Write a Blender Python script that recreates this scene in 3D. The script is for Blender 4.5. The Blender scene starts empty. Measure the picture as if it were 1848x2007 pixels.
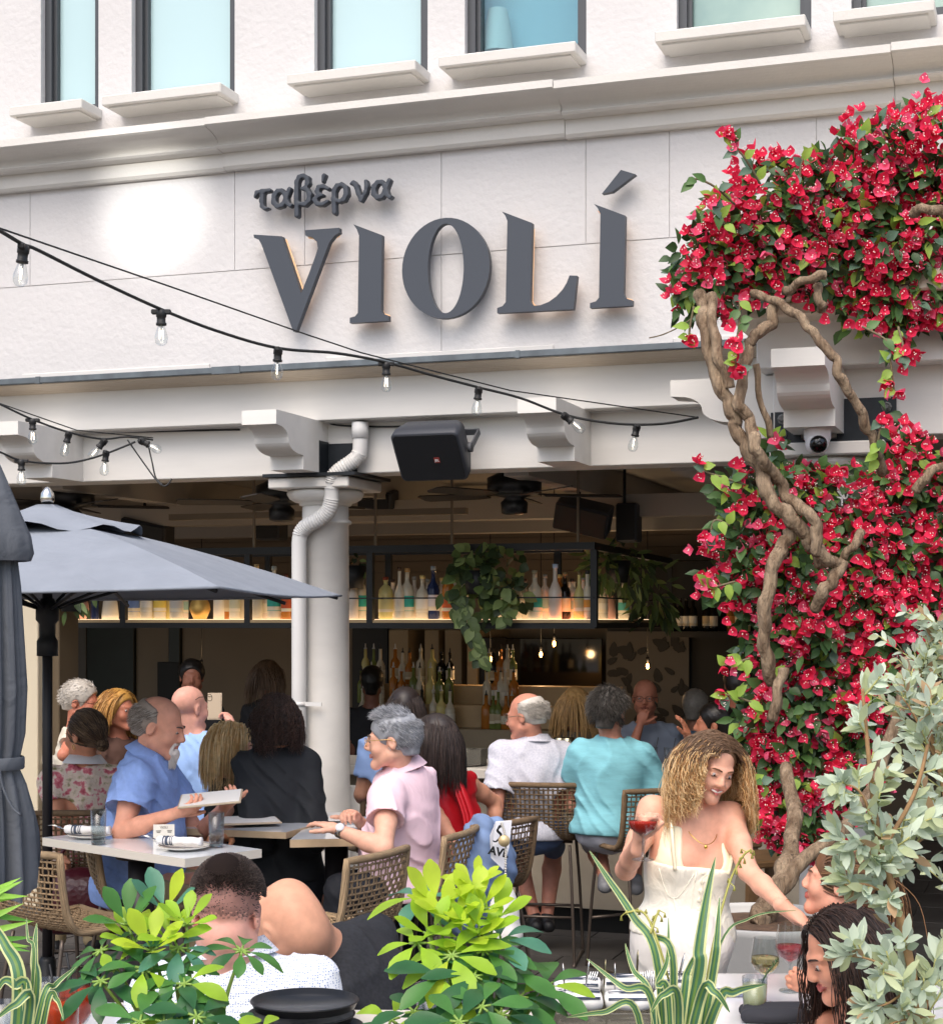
import bpy, math, random
import numpy as np
from mathutils import Vector, Matrix, noise as mnoise
random.seed(7); np.random.seed(7)
SC = bpy.context.scene
COL = SC.collection
PI = math.pi; R = math.radians
# ---------------------------------------------------------------- camera, sky, sun, exposure
FPX, CX, HY, CAMH = 3300.0, 924.0, 1215.0, 2.0
cam_d = bpy.data.cameras.new('camera'); cam = bpy.data.objects.new('camera', cam_d); COL.objects.link(cam)
cam.location = (0, 0, CAMH); cam.rotation_euler = (R(90), 0, 0)
cam_d.sensor_fit = 'HORIZONTAL'; cam_d.sensor_width = 36; cam_d.lens = 36 * FPX / 1848
cam_d.shift_y = (HY - 1003.5) / 1848; cam_d.clip_end = 500
SC.camera = cam
W = bpy.data.worlds.new('World'); SC.world = W; W.use_nodes = True
wn = W.node_tree.nodes; bg = wn['Background']
sky = wn.new('ShaderNodeTexSky'); sky.sky_type = 'NISHITA'; sky.sun_disc = False
SUN_EL, SUN_AZ = R(56), R(200)
sky.sun_elevation = SUN_EL; sky.sun_rotation = SUN_AZ
sky.air_density = 1.0; sky.dust_density = 4.0; sky.ozone_density = 0.6
W.node_tree.links.new(sky.outputs[0], bg.inputs[0]); bg.inputs[1].default_value = 0.15
sd = bpy.data.lights.new('sun', 'SUN'); sun = bpy.data.objects.new('sun', sd); COL.objects.link(sun)
sd.energy = 1.05; sd.angle = R(60); sd.color = (1.0, 0.955, 0.91)
sdir = Vector((math.sin(SUN_AZ) * math.cos(SUN_EL), math.cos(SUN_AZ) * math.cos(SUN_EL), math.sin(SUN_EL)))
sun.rotation_euler = (-sdir).to_track_quat('-Z', 'Y').to_euler(); sun.location = (-4, -6, 14)
SC.view_settings.view_transform = 'Standard'; SC.view_settings.look = 'None'
SC.view_settings.gamma = 1.0; SC.view_settings.exposure = 0.8
cy = SC.cycles
cy.max_bounces = 7; cy.diffuse_bounces = 3; cy.glossy_bounces = 3; cy.transmission_bounces = 6; cy.transparent_max_bounces = 24
cy.caustics_reflective = False; cy.caustics_refractive = False; cy.use_denoising = True
cy.sample_clamp_indirect = 4.0
# ---------------------------------------------------------------- pixel <-> place
TH = R(19.1); CT, ST = math.cos(TH), math.sin(TH)
P0Y = 9.75 / CT
def J(x, y, Y):
    return Vector(((x - CX) / FPX * Y, Y, CAMH + (HY - y) / FPX * Y))
def H(x, y, z):
    Y = (CAMH - z) * FPX / (y - HY)
    return J(x, y, Y)
def F(x, y, v):                                     # photo point on the facade plane v metres behind the beam -> facade frame (u, v, z)
    t = (x - CX) / FPX
    Y = (P0Y * CT + v) / (CT + t * ST)
    X = t * Y
    u = X * CT - (Y - P0Y) * ST
    return Vector((u, v, CAMH + (HY - y) / FPX * Y))
def Fw(u, v, z):
    return Vector((u * CT + v * ST, P0Y - u * ST + v * CT, z))
FM = Matrix.Translation((0, P0Y, 0)) @ Matrix.Rotation(-TH, 4, 'Z')
# ---------------------------------------------------------------- colours and materials
def lin(c): return c / 12.92 if c <= 0.04045 else ((c + 0.055) / 1.055) ** 2.4
def C(h):
    h = h.lstrip('#'); return tuple(lin(int(h[i:i + 2], 16) / 255) for i in (0, 2, 4)) + (1,)
MATS = {}
def M(name, col, rough=0.6, metal=0.0, spec=0.5, var=0.0, vscale=6.0, bump=0.0, bscale=40.0, trans=0.0, ior=1.45,
      emit=0.0, ecol=None, sss=0.0, sheen=0.0, coat=0.0, col2=None, stretch=None, alpha=1.0, bdist=0.01, detail=4, kind='noise', objc=True):
    if name in MATS: return MATS[name]
    m = bpy.data.materials.new(name); m.use_nodes = True; MATS[name] = m
    nt = m.node_tree; b = nt.nodes['Principled BSDF']
    if isinstance(col, str): col = C(col)
    b.inputs['Base Color'].default_value = col
    b.inputs['Roughness'].default_value = rough; b.inputs['Metallic'].default_value = metal
    b.inputs['Specular IOR Level'].default_value = spec; b.inputs['IOR'].default_value = ior
    b.inputs['Transmission Weight'].default_value = trans; b.inputs['Alpha'].default_value = alpha
    b.inputs['Coat Weight'].default_value = coat
    if sheen: b.inputs['Sheen Weight'].default_value = sheen
    if sss:
        b.inputs['Subsurface Weight'].default_value = sss; b.inputs['Subsurface Radius'].default_value = (0.012, 0.005, 0.003); b.inputs['Subsurface Scale'].default_value = 1.0
    if emit:
        b.inputs['Emission Color'].default_value = C(ecol) if isinstance(ecol, str) else (ecol or col); b.inputs['Emission Strength'].default_value = emit
    def coords(sc):
        tc = nt.nodes.new('ShaderNodeTexCoord'); mp = nt.nodes.new('ShaderNodeMapping')
        mp.inputs['Scale'].default_value = stretch or (1, 1, 1)
        nt.links.new(tc.outputs['Object'], mp.inputs[0]); return mp.outputs[0]
    if var or col2:
        n = nt.nodes.new('ShaderNodeTexNoise'); n.inputs['Scale'].default_value = vscale; n.inputs['Detail'].default_value = 5
        nt.links.new(coords(1), n.inputs['Vector'])
        r = nt.nodes.new('ShaderNodeValToRGB')
        c2 = (C(col2) if isinstance(col2, str) else col2) if col2 else tuple(min(1, c * (1 + var)) for c in col[:3]) + (1,)
        c1 = col if col2 else tuple(c * (1 - var) for c in col[:3]) + (1,)
        r.color_ramp.elements[0].color = c1; r.color_ramp.elements[1].color = c2
        r.color_ramp.elements[0].position = 0.35; r.color_ramp.elements[1].position = 0.65
        nt.links.new(n.outputs['Fac'], r.inputs[0]); nt.links.new(r.outputs[0], b.inputs['Base Color'])
    if bump:
        if kind == 'wave':
            n = nt.nodes.new('ShaderNodeTexWave'); n.inputs['Scale'].default_value = bscale; n.inputs['Distortion'].default_value = 1.0
        elif kind == 'voronoi':
            n = nt.nodes.new('ShaderNodeTexVoronoi'); n.inputs['Scale'].default_value = bscale
        else:
            n = nt.nodes.new('ShaderNodeTexNoise'); n.inputs['Scale'].default_value = bscale; n.inputs['Detail'].default_value = detail
        nt.links.new(coords(1), n.inputs['Vector'])
        bp = nt.nodes.new('ShaderNodeBump'); bp.inputs['Strength'].default_value = bump; bp.inputs['Distance'].default_value = bdist
        nt.links.new(n.outputs[0], bp.inputs['Height']); nt.links.new(bp.outputs[0], b.inputs['Normal'])
    return m
def glassy(name, col, rough=0.02, tint=0.25):
    """thin glass: mostly clear with a fresnel glint (stands for the thin walls of drinking glasses and bulbs)"""
    if name in MATS: return MATS[name]
    m = bpy.data.materials.new(name); m.use_nodes = True; MATS[name] = m
    nt = m.node_tree; out = nt.nodes['Material Output']; nt.nodes.remove(nt.nodes['Principled BSDF'])
    tr = nt.nodes.new('ShaderNodeBsdfTransparent'); tr.inputs[0].default_value = C(col) if isinstance(col, str) else col
    gl = nt.nodes.new('ShaderNodeBsdfGlossy'); gl.inputs['Roughness'].default_value = rough; gl.inputs[0].default_value = (0.95, 0.97, 1, 1)
    lw = nt.nodes.new('ShaderNodeLayerWeight'); lw.inputs[0].default_value = 0.5
    pw = nt.nodes.new('ShaderNodeMath'); pw.operation = 'POWER'; pw.inputs[1].default_value = 2.5
    ma = nt.nodes.new('ShaderNodeMath'); ma.operation = 'MULTIPLY_ADD'; ma.inputs[1].default_value = tint * 1.8; ma.inputs[2].default_value = 0.05
    mx = nt.nodes.new('ShaderNodeMixShader')
    nt.links.new(lw.outputs['Facing'], pw.inputs[0]); nt.links.new(pw.outputs[0], ma.inputs[0]); nt.links.new(ma.outputs[0], mx.inputs[0]); nt.links.new(tr.outputs[0], mx.inputs[1]); nt.links.new(gl.outputs[0], mx.inputs[2])
    nt.links.new(mx.outputs[0], out.inputs[0]); return m
# ---------------------------------------------------------------- objects
ORG = {}
def new_empty(name, loc=(0, 0, 0), rz=0.0):
    o = bpy.data.objects.new(name, None); COL.objects.link(o); o.location = loc; o.rotation_euler = (0, 0, rz); o.empty_display_size = 0.1
    ORG[o.name] = Vector(loc); return o
def tag(o, label=None, cat=None, group=None, kind=None):
    if label: o['label'] = label
    if cat: o['category'] = cat
    if group: o['group'] = group
    if kind: o['kind'] = kind
    return o
def thing(name, label, cat, loc=(0, 0, 0), rz=0.0, group=None):
    return tag(new_empty(name, loc, rz), label, cat, group)
def children_of(o): return [c for c in bpy.data.objects if c.parent == o]
KIDS = {}
def copy_tree(o, parent=None):
    c = o.copy(); COL.objects.link(c)
    if parent: c.parent = parent; KIDS.setdefault(parent.name, []).append(c)
    for ch in list(KIDS.get(o.name, [])): copy_tree(ch, c)
    return c
def orth(d):
    d = Vector(d).normalized(); a = Vector((0, 0, 1)) if abs(d.z) < 0.9 else Vector((1, 0, 0))
    x = d.cross(a).normalized(); return x, d.cross(x).normalized()
class MB:
    def __init__(s): s.v = []; s.f = []; s.m = []; s.sm = []
    def add(s, vs, fs, mi=0, smooth=False):
        o = len(s.v); s.v += [tuple(v) for v in vs]
        for f in fs: s.f.append([i + o for i in f]); s.m.append(mi); s.sm.append(smooth)
    def quad(s, a, b, c, d, mi=0): s.add([a, b, c, d], [(0, 1, 2, 3)], mi)
    def box(s, lo, hi, mi=0, T=None, bev=0.0):
        lo = Vector(lo); hi = Vector(hi)
        if bev:
            b = bev; vs = []; fs = []
            # chamfered box: 24 verts
            idx = {}
            for sx in (0, 1):
                for sy in (0, 1):
                    for sz in (0, 1):
                        for ax in range(3):
                            p = [hi.x if sx else lo.x, hi.y if sy else lo.y, hi.z if sz else lo.z]; sg = (sx, sy, sz)
                            for k in range(3):
                                if k != ax: p[k] += -b if sg[k] else b
                            idx[(sx, sy, sz, ax)] = len(vs); vs.append(Vector(p))
            I = lambda *k: idx[k]
            for ax in range(3):
                o1, o2 = (ax + 1) % 3, (ax + 2) % 3
                for sgn in (0, 1):
                    q = []
                    for (p1, p2) in ((0, 0), (1, 0), (1, 1), (0, 1)):
                        k = [0, 0, 0]; k[ax] = sgn; k[o1] = p1; k[o2] = p2; q.append(I(*k, ax))
                    fs.append(q if sgn else q[::-1])
                for p1 in (0, 1):
                    for p2 in (0, 1):
                        k0 = [0, 0, 0]; k0[o1] = p1; k0[o2] = p2; k1 = list(k0); k1[ax] = 1
                        q = [I(*k0, o1), I(*k1, o1), I(*k1, o2), I(*k0, o2)]
                        fs.append(q if (p1 ^ p2) else q[::-1])
            for sx in (0, 1):
                for sy in (0, 1):
                    for sz in (0, 1):
                        q = [I(sx, sy, sz, 0), I(sx, sy, sz, 1), I(sx, sy, sz, 2)]
                        fs.append(q if (sx + sy + sz) % 2 else q[::-1])
        else:
            vs = [Vector((x, y, z)) for x in (lo.x, hi.x) for y in (lo.y, hi.y) for z in (lo.z, hi.z)]
            fs = [(0, 1, 3, 2), (4, 6, 7, 5), (0, 4, 5, 1), (2, 3, 7, 6), (0, 2, 6, 4), (1, 5, 7, 3)]
        if T is not None: vs = [T @ v for v in vs]
        s.add(vs, fs, mi)
    def tube(s, pts, r, seg=8, mi=0, cap=True, squash=None, smooth=True):
        pts = [Vector(p) for p in pts]; n = len(pts); rs = r if isinstance(r, (list, tuple)) else [r] * n
        vs = []; fs = []; prev = None
        for i, p in enumerate(pts):
            d = (pts[min(i + 1, n - 1)] - pts[max(i - 1, 0)])
            if d.length < 1e-9: d = Vector((0, 0, 1))
            d.normalize()
            if prev is None: x, y = orth(d)
            else:
                x = prev - d * prev.dot(d)
                if x.length < 1e-6: x, y = orth(d)
                x.normalize(); y = d.cross(x)
            prev = x
            for k in range(seg):
                a = 2 * PI * k / seg; vs.append(p + (x * math.cos(a) + y * math.sin(a) * (squash or 1)) * rs[i])
        for i in range(n - 1):
            for k in range(seg):
                a = i * seg + k; b = i * seg + (k + 1) % seg
                fs.append((a, b, b + seg, a + seg))
        if cap: fs.append(tuple(range(seg))[::-1]); fs.append(tuple(range((n - 1) * seg, n * seg)))
        s.add(vs, fs, mi, smooth)
    def lathe(s, prof, c=(0, 0, 0), seg=16, mi=0, T=None, smooth=True, capb=True, capt=True):
        vs = []; fs = []; c = Vector(c); n = len(prof)
        for (r, z) in prof:
            for k in range(seg):
                a = 2 * PI * k / seg; v = Vector((math.cos(a) * r, math.sin(a) * r, z)) + c; vs.append(T @ v if T is not None else v)
        for i in range(n - 1):
            for k in range(seg):
                a = i * seg + k; b = i * seg + (k + 1) % seg; fs.append((a, b, b + seg, a + seg))
        if capb and prof[0][0] > 1e-5: fs.append(tuple(range(seg))[::-1])
        if capt and prof[-1][0] > 1e-5: fs.append(tuple(range((n - 1) * seg, n * seg)))
        s.add(vs, fs, mi, smooth)
    def prism(s, front, back, mi=0, cap=True, mi_side=None):
        n = len(front); fs = [tuple((i, (i + 1) % n, n + (i + 1) % n, n + i)) for i in range(n)]
        o = len(s.v); s.add(list(front) + list(back), fs, mi if mi_side is None else mi_side)
        if cap:
            s.f.append([o + i for i in range(n)][::-1]); s.m.append(mi); s.sm.append(False)
            s.f.append([o + n + i for i in range(n)]); s.m.append(mi); s.sm.append(False)
    def sphere(s, c, r, seg=10, rings=7, mi=0, T=None):
        r = r if isinstance(r, (tuple, list)) else (r, r, r)
        c = Vector(c); vs = []; fs = []
        for i in range(rings + 1):
            ph = PI * i / rings
            for k in range(seg):
                a = 2 * PI * k / seg; v = Vector((math.sin(ph) * math.cos(a) * r[0], math.sin(ph) * math.sin(a) * r[1], math.cos(ph) * r[2])) 
                vs.append((T @ v if T is not None else v) + c)
        for i in range(rings):
            for k in range(seg):
                a = i * seg + k; b = i * seg + (k + 1) % seg; fs.append((a, a + seg, b + seg, b))
        s.add(vs, fs, mi, True)
    def build(s, name, mats, parent=None, world=True, fixn=True):
        """world=True: verts are world coordinates; they are stored relative to the parent's origin"""
        me = bpy.data.meshes.new(name)
        off = Vector((0, 0, 0))
        o = bpy.data.objects.new(name, me); COL.objects.link(o)
        if parent is not None:
            o.parent = parent; KIDS.setdefault(parent.name, []).append(o)
            if world: off = ORG.get(parent.name, off)
            ORG[o.name] = off
        else: ORG[o.name] = off
        va = np.array(s.v, dtype=np.float64) - np.array(off)
        me.from_pydata(va.tolist(), [], s.f)
        for m in (mats if isinstance(mats, (list, tuple)) else [mats]): me.materials.append(m)
        me.polygons.foreach_set('material_index', s.m); me.polygons.foreach_set('use_smooth', s.sm)
        me.validate(); me.update()
        return o
    def merge(s, o, T=None, mi=None):
        vs = [T @ Vector(v) for v in o.v] if T is not None else o.v
        b = len(s.v); s.v += [tuple(v) for v in vs]
        for f, m, sm in zip(o.f, o.m, o.sm): s.f.append([i + b for i in f]); s.m.append(m if mi is None else mi); s.sm.append(sm)
def catmull(pts, n=6):
    pts = [Vector(p) for p in pts]; out = []
    for i in range(len(pts) - 1):
        p0 = pts[max(i - 1, 0)]; p1 = pts[i]; p2 = pts[i + 1]; p3 = pts[min(i + 2, len(pts) - 1)]
        for k in range(n):
            t = k / n; out.append(0.5 * ((2 * p1) + (p2 - p0) * t + (2 * p0 - 5 * p1 + 4 * p2 - p3) * t * t + (3 * p1 - p0 - 3 * p2 + p3) * t ** 3))
    out.append(pts[-1]); return out
def text_mesh(txt, size, ext=0.0, shear=0.0, bold=0.0):
    cu = bpy.data.curves.new('t', 'FONT'); cu.body = txt; cu.size = size; cu.extrude = ext; cu.align_x = 'CENTER'; cu.align_y = 'CENTER'; cu.shear = shear; cu.offset = bold; cu.resolution_u = 3
    o = bpy.data.objects.new('t', cu); COL.objects.link(o)
    dg = bpy.context.evaluated_depsgraph_get(); dg.update(); me = bpy.data.meshes.new_from_object(o.evaluated_get(dg))
    mb = MB(); mb.add([v.co.copy() for v in me.vertices], [list(p.vertices) for p in me.polygons])
    bpy.data.objects.remove(o); bpy.data.curves.remove(cu); bpy.data.meshes.remove(me); return mb
# ---------------------------------------------------------------- distance fields -> one continuous skin (surface nets)
class SDF:
    def __init__(s, lo, hi, h):
        s.lo = np.array(lo, float); s.h = h; n = np.ceil((np.array(hi) - s.lo) / h).astype(int) + 1
        s.n = n; s.f = np.full(n, 0.5, np.float32)
        s.ax = [np.float32(s.lo[i] + h * np.arange(n[i])) for i in range(3)]
    def win(s, lo, hi):
        a = np.clip(np.floor((np.array(lo) - s.lo) / s.h).astype(int), 0, s.n); b = np.clip(np.ceil((np.array(hi) - s.lo) / s.h).astype(int) + 1, 0, s.n)
        if np.any(b - a < 1): return None
        sl = tuple(slice(a[i], b[i]) for i in range(3))
        return sl, s.ax[0][sl[0]][:, None, None], s.ax[1][sl[1]][None, :, None], s.ax[2][sl[2]][None, None, :]
    def comb(s, sl, d, k, op):
        c = s.f[sl]
        if op == 'u':
            h = np.maximum(k - np.abs(c - d), 0) / max(k, 1e-6); s.f[sl] = np.minimum(c, d) - h * h * k * 0.25
        elif op == 's':
            d = -d; h = np.maximum(k - np.abs(c - d), 0) / max(k, 1e-6); s.f[sl] = np.maximum(c, d) + h * h * k * 0.25
    def cone(s, a, b, r1, r2=None, k=0.02, op='u'):
        r2 = r1 if r2 is None else r2; a = np.array(a, float); b = np.array(b, float); m = max(r1, r2) + k + 3 * s.h
        w = s.win(np.minimum(a, b) - m, np.maximum(a, b) + m)
        if w is None: return
        sl, x, y, z = w; ba = b - a; L = max(ba @ ba, 1e-9)
        t = np.clip(((x - a[0]) * ba[0] + (y - a[1]) * ba[1] + (z - a[2]) * ba[2]) / L, 0, 1)
        d = np.sqrt((x - a[0] - t * ba[0]) ** 2 + (y - a[1] - t * ba[1]) ** 2 + (z - a[2] - t * ba[2]) ** 2) - (r1 + (r2 - r1) * t)
        s.comb(sl, d, k, op)
    def chain(s, pts, rs, k=0.02):
        for i in range(len(pts) - 1): s.cone(pts[i], pts[i + 1], rs[i], rs[i + 1], k)
    def ell(s, c, r, Rm=None, k=0.02, op='u'):
        c = np.array(c, float); r = np.array(r, float); m = r.max() + k + 3 * s.h
        w = s.win(c - m, c + m)
        if w is None: return
        sl, x, y, z = w; x = x - c[0]; y = y - c[1]; z = z - c[2]
        if Rm is not None:
            Q = np.array(Rm.to_3x3()) if hasattr(Rm, 'to_3x3') else np.array(Rm)
            x, y, z = (Q[0, 0] * x + Q[1, 0] * y + Q[2, 0] * z, Q[0, 1] * x + Q[1, 1] * y + Q[2, 1] * z, Q[0, 2] * x + Q[1, 2] * y + Q[2, 2] * z)
        k0 = np.sqrt((x / r[0]) ** 2 + (y / r[1]) ** 2 + (z / r[2]) ** 2); k1 = np.sqrt((x / r[0] ** 2) ** 2 + (y / r[1] ** 2) ** 2 + (z / r[2] ** 2) ** 2)
        s.comb(sl, k0 * (k0 - 1) / np.maximum(k1, 1e-5), k, op)
    def plane(s, p, n, k=0.01):
        """remove everything on the n side of p"""
        n = np.array(n, float); n /= np.linalg.norm(n)
        d = -((s.ax[0][:, None, None] - p[0]) * n[0] + (s.ax[1][None, :, None] - p[1]) * n[1] + (s.ax[2][None, None, :] - p[2]) * n[2])
        s.comb((slice(None),) * 3, d, k, 's')
    def disp(s, fn):
        m = np.abs(s.f) < 0.05; i = np.argwhere(m); p = s.lo + i * s.h
        s.f[m] += fn(p).astype(np.float32)
    def mesh(s):
        f = s.f; f[0] = f[-1] = 0.5; f[:, 0] = f[:, -1] = 0.5; f[:, :, 0] = f[:, :, -1] = 0.5
        sg = f < 0; c = sg.astype(np.int8)
        sm = sum(c[i:c.shape[0] - 1 + i, j:c.shape[1] - 1 + j, k:c.shape[2] - 1 + k] for i in (0, 1) for j in (0, 1) for k in (0, 1))
        cells = np.argwhere((sm > 0) & (sm < 8))
        if not len(cells): return np.zeros((0, 3)), []
        acc = np.zeros((len(cells), 3)); cnt = np.zeros(len(cells))
        cor = [(i, j, k) for i in (0, 1) for j in (0, 1) for k in (0, 1)]
        val = {q: f[cells[:, 0] + q[0], cells[:, 1] + q[1], cells[:, 2] + q[2]].astype(float) for q in cor}
        for q in cor:
            for ax in range(3):
                if q[ax]: continue
                q2 = list(q); q2[ax] = 1; q2 = tuple(q2); a = val[q]; b = val[q2]; mk = (a < 0) != (b < 0)
                t = np.where(mk, a / np.where(np.abs(a - b) < 1e-9, 1, a - b), 0)
                p = np.tile(np.array(q, float), (len(cells), 1)); p[:, ax] += t
                acc += np.where(mk[:, None], p, 0); cnt += mk
        V = s.lo + (cells + acc / np.maximum(cnt, 1)[:, None]) * s.h
        idx = np.full(sm.shape, -1, np.int64); idx[tuple(cells.T)] = np.arange(len(cells))
        F_ = []
        for ax in range(3):
            a = [slice(None)] * 3; b = [slice(None)] * 3; a[ax] = slice(0, -1); b[ax] = slice(1, None)
            d = c[tuple(b)] - c[tuple(a)]; e = np.argwhere(d != 0); e = e[np.all(e > 0, axis=1)]
            o1, o2 = (ax + 1) % 3, (ax + 2) % 3
            ok = (e[:, o1] < sm.shape[o1]) & (e[:, o2] < sm.shape[o2]) & (e[:, ax] < sm.shape[ax]); e = e[ok]
            q = []
            for (s1, s2) in ((1, 1), (0, 1), (0, 0), (1, 0)):
                ii = e.copy(); ii[:, o1] -= s1; ii[:, o2] -= s2; q.append(idx[tuple(ii.T)])
            q = np.stack(q, 1); fl = d[tuple(e.T)] > 0
            q[fl] = q[fl][:, ::-1]; q = q[np.all(q >= 0, axis=1)]; F_.append(q)
        return V, np.concatenate(F_)
    def to(s, mb, mi=0, mfn=None, sm=0):
        V, Fq = s.mesh(); o = len(mb.v)
        if not len(V): return
        for _ in range(sm):
            A = np.zeros_like(V); n = np.zeros(len(V))
            for i in range(4): np.add.at(A, Fq[:, i], V[Fq[:, (i + 1) % 4]] + V[Fq[:, (i + 3) % 4]]); np.add.at(n, Fq[:, i], 2)
            V = V * .4 + .6 * A / np.maximum(n, 1)[:, None]
        mb.v += [tuple(v) for v in V]; mb.f += [[int(i) + o for i in q] for q in Fq]
        if mfn is not None:
            cen = V[Fq].mean(axis=1); mb.m += [int(i) for i in mfn(cen)]
        else: mb.m += [mi] * len(Fq)
        mb.sm += [True] * len(Fq)
# ================================================================ materials of the place
m_stucco = M('stucco', '#cecccb', 0.85, spec=0.2, bump=0.24, bscale=26, bdist=0.025, detail=6, var=0.045, vscale=0.9)
m_plain = M('painted_plaster', '#cfcdca', 0.7, spec=0.3, bump=0.12, bscale=30, var=0.02, vscale=1.5)
m_cast = M('cast_stone', '#d2cfc9', 0.8, spec=0.25, bump=0.2, bscale=45, var=0.03, vscale=2.5)
m_beam = M('painted_timber', '#dad7d1', 0.5, spec=0.4, bump=0.08, bscale=14, stretch=(0.5, 3, 3), var=0.045, vscale=2.2)
m_crown = M('crown_moulding_paint', '#c9bca9', 0.55, bump=0.05, bscale=20, var=0.04, vscale=2)
m_gutter = M('lead_flashing', '#5e666b', 0.55, metal=0.2, var=0.18, vscale=9)
m_wframe = M('window_aluminium', '#4b4d50', 0.4, metal=0.3)
m_blind = M('window_blind', '#b2cdd0', 0.25, spec=0.6, coat=0.3)
m_bluepane = M('blue_glass', '#5b93aa', 0.1, spec=0.7, coat=0.5, col2='#7fb2c2', vscale=0.9)
m_greypane = M('grey_green_glass', '#7f9c96', 0.08, spec=0.7, coat=0.5, col2='#a6bdb0', vscale=1.3)  # mottled grey-green tones paint a reflection into the pane colour
m_black = M('black_steel', '#1c1e20', 0.5, metal=0.3)
m_plate = M('steel_plate', '#22272c', 0.45, metal=0.3, var=0.2, vscale=12)
m_bolt = M('worn_bolt', '#6b6b69', 0.5, metal=0.6, var=0.4, vscale=60)
m_letter = M('sign_paint', '#42474f', 0.45, spec=0.4)
m_halo = M('sign_halo_led', '#ffd0a0', emit=.1, ecol='#ffd2a8')
m_pvc = M('painted_pipe', '#d6d5d2', 0.45, spec=0.4)
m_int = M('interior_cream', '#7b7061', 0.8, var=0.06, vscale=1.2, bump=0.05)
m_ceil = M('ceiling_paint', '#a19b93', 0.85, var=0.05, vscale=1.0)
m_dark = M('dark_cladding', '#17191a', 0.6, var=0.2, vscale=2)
m_floor = M('slate_paving', '#4a4744', 0.65, var=0.3, vscale=2.5, bump=0.25, bscale=6)
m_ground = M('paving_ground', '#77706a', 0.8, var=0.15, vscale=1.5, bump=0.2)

# ================================================================ ground
g = MB(); g.box((-60, -40, -0.2), (60, 80, -0.012)); tag(g.build('ground', m_ground), kind='structure')
g = MB()
for i in range(-9, 10):
    for j in range(3, 17):
        ox = 0.3 if j % 2 else 0
        a = Vector((i * 0.62 + ox, j * 0.62 + 2.3)); 
        c = [Vector((a.x + px, a.y + py)) for px, py in ((0.004, 0.004), (0.612, 0.004), (0.612, 0.612), (0.004, 0.612))]
        rot = lambda p: Vector((p.x * CT + p.y * ST, P0Y - p.x * ST + p.y * CT, 0))
        lo = [rot(Vector((p.x, p.y - 8))) for p in c]
        g.prism([Vector((p.x, p.y, -0.01)) for p in lo], [Vector((p.x, p.y, random.uniform(-0.001, 0.001))) for p in lo])
tag(g.build('patio_paving', m_floor), kind='structure')

# ================================================================ the restaurant building (facade frame: u right, v inward, z up)
bld = thing('restaurant_building', 'cream stucco restaurant building with open bar front and tall windows above', 'building', (0, P0Y, 0), -TH)
def part(mb, name, mats, parent=None): return mb.build(name, mats, parent or bld, world=False)
UL, UR = -9.0, 7.0
z_ubb = 0.5 * (F(1157, 800, -.15).z + F(472, 832, -.15).z)      # underside of upper beam
z_lbb = 0.5 * (F(1306, 908, 0).z + F(331, 940, 0).z)            # underside of lower beam
z_gt = F(980, 689, -.36).z; z_gb = F(980, 702, -.36).z; z_ubt = F(980, 727, -.15).z
z_groove = F(882, 498, -.05).z
zc = {y: F(917, y, v).z for y, v in ((174, -.37), (189, -.37), (234, -.2), (242, -.2), (280, -.12), (286, -.12))}
z_cb, z_ct = zc[286], zc[174]
def ux(x, y, v): return F(x, y, v).x
uj = ux(1505, 800, -1.2)                                          # left end of the projecting porch
# sign wall, panels with real joints
b = MB(); b.box((UL, -.042, z_gb - .3), (UR, .25, z_cb + .06)); part(b, 'wall_core', m_plain)
b = MB()
up = [UL] + [ux(x, 420, -.05) for x in (-190, 59, 460, 597, 865, 1148, 1312, 1600, 1850)] + [UR]
for i in range(len(up) - 1): b.box((up[i] + .002, -.05, z_groove + .003), (up[i + 1] - .002, -.041, z_cb + .05))
lo = [UL, ux(865, 620, -.05), UR]
for i in range(len(lo) - 1): b.box((lo[i] + .002, -.05, z_gb - .2), (lo[i + 1] - .002, -.041, z_groove - .003))
part(b, 'sign_wall', m_stucco)
for x0, x1 in ((45, 412), (640, 1085), (1320, 1480)):
    zz = z_gt + .075
    b = MB(); b.box((ux(x0, 720, -.05), -.062, zz - .2), (ux(x1, 700, -.05), -.049, zz), bev=.004); part(b, 'wall_panel', m_plain)
# cornice
prof = [(-.05, z_ct + .004), (-.37, z_ct), (-.372, zc[189]), (-.355, zc[189] - .01)]
for k in range(1, 9):
    a = k / 8; prof.append((-.35 + .16 * (math.sin(a * PI / 2)) ** 0.8, zc[189] - .012 - (zc[189] - .012 - zc[234]) * (1 - math.cos(a * PI / 2)) ** 0.75))
prof += [(-.205, zc[234] - .004), (-.21, zc[242] + .012), (-.195, zc[242]), (-.12, zc[242] - .008), (-.118, zc[280]), (-.1, zc[286]), (-.05, zc[286])]
b = MB()
cuts = [UL, ux(412, 270, -.3), ux(1090, 200, -.3), ux(1748, 120, -.3), UR]
for i in range(len(cuts) - 1):
    dz = (0, .004, -.003, .003)[i]
    b.prism([Vector((cuts[i] + .0015, p[0] - dz, p[1] + dz)) for p in prof], [Vector((cuts[i + 1] - .0015, p[0] - dz, p[1] + dz)) for p in prof])
part(b, 'cornice', m_cast)
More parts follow.
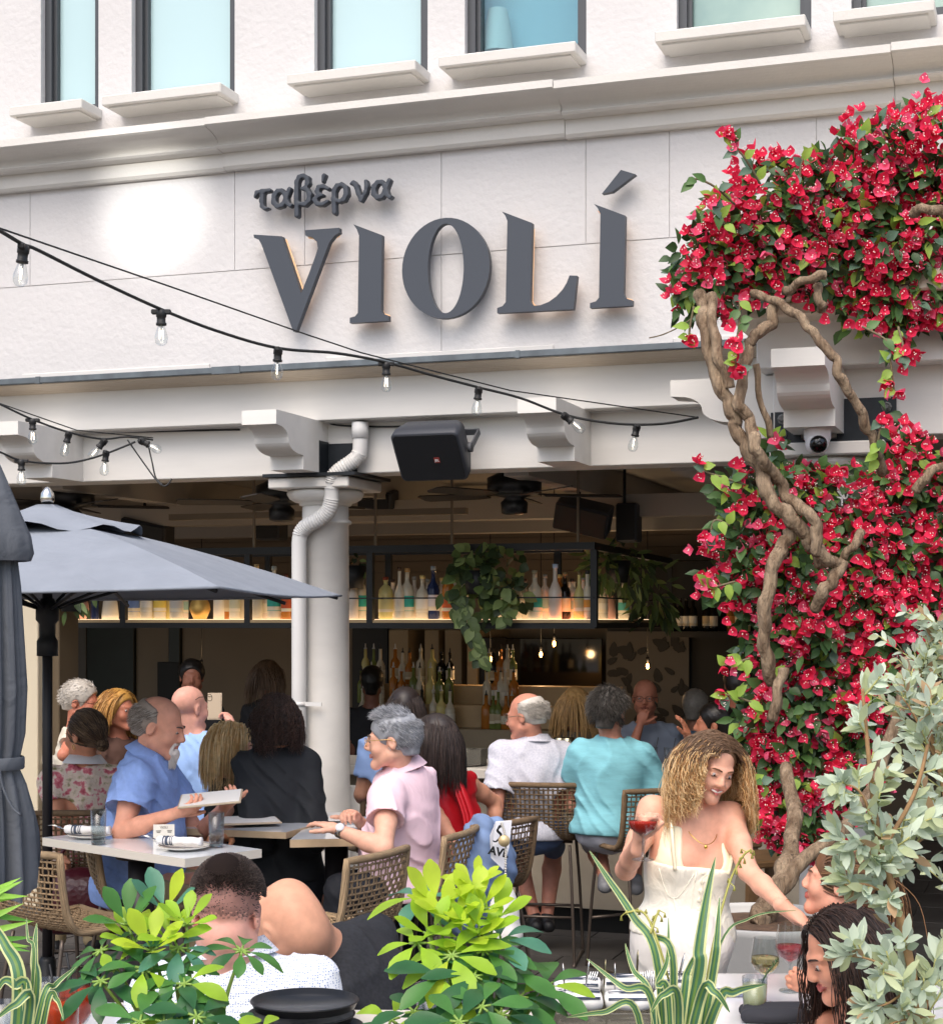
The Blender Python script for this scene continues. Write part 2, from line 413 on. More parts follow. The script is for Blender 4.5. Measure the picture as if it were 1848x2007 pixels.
# upper wall with windows
sill_px = [(17.6, 206.5, 160, 190.4), (199, 187, 432, 161), (562, 146, 814, 117), (859, 111, 1127.5, 79.6), (1283, 65.5, 1578, 27.7), (1632, 20, 1831, -3)]
z_sill = sum(F(s[2], s[3], -.28).z for s in sill_px) / 6
win_px = [(80, 193, 'blind'), (258, 460, 'blind'), (616, 838, 'blind'), (911, 1149, 'blue'), (1326, 1590, 'grey'), (1668, 1905, 'grey')]
ztop = 9.0; zwt = 7.4
wu = [(ux(a, 100, -.03), ux(c, 100, -.03)) for a, c, _ in win_px]
b = MB(); e = [UL] + [q for w in wu for q in w] + [UR]
for i in range(0, len(e), 2): b.box((e[i], -.03, z_ct - .02), (e[i + 1], .3, ztop))
for (a, c) in wu: b.box((a, -.03, z_ct - .02), (c, .3, z_sill)); b.box((a, -.03, zwt), (c, .3, ztop))
part(b, 'upper_wall', m_stucco)
for i, ((a, c), (_, _, kind)) in enumerate(zip(wu, win_px)):
    fr = MB(); v0, v1 = .02, .13
    for (p, q) in ((a + .001, a + .05), (c - .05, c - .001)): fr.box((p, v0, z_sill), (q, v1, zwt - .001))
    fr.box((a + .05, v0, z_sill), (c - .05, v1, z_sill + .06)); fr.box((a + .05, v0, zwt - .06), (c - .05, v1, zwt - .002))
    fr.box((a + .05, .05, z_sill + .06), (a + .075, .125, zwt - .06)); fr.box((c - .075, .05, z_sill + .06), (c - .05, .125, zwt - .06))
    wo = part(fr, 'window', m_wframe)
    pn = MB(); pn.box((a + .075, .09, z_sill + .05), (c - .075, .1, zwt - .05)); part(pn, 'pane', {'blind': m_blind, 'blue': glassy('blue_window_glass', '#e2f0f3', tint=.3), 'grey': m_greypane}[kind], wo)
    s = sill_px[i]; sl = MB(); ua, uc = ux(s[0], s[1], -.28), ux(s[2], s[3], -.28)
    sl.box((ua, -.28, z_sill - .062), (uc, -.029, z_sill + .002), bev=.006); sl.box((ua + .035, -.25, z_sill - .074), (uc - .035, -.029, z_sill - .06))
    part(sl, 'sill', m_cast, wo)
b = MB(); p = F(975, 62, .22); b.lathe([(.1, -.13), (.085, 0), (.06, .14)], (p.x, .225, p.z), 20, capb=False, capt=False); b.lathe([(.012, -.4), (.012, .0)], (p.x, .225, p.z), 8)
lmp = thing('table_lamp', 'pale lampshade behind the blue glass of the upper window', 'lamp', Fw(p.x, .225, p.z)); b2 = MB(); b2.merge(b, FM); b2.build('lampshade', M('shade_cloth', '#cfe0dc', .8), lmp)
b = MB(); b.box((UL, .34, z_sill - .2), (UR, .38, zwt + .2)); part(b, 'room_back', M('blue_room', '#a5cfdb', .8, col2='#b4d9e0', vscale=.8))
# gutter, crown and beams
b = MB(); b.box((UL, -.36, z_gb), (uj + .3, -.05, z_gt), bev=.004)
for x0, x1 in ((415, 470), (1010, 1018), (70, 78)): b.box((ux(x0, 715, -.36), -.364, z_gb - .003), (ux(x1, 715, -.36), -.06, z_gt + .003))
part(b, 'flashing', m_gutter)
hz = z_gb - z_ubt
prof = [(-.05, z_gb), (-.33, z_gb), (-.33, z_gb - .1 * hz), (-.30, z_gb - .35 * hz), (-.26, z_gb - .5 * hz), (-.255, z_gb - .56 * hz), (-.235, z_gb - .58 * hz), (-.225, z_gb - .72 * hz), (-.205, z_gb - .74 * hz), (-.2, z_gb - .86 * hz), (-.17, z_gb - .9 * hz), (-.165, z_ubt), (-.05, z_ubt)]
b = MB(); b.prism([Vector((UL, *p)) for p in prof], [Vector((uj + .3, *p)) for p in prof]); part(b, 'crown_moulding', m_crown)
b = MB(); b.box((UL, -.15, z_ubb), (uj + .3, .12, z_ubt + .01), bev=.005); part(b, 'upper_beam', m_beam)
b = MB(); b.box((UL, 0, z_lbb), (uj + .3, .26, z_ubb + .01), bev=.005); part(b, 'lower_beam', m_beam)
# scroll brackets
BH = z_ubb - z_lbb
def bracket_profile():
    p = [(0, 0), (.75, 0), (.75, -.085)]
    n = 14
    for k in range(1, n + 1):
        a = k / n; s = a - math.sin(2 * PI * a) / (2 * PI) * 0.85
        p.append((.735 - .36 * (0.5 - 0.5 * math.cos(PI * s)) ** 1.0 if a < 1 else .375, -.085 - (BH - .085 - .088) * (a + 0.0 * s)))
    # S: hollow above, round below
    q = [(0, 0), (.75, 0), (.75, -.085), (.72, -.088)]
    hh = BH - .173
    for k in range(0, 8): 
        a = k / 7 * PI / 2; q.append((.70 - .12 * math.sin(a), -.09 - hh * .5 * (1 - math.cos(a))))
    for k in range(1, 8):
        a = k / 7 * PI / 2; q.append((.58 - .18 * (1 - math.cos(a)), -.09 - hh * .5 - hh * .47 * math.sin(a)))
    q += [(.37, -(BH - .085)), (.37, -BH), (0, -BH)]
    return q
BP = bracket_profile()
def bracket(u, w, zt=None, v=0.0, side=False, sc=1.0):
    b = MB(); zt = z_ubb if zt is None else zt
    if not side: b.prism([Vector((u, v - d * sc, zt + z * sc)) for d, z in BP], [Vector((u + w, v - d * sc, zt + z * sc)) for d, z in BP])
    else: b.prism([Vector((u - d * sc, v, zt + z * sc)) for d, z in BP], [Vector((u - d * sc, v + w, zt + z * sc)) for d, z in BP])
    part(b, 'bracket', m_beam)
bw = ux(545, 795, -.75) - ux(475, 797, -.75)
for x, y in ((-25, 820), (474, 797), (1014, 770)): bracket(ux(x, y, -.75), .225)
# projecting porch on the right: beams, return, roof
VJ = -1.2
zj_t = F(1690, 713, VJ - .15).z; zj_b = F(1680, 856, VJ).z; zj_top = F(1560, 600, VJ - .2).z
ujl = ux(1515, 800, VJ)
b = MB(); b.box((ux(1482, 700, VJ - .15), VJ - .15, zj_t), (UR + 1, VJ + .15, zj_top), bev=.006); b.box((ux(1482, 700, VJ - .15), VJ + .15, zj_t), (ujl + .3, -.02, zj_top), bev=.006)
part(b, 'porch_upper_beam', m_beam)
b = MB(); b.box((ujl, VJ, zj_b), (UR + 1, VJ + .26, zj_t + .01), bev=.005); b.box((ujl, VJ + .26, zj_b), (ujl + .26, .1, zj_t + .01), bev=.005); part(b, 'porch_lower_beam', m_beam)
b = MB(); b.box((ux(1412, 600, VJ - .4), VJ - .42, zj_top), (UR + 1, -.05, zj_top + .1), bev=.01); b.box((ux(1425, 600, VJ - .35), VJ - .33, zj_top - .07), (UR + 1, -.05, zj_top), bev=.01); part(b, 'porch_roof', m_crown)
u4 = ux(1511, 690, VJ - .75)
bracket(u4, .245, zt=zj_t, v=VJ, sc=1.0)
bracket(ujl + .2, .2, zt=zj_t - .01, v=VJ + .03, side=True, sc=.98)
zjp0 = F(1530, 808, VJ).z; 
b = MB()
b.box((ux(1519, 830, VJ), VJ - .012, zj_b - .01), (ux(1570, 830, VJ), VJ - .001, zjp0)); b.box((ux(1640, 830, VJ), VJ - .012, zj_b - .01), (ux(1757, 830, VJ), VJ - .001, F(1700, 780, VJ).z)); b.box((ujl - .012, VJ, zj_b - .01), (ujl - .001, VJ + .25, zjp0))
b.box((ux(1512, 860, VJ) - .02, VJ - .05, zj_b - .03), (ux(1765, 860, VJ), VJ + .3, zj_b - .011))
part(b, 'steel_plate', m_plate)
for x, y in ((1534, 822), (1533, 852), (1738, 798), (1722, 838)):
    p = F(x, y, VJ); bb = MB(); T = Matrix.Translation((p.x, VJ - .012, p.z)) @ Matrix.Rotation(R(90), 4, 'X')
    bb.lathe([(.026, 0), (.026, .008), (.018, .009), (.018, .025), (.012, .032)], seg=8, T=T, smooth=False); part(bb, 'bolt', m_bolt)
# columns
def column(uc, vc, ztop, r):
    b = MB(); b.lathe([(r + .07, 0), (r + .07, .12), (r + .05, .15), (r + .06, .19), (r + .01, .24), (r + .004, .4), (r, 1.4), (r * .96, ztop - .29), (r * .96 + .016, ztop - .285), (r * .96 + .02, ztop - .27), (r * .96, ztop - .255), (r * .95, ztop - .16)], (uc, vc, 0), 40)
    co = part(b, 'column', m_beam)
    c = MB(); c.lathe([(r * .97, ztop - .17), (r + .012, ztop - .165), (r + .015, ztop - .15), (r + .04, ztop - .145), (r + .075, ztop - .125), (r + .09, ztop - .1), (r + .092, ztop - .085), (r + .075, ztop - .07)], (uc, vc, 0), 40)
    c.box((uc - r - .12, vc - r - .12, ztop - .07), (uc + r + .12, vc + r + .12, ztop - .003), bev=.008); part(c, 'capital', m_beam, co)
vcol = .14
uc1 = ux(638, 1100, vcol)
b = MB(); b.box((uc1 - .3, vcol - .3, z_lbb - .022), (uc1 + .33, vcol + .3, z_lbb - .002)); 
ub = ux(474, 797, -.75) + .225
b.box((ub + .001, -.14, z_lbb + .0), (ub + .006, -.003, z_lbb + .2)); b.box((ub + .008, -.012, z_lbb - .001), (ub + .2, -.001, z_lbb + .19)); part(b, 'steel_plate', m_plate)
column(uc1, vcol, z_lbb - .023, .155)
column(ux(1632, 1000, VJ + .14), VJ + .14, zj_b - .03, .165)
# interior shell: back wall, side walls, ceiling, rafters
VB = 6.0; ZI = 3.02
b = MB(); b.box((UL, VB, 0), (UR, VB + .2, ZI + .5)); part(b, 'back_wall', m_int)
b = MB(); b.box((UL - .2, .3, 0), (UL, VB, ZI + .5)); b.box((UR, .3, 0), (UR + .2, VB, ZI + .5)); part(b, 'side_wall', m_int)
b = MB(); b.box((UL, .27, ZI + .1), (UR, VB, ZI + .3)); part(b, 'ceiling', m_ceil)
b = MB()
for x in (120, 560, 1010, 1330, 1600):
    u = ux(x, 950, .5); b.box((u, .265, ZI - .12), (u + .16, VB - .002, ZI + .098))
part(b, 'rafter', m_ceil)
b = MB(); b.box((UL, 2.0, ZI - .28), (UR, 2.2, ZI - .121)); b.box((UL, 3.4, ZI - .3), (UR, 3.6, ZI - .122)); part(b, 'cross_beam', m_ceil)
# clapboards high on the back wall
b = MB()
for k in range(7): b.box((UL + .01, VB - .03 + .002 * (k % 2), ZI - .65 + k * .11), (UR - .01, VB - .001, ZI - .65 + k * .11 + .104))
part(b, 'clapboard', m_int)
# dark panels, doors and pilasters on the back wall
def wallbox(x0, x1, y0, y1, v0, v1, name, mat):
    a = F(x0, y1, v0); c = F(x1, y0, v0); bb = MB(); bb.box((a.x, v0, a.z), (c.x, v1, c.z), bev=.006); return part(bb, name, mat)
m_door = M('dark_green_door', '#14201c', 0.4, var=.15)
m_trim = M('interior_trim', '#9a8a70', 0.7, var=.05)
m_mirror = M('smoked_mirror', '#0c0f14', 0.06, spec=0.8)
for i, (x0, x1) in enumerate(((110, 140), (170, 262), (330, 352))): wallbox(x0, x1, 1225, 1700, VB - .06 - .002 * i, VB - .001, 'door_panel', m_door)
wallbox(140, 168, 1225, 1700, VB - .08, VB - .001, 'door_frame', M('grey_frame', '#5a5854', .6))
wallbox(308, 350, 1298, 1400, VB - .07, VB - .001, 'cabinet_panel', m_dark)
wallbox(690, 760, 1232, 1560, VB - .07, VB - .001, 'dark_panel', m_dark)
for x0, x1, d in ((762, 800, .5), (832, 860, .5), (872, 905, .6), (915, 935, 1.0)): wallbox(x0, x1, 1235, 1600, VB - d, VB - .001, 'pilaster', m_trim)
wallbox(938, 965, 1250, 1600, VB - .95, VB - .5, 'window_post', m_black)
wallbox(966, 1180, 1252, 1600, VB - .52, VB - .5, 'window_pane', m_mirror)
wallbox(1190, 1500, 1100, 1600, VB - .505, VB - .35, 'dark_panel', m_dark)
# patterned screen: pale sheet with leaf-like cut-outs
a = F(1188, 1400, VB - .6); c = F(1350, 1238, VB - .6)
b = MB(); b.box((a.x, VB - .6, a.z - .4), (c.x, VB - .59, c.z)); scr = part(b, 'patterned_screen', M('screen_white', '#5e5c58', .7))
b = MB(); rnd = random.Random(3)
for k in range(46):
    x = a.x + rnd.random() * (c.x - a.x - .1) + .05; z = a.z - .15 + rnd.random() * (c.z - a.z + .1); an = rnd.random() * PI; L = rnd.uniform(.04, .085); w = L * rnd.uniform(.4, .6)
    pts = []
    for i in range(8):
        t = i / 8 * 2 * PI; px = L * math.cos(t); pz = w * math.sin(t) * (1 - .4 * math.cos(t)); pts.append((x + px * math.cos(an) - pz * math.sin(an), z + px * math.sin(an) + pz * math.cos(an)))
    pts = [(px, pz) for px, pz in pts]
    b = MB(); b.prism([Vector((px, VB - .606 - k * .0003, pz)) for px, pz in pts], [Vector((px, VB - .6005, pz)) for px, pz in pts]); part(b, 'cutout', m_dark, scr)
# pier at the left edge
wallbox(28, 74, 1000, 1990, .35, .6, 'pier', M('pier_cream', '#c9bda4', .7)); wallbox(76, 116, 1000, 1990, .45, .7, 'pier_trim', M('pier_brown', '#5e503c', .7))

# ================================================================ signs
def trace(pts, v, sc=1.0267, ox=900, oy=600): return [F((ox + x / sc) / 2.0406, (oy + y / sc) / 2.0406, v) for x, y in pts]
L_V = [(117, 346), (233, 353), (312, 588), (345, 505), (372, 432), (381, 402), (376, 376), (355, 354), (330, 350), (328, 328), (468, 318), (469, 338), (450, 350), (428, 378), (290, 745), (280, 745), (150, 388), (138, 366), (119, 359)]
L_I = [(527, 304), (644, 348), (640, 655), (646, 671), (670, 679), (670, 700), (512, 710), (512, 688), (534, 682), (545, 668), (550, 350), (541, 325)]
L_L = [(1136, 251), (1260, 298), (1252, 618), (1258, 632), (1270, 638), (1295, 636), (1330, 622), (1360, 600), (1385, 573), (1402, 545), (1414, 514), (1445, 515), (1430, 653), (1117, 669), (1117, 648), (1139, 640), (1152, 624), (1159, 290), (1150, 268)]
L_I2 = [(1514, 220), (1643, 268), (1636, 588), (1644, 608), (1672, 616), (1672, 638), (1498, 648), (1498, 628), (1523, 620), (1535, 605), (1541, 262), (1530, 238)]
L_A = [(1625, 80), (1685, 98), (1590, 170), (1547, 178)]
sgn = thing('restaurant_sign', 'dark grey raised letters reading VIOLÍ on the cream wall', 'sign', (0, P0Y, 0), -TH)
VF = -.165
def letter(pts, hole=None):
    fr = trace(pts, VF); b = MB(); bk = [p + Vector((0, .045, 0)) for p in fr]
    if hole is None: b.prism(fr, bk)
    else:
        h = trace(hole, VF); hb = [p + Vector((0, .045, 0)) for p in h]; n = len(fr)
        b.add(fr + h + bk + hb, [(i, (i + 1) % n, n + (i + 1) % n, n + i) for i in range(n)] + [(2 * n + i, 3 * n + i, 3 * n + (i + 1) % n, 2 * n + (i + 1) % n) for i in range(n)]
              + [(i, 2 * n + i, 2 * n + (i + 1) % n, (i + 1) % n) for i in range(n)] + [(n + i, n + (i + 1) % n, 3 * n + (i + 1) % n, 3 * n + i) for i in range(n)])
    o = b.build('letter', m_letter, sgn, world=False)
    # lit back panel of the halo letter
    c = sum(fr, Vector()) / len(fr); ins = [c + (p - c) * .93 + Vector((0, .048, 0)) for p in fr]
    if hole is None:
        hb = MB(); hb.prism(ins, [p + Vector((0, .012, 0)) for p in ins]); hb.build('halo_light', m_halo, o, world=False)
for L in (L_V, L_I, L_L, L_I2): letter(L)
N = 48; th = 0.06
def oval(cx, cy, rx, ry): 
    return [(cx + rx * math.cos(2 * PI * k / N) * (1) + ry * math.sin(2 * PI * k / N) * .0, cy - ry * math.sin(2 * PI * k / N) - rx * math.cos(2 * PI * k / N) * th) for k in range(N)]
letter(oval(906.5, 484, 180, 207), oval(906, 485, 73.5, 184))
fr = trace(L_A, VF); b = MB(); b.prism(fr, [p + Vector((0, .045, 0)) for p in fr]); b.build('accent_mark', m_letter, sgn, world=False)
# small Greek word, rounded strokes
sg2 = thing('taverna_sign', 'small grey raised Greek word ταβέρνα above the large letters', 'sign', (0, P0Y, 0), -TH)
GR = {'tau': [[(120, 190, 6), (128, 172, 9), (150, 166, 9), (180, 163, 9)], [(152, 168, 11), (148, 205, 11), (150, 228, 10), (160, 238, 8), (174, 236, 5)]],
      'alpha': [[(262, 158, 10), (246, 200, 10), (232, 224, 10), (212, 228, 11), (198, 212, 12), (200, 184, 12), (214, 166, 10), (232, 164, 9), (246, 186, 10), (254, 216, 10), (264, 226, 8), (272, 222, 5)]],
      'beta': [[(292, 266, 11), (291, 190, 11), (292, 130, 11), (302, 108, 10), (320, 102, 9), (336, 112, 10), (338, 134, 10), (326, 152, 8), (312, 156, 6)], [(314, 156, 7), (334, 160, 9), (345, 180, 11), (342, 204, 11), (326, 220, 10), (304, 218, 9)]],
      'epsilon': [[(420, 156, 9), (402, 146, 9), (382, 150, 10), (376, 168, 10), (386, 180, 8), (398, 182, 6)], [(398, 182, 6), (378, 186, 9), (366, 202, 11), (376, 218, 10), (398, 220, 9), (418, 208, 8)]],
      'accent': [[(404, 102, 10), (398, 128, 5)]],
      'rho': [[(447, 254, 11), (444, 200, 11), (446, 164, 11), (458, 144, 10), (478, 138, 9), (494, 152, 11), (496, 178, 12), (486, 200, 10), (466, 208, 8), (450, 200, 7)]],
      'nu': [[(514, 136, 5), (526, 130, 9), (536, 144, 11), (546, 176, 11), (556, 204, 8)], [(556, 204, 8), (574, 172, 9), (580, 146, 10), (576, 126, 9)]],
      'alpha2': [[(672, 122, 10), (656, 162, 10), (642, 188, 10), (622, 192, 11), (608, 176, 12), (610, 148, 12), (624, 130, 10), (642, 128, 9), (656, 150, 10), (664, 182, 10), (674, 192, 8), (682, 188, 5)]]}
VG = -.17
for nm, strokes in GR.items():
    allp = [trace([(x, y)], VG)[0] for st in strokes for x, y, r in st]
    lo = np.min([list(p) for p in allp], 0) - .045; hi = np.max([list(p) for p in allp], 0) + .045
    S = SDF((lo[0], VG - .03, lo[2]), (hi[0], VG + .08, hi[2]), .006)
    for st in strokes:
        P = [trace([(x, y)], VG)[0] for x, y, r in st]; rr = [r / 1.0267 / 2.0406 / 318 * .95 for x, y, r in st]
        for i in range(len(P) - 1):
            a = P[i]; c = P[i + 1]; m = .05
            w = S.win(np.minimum(a, c) - m, np.maximum(a, c) + m); sl, x, y, z = w
            bx, bz = c.x - a.x, c.z - a.z; t = np.clip(((x - a.x) * bx + (z - a.z) * bz) / (bx * bx + bz * bz), 0, 1)
            d2 = np.sqrt((x - a.x - t * bx) ** 2 + (z - a.z - t * bz) ** 2) - (rr[i] + (rr[i + 1] - rr[i]) * t)
            dd = np.maximum(d2, np.abs(y - (VG + .025)) - .025)
            S.comb(sl, dd.astype(np.float32), .003, 'u')
    mb = MB(); S.to(mb); mb.build('accent_mark' if nm == 'accent' else 'letter', m_letter, sg2, world=False)

# ================================================================ downpipe
dp = thing('downpipe', 'cream ribbed drainpipe bending down the front of the round column', 'drainpipe', Fw(ux(586, 1500, -.06), -.06, 0))
pts = [F(x, y, v) for x, y, v in ((706, 828, -.08), (706, 872, -.08), (703, 892, -.08), (690, 905, -.09), (668, 920, -.1), (653, 936, -.1), (650, 955, -.09), (650, 978, -.08), (644, 1000, -.075), (628, 1016, -.07), (604, 1029, -.065), (590, 1044, -.06), (586, 1064, -.06))]
e = F(586, 1500, -.06); pts.append(Vector((pts[-1].x, -.06, 1.6))); pts.append(Vector((pts[-1].x, -.06, .0)))
cp = catmull(pts[:13], 5) + pts[13:]
b = MB(); b.tube([Fw(*p) for p in cp], .047, 16); b.build('pipe', m_pvc, dp)
b = MB()
for i, p in enumerate(cp[:-3]):
    if (8 < i < 28) or (34 < i < 57):
        d = (cp[i + 1] - cp[i]).normalized(); q = Fw(*p); b.tube([Fw(*(p - d * .004)), Fw(*(p + d * .004))], .0505, 16, cap=True)
b.tube([Fw(*cp[0]), Fw(*(cp[0] - Vector((0, 0, .1))))], .053, 16); b.tube([Fw(*(cp[30])), Fw(*(cp[30] + (cp[31] - cp[30]) * .4))], .051, 16); b.build('elbow_rib', m_pvc, dp)
b = MB(); z = F(590, 1380, -.06).z; b.tube([Fw(cp[-1].x, -.06, z - .012), Fw(cp[-1].x, -.06, z + .012)], .052, 16); b.box((cp[-1].x + .03, -.075, z - .012), (cp[-1].x + .16, -.065, z + .012), T=FM); b.build('strap', m_pvc, dp)

# ================================================================ loudspeaker under the beam
m_spk = M('speaker_shell', '#33363d', .5, bump=.05, bscale=200); m_grl = M('speaker_grille', '#14161a', .65, bump=.3, bscale=400, bdist=.002)
spk = thing('loudspeaker', 'black wall loudspeaker tilted down below the beam beside the drainpipe', 'speaker', Fw(*F(850, 890, -.25)))
T = FM @ Matrix.Translation(F(843, 893, -.3)) @ Matrix.Rotation(R(38), 4, 'X') 
b = MB(); Wd, Hd = .215, .17
fr = [(-Wd, -.0, -Hd), (Wd, 0, -Hd), (Wd, 0, Hd), (-Wd, 0, Hd)]; bk = [(-Wd * .8, .2, -Hd * .72), (Wd * .8, .2, -Hd * .72), (Wd * .8, .2, Hd * .72), (-Wd * .8, .2, Hd * .72)]
def rrect(w, h, y, r, n=5):
    o = []
    for cx, cz, a0 in ((w - r, h - r, 0), (-w + r, h - r, 90), (-w + r, -h + r, 180), (w - r, -h + r, 270)):
        for k in range(n): a = R(a0 + 90 * k / (n - 1)); o.append(Vector((cx + r * math.cos(a), y, cz + r * math.sin(a))))
    return o
rings = [rrect(Wd - .006, Hd - .006, -.02, .03), rrect(Wd, Hd, -.012, .035), rrect(Wd, Hd, .05, .035), rrect(Wd * .9, Hd * .86, .16, .05), rrect(Wd * .62, Hd * .6, .2, .05)]
vs = [T @ p for r_ in rings for p in r_]; n = len(rings[0]); fs = []
for i in range(len(rings) - 1):
    for k in range(n): fs.append((i * n + k, i * n + (k + 1) % n, (i + 1) * n + (k + 1) % n, (i + 1) * n + k))
fs.append(tuple(range((len(rings) - 1) * n, len(rings) * n))); fs.append(tuple(range(n))[::-1]); b.add(vs, fs, 0, True); b.build('cabinet', m_spk, spk)
b = MB(); q = rrect(Wd - .014, Hd - .014, -.0235, .025); b.prism([T @ p for p in q], [T @ (p + Vector((0, .012, 0))) for p in q]); gr_ = b.build('grille', m_grl, spk)
b = MB(); b.box((.03, -.028, -.035), (.065, -.0225, .0), T=T); bd = b.build('badge', M('badge_red', '#8a3a34', .4), spk)
t = text_mesh('JBL', .022, .0008); b = MB(); b.merge(t, T @ Matrix.Translation((.048, -.0295, -.018)) @ Matrix.Rotation(R(90), 4, 'X')); b.build('badge_text', M('badge_white', '#e8e8e8', .4), bd)
b = MB(); b.tube([T @ Vector((Wd + .006, .08, 0)), T @ Vector((Wd + .03, .08, 0))], .03, 14); b.tube([T @ Vector((-Wd - .006, .08, 0)), T @ Vector((-Wd - .03, .08, 0))], .03, 14)
b.box((Wd + .02, .06, -.02), (Wd + .03, .25, .02), T=T); b.box((-Wd - .03, .06, -.02), (-Wd - .02, .25, .02), T=T); b.box((-Wd - .03, .25, -.02), (Wd + .03, .26, .02), T=T); b.build('mounting_yoke', M('yoke_grey', '#54565a', .5), spk)

# ================================================================ security camera on the porch bracket
sc_ = thing('security_camera', 'white dome security camera hung under the porch bracket among flowers', 'camera', Fw(*F(1602, 842, VJ - .3)))
c0 = F(1602, 858, VJ - .25); m_wp = M('white_plastic', '#e4e3e6', .35)
ztopc = zj_t - BH
b = MB(); b.lathe([(.062, ztopc + .02 - c0.z), (.066, ztopc - c0.z - .005), (.066, -.0), (.055, -.03), (.03, -.045)], c0, 20, T=FM); b.build('housing', m_wp, sc_)
b = MB(); c1 = Fw(c0.x, c0.y - .02, c0.z - .03); b.sphere(c1, .056, 18, 12); b.build('eyeball', m_wp, sc_)
Tc = Matrix.Translation(c1) @ Matrix.Rotation(R(180), 4, 'Z') @ Matrix.Rotation(R(-100), 4, 'X'); b = MB(); b.lathe([(.0, .062), (.03, .058), (.042, .045), (.044, .03)][::-1], seg=18, T=Tc); b.lathe([(.016, .059), (.016, .066), (.0, .066)], seg=12, T=Tc); b.build('lens_window', M('lens_black', '#0b0c0e', .12, spec=.7), sc_)
# ================================================================ bar counter, hanging bottle rack, bottles
m_counter = M('bar_stone', '#c4bdb2', .35, var=.05, vscale=5); m_cfront = M('bar_front', '#a59a88', .7, var=.05); m_kick = M('kick_black', '#141312', .6)
m_shelfw = M('shelf_wood', '#b59a72', .5, var=.1, vscale=4); m_led = M('led_strip', '#ffb060', emit=1.3, ecol='#ffdcb0')
bar = thing('bar_counter', 'long pale stone bar counter running behind the round columns', 'bar', (0, P0Y, 0), -TH)
ubl, ubr = ux(-40, 1500, .4), ux(1600, 1500, .4)
b = MB(); b.box((ubl, .4, .985), (ubr, 1.15, 1.05), bev=.006); b.build('counter_top', m_counter, bar, world=False)
b = MB(); b.box((ubl, .62, .16), (ubr, 1.05, .984)); b.build('front_panel', m_cfront, bar, world=False)
b = MB(); b.box((ubl, .7, 0), (ubr, 1.05, .159)); b.build('plinth', m_kick, bar, world=False)
VR = 1.2; ZS = 2.0; ZT = F(900, 1068, VR).z
rack = thing('bottle_rack', 'black steel rack with pale shelf hung above the bar full of bottles', 'rack', (0, P0Y, 0), -TH)
ur0, ur1 = ux(118, 1200, VR), ux(1165, 1200, VR)
e1 = F(1318, 1102, 4.3)
kx, kv = e1.x - ur1, 4.3 - VR
def rk(t): return ur1 + kx * t, VR + kv * t
ang = math.atan2(kv, kx)
TR = Matrix.Translation((ur1, VR, 0)) @ Matrix.Rotation(ang, 4, 'Z'); LR = math.hypot(kx, kv)
D = .42
def bars(z0, z1):
    b = MB(); b.box((ur0, VR, z0), (ur1, VR + .045, z1)); b.box((ur0, VR + D, z0), (ur1 - .2, VR + D + .04, z1)); b.box((ur0, VR + .045, z0), (ur0 + .04, VR + D, z1))
    b.box((0.0, 0, z0 + .001), (LR, .045, z1 - .001), T=TR); return b
b = bars(ZT - .045, ZT + .005); b.build('top_rail', m_black, rack, world=False)
b = bars(ZS - .06, ZS - .022); b.build('bottom_rail', m_black, rack, world=False)
b = MB(); b.box((ur0, VR + .004, ZS - .021), (ur1, VR + D + .03, ZS)); b.box((0, .05, ZS - .02), (LR, D, ZS - .001), T=TR); b.build('shelf', m_shelfw, rack, world=False)
for x in (240, 484, 724, 1163):
    b = MB(); u = ux(x, 1150, VR); b.box((u - .022, VR - .002, ZS - .05), (u + .022, VR + .043, ZT - .046)); b.build('upright', m_black, rack, world=False)
for x in (300, 524, 760, 1092):
    b = MB(); u = ux(x, 1150, VR + D); b.box((u - .022, VR + D, ZS), (u + .022, VR + D + .04, ZT - .046)); b.build('upright', m_black, rack, world=False)
for t in (.5, 1.0):
    b = MB(); b.box((LR * t - .04, .002, ZS), (LR * t, .043, ZT - .046), T=TR); b.build('upright', m_black, rack, world=False)
b = MB(); zr = F(900, 1172, VR).z; b.box((ur0, VR - .012, zr - .005), (ur1, VR - .003, zr + .005)); b.box((0, -.012, zr - .005), (LR, -.003, zr + .005), T=TR); b.build('guard_bar', m_black, rack, world=False)
for x in (497, 735, 1132, 610, 885):
    b = MB(); u = ux(x, 1050, VR + .1); b.box((u - .008, VR + .1, ZT), (u + .008, VR + .116, ZI)); b.build('hanger_rod', m_int, rack, world=False)
b = MB(); b.box((ur0 + .05, VR + .07, ZS + .001), (ur1 - .1, VR + D - .04, ZS + .004)); b.box((.1, .09, ZS + .001), (LR, D - .04, ZS + .004), T=TR); b.build('light_strip', m_led, rack, world=False)
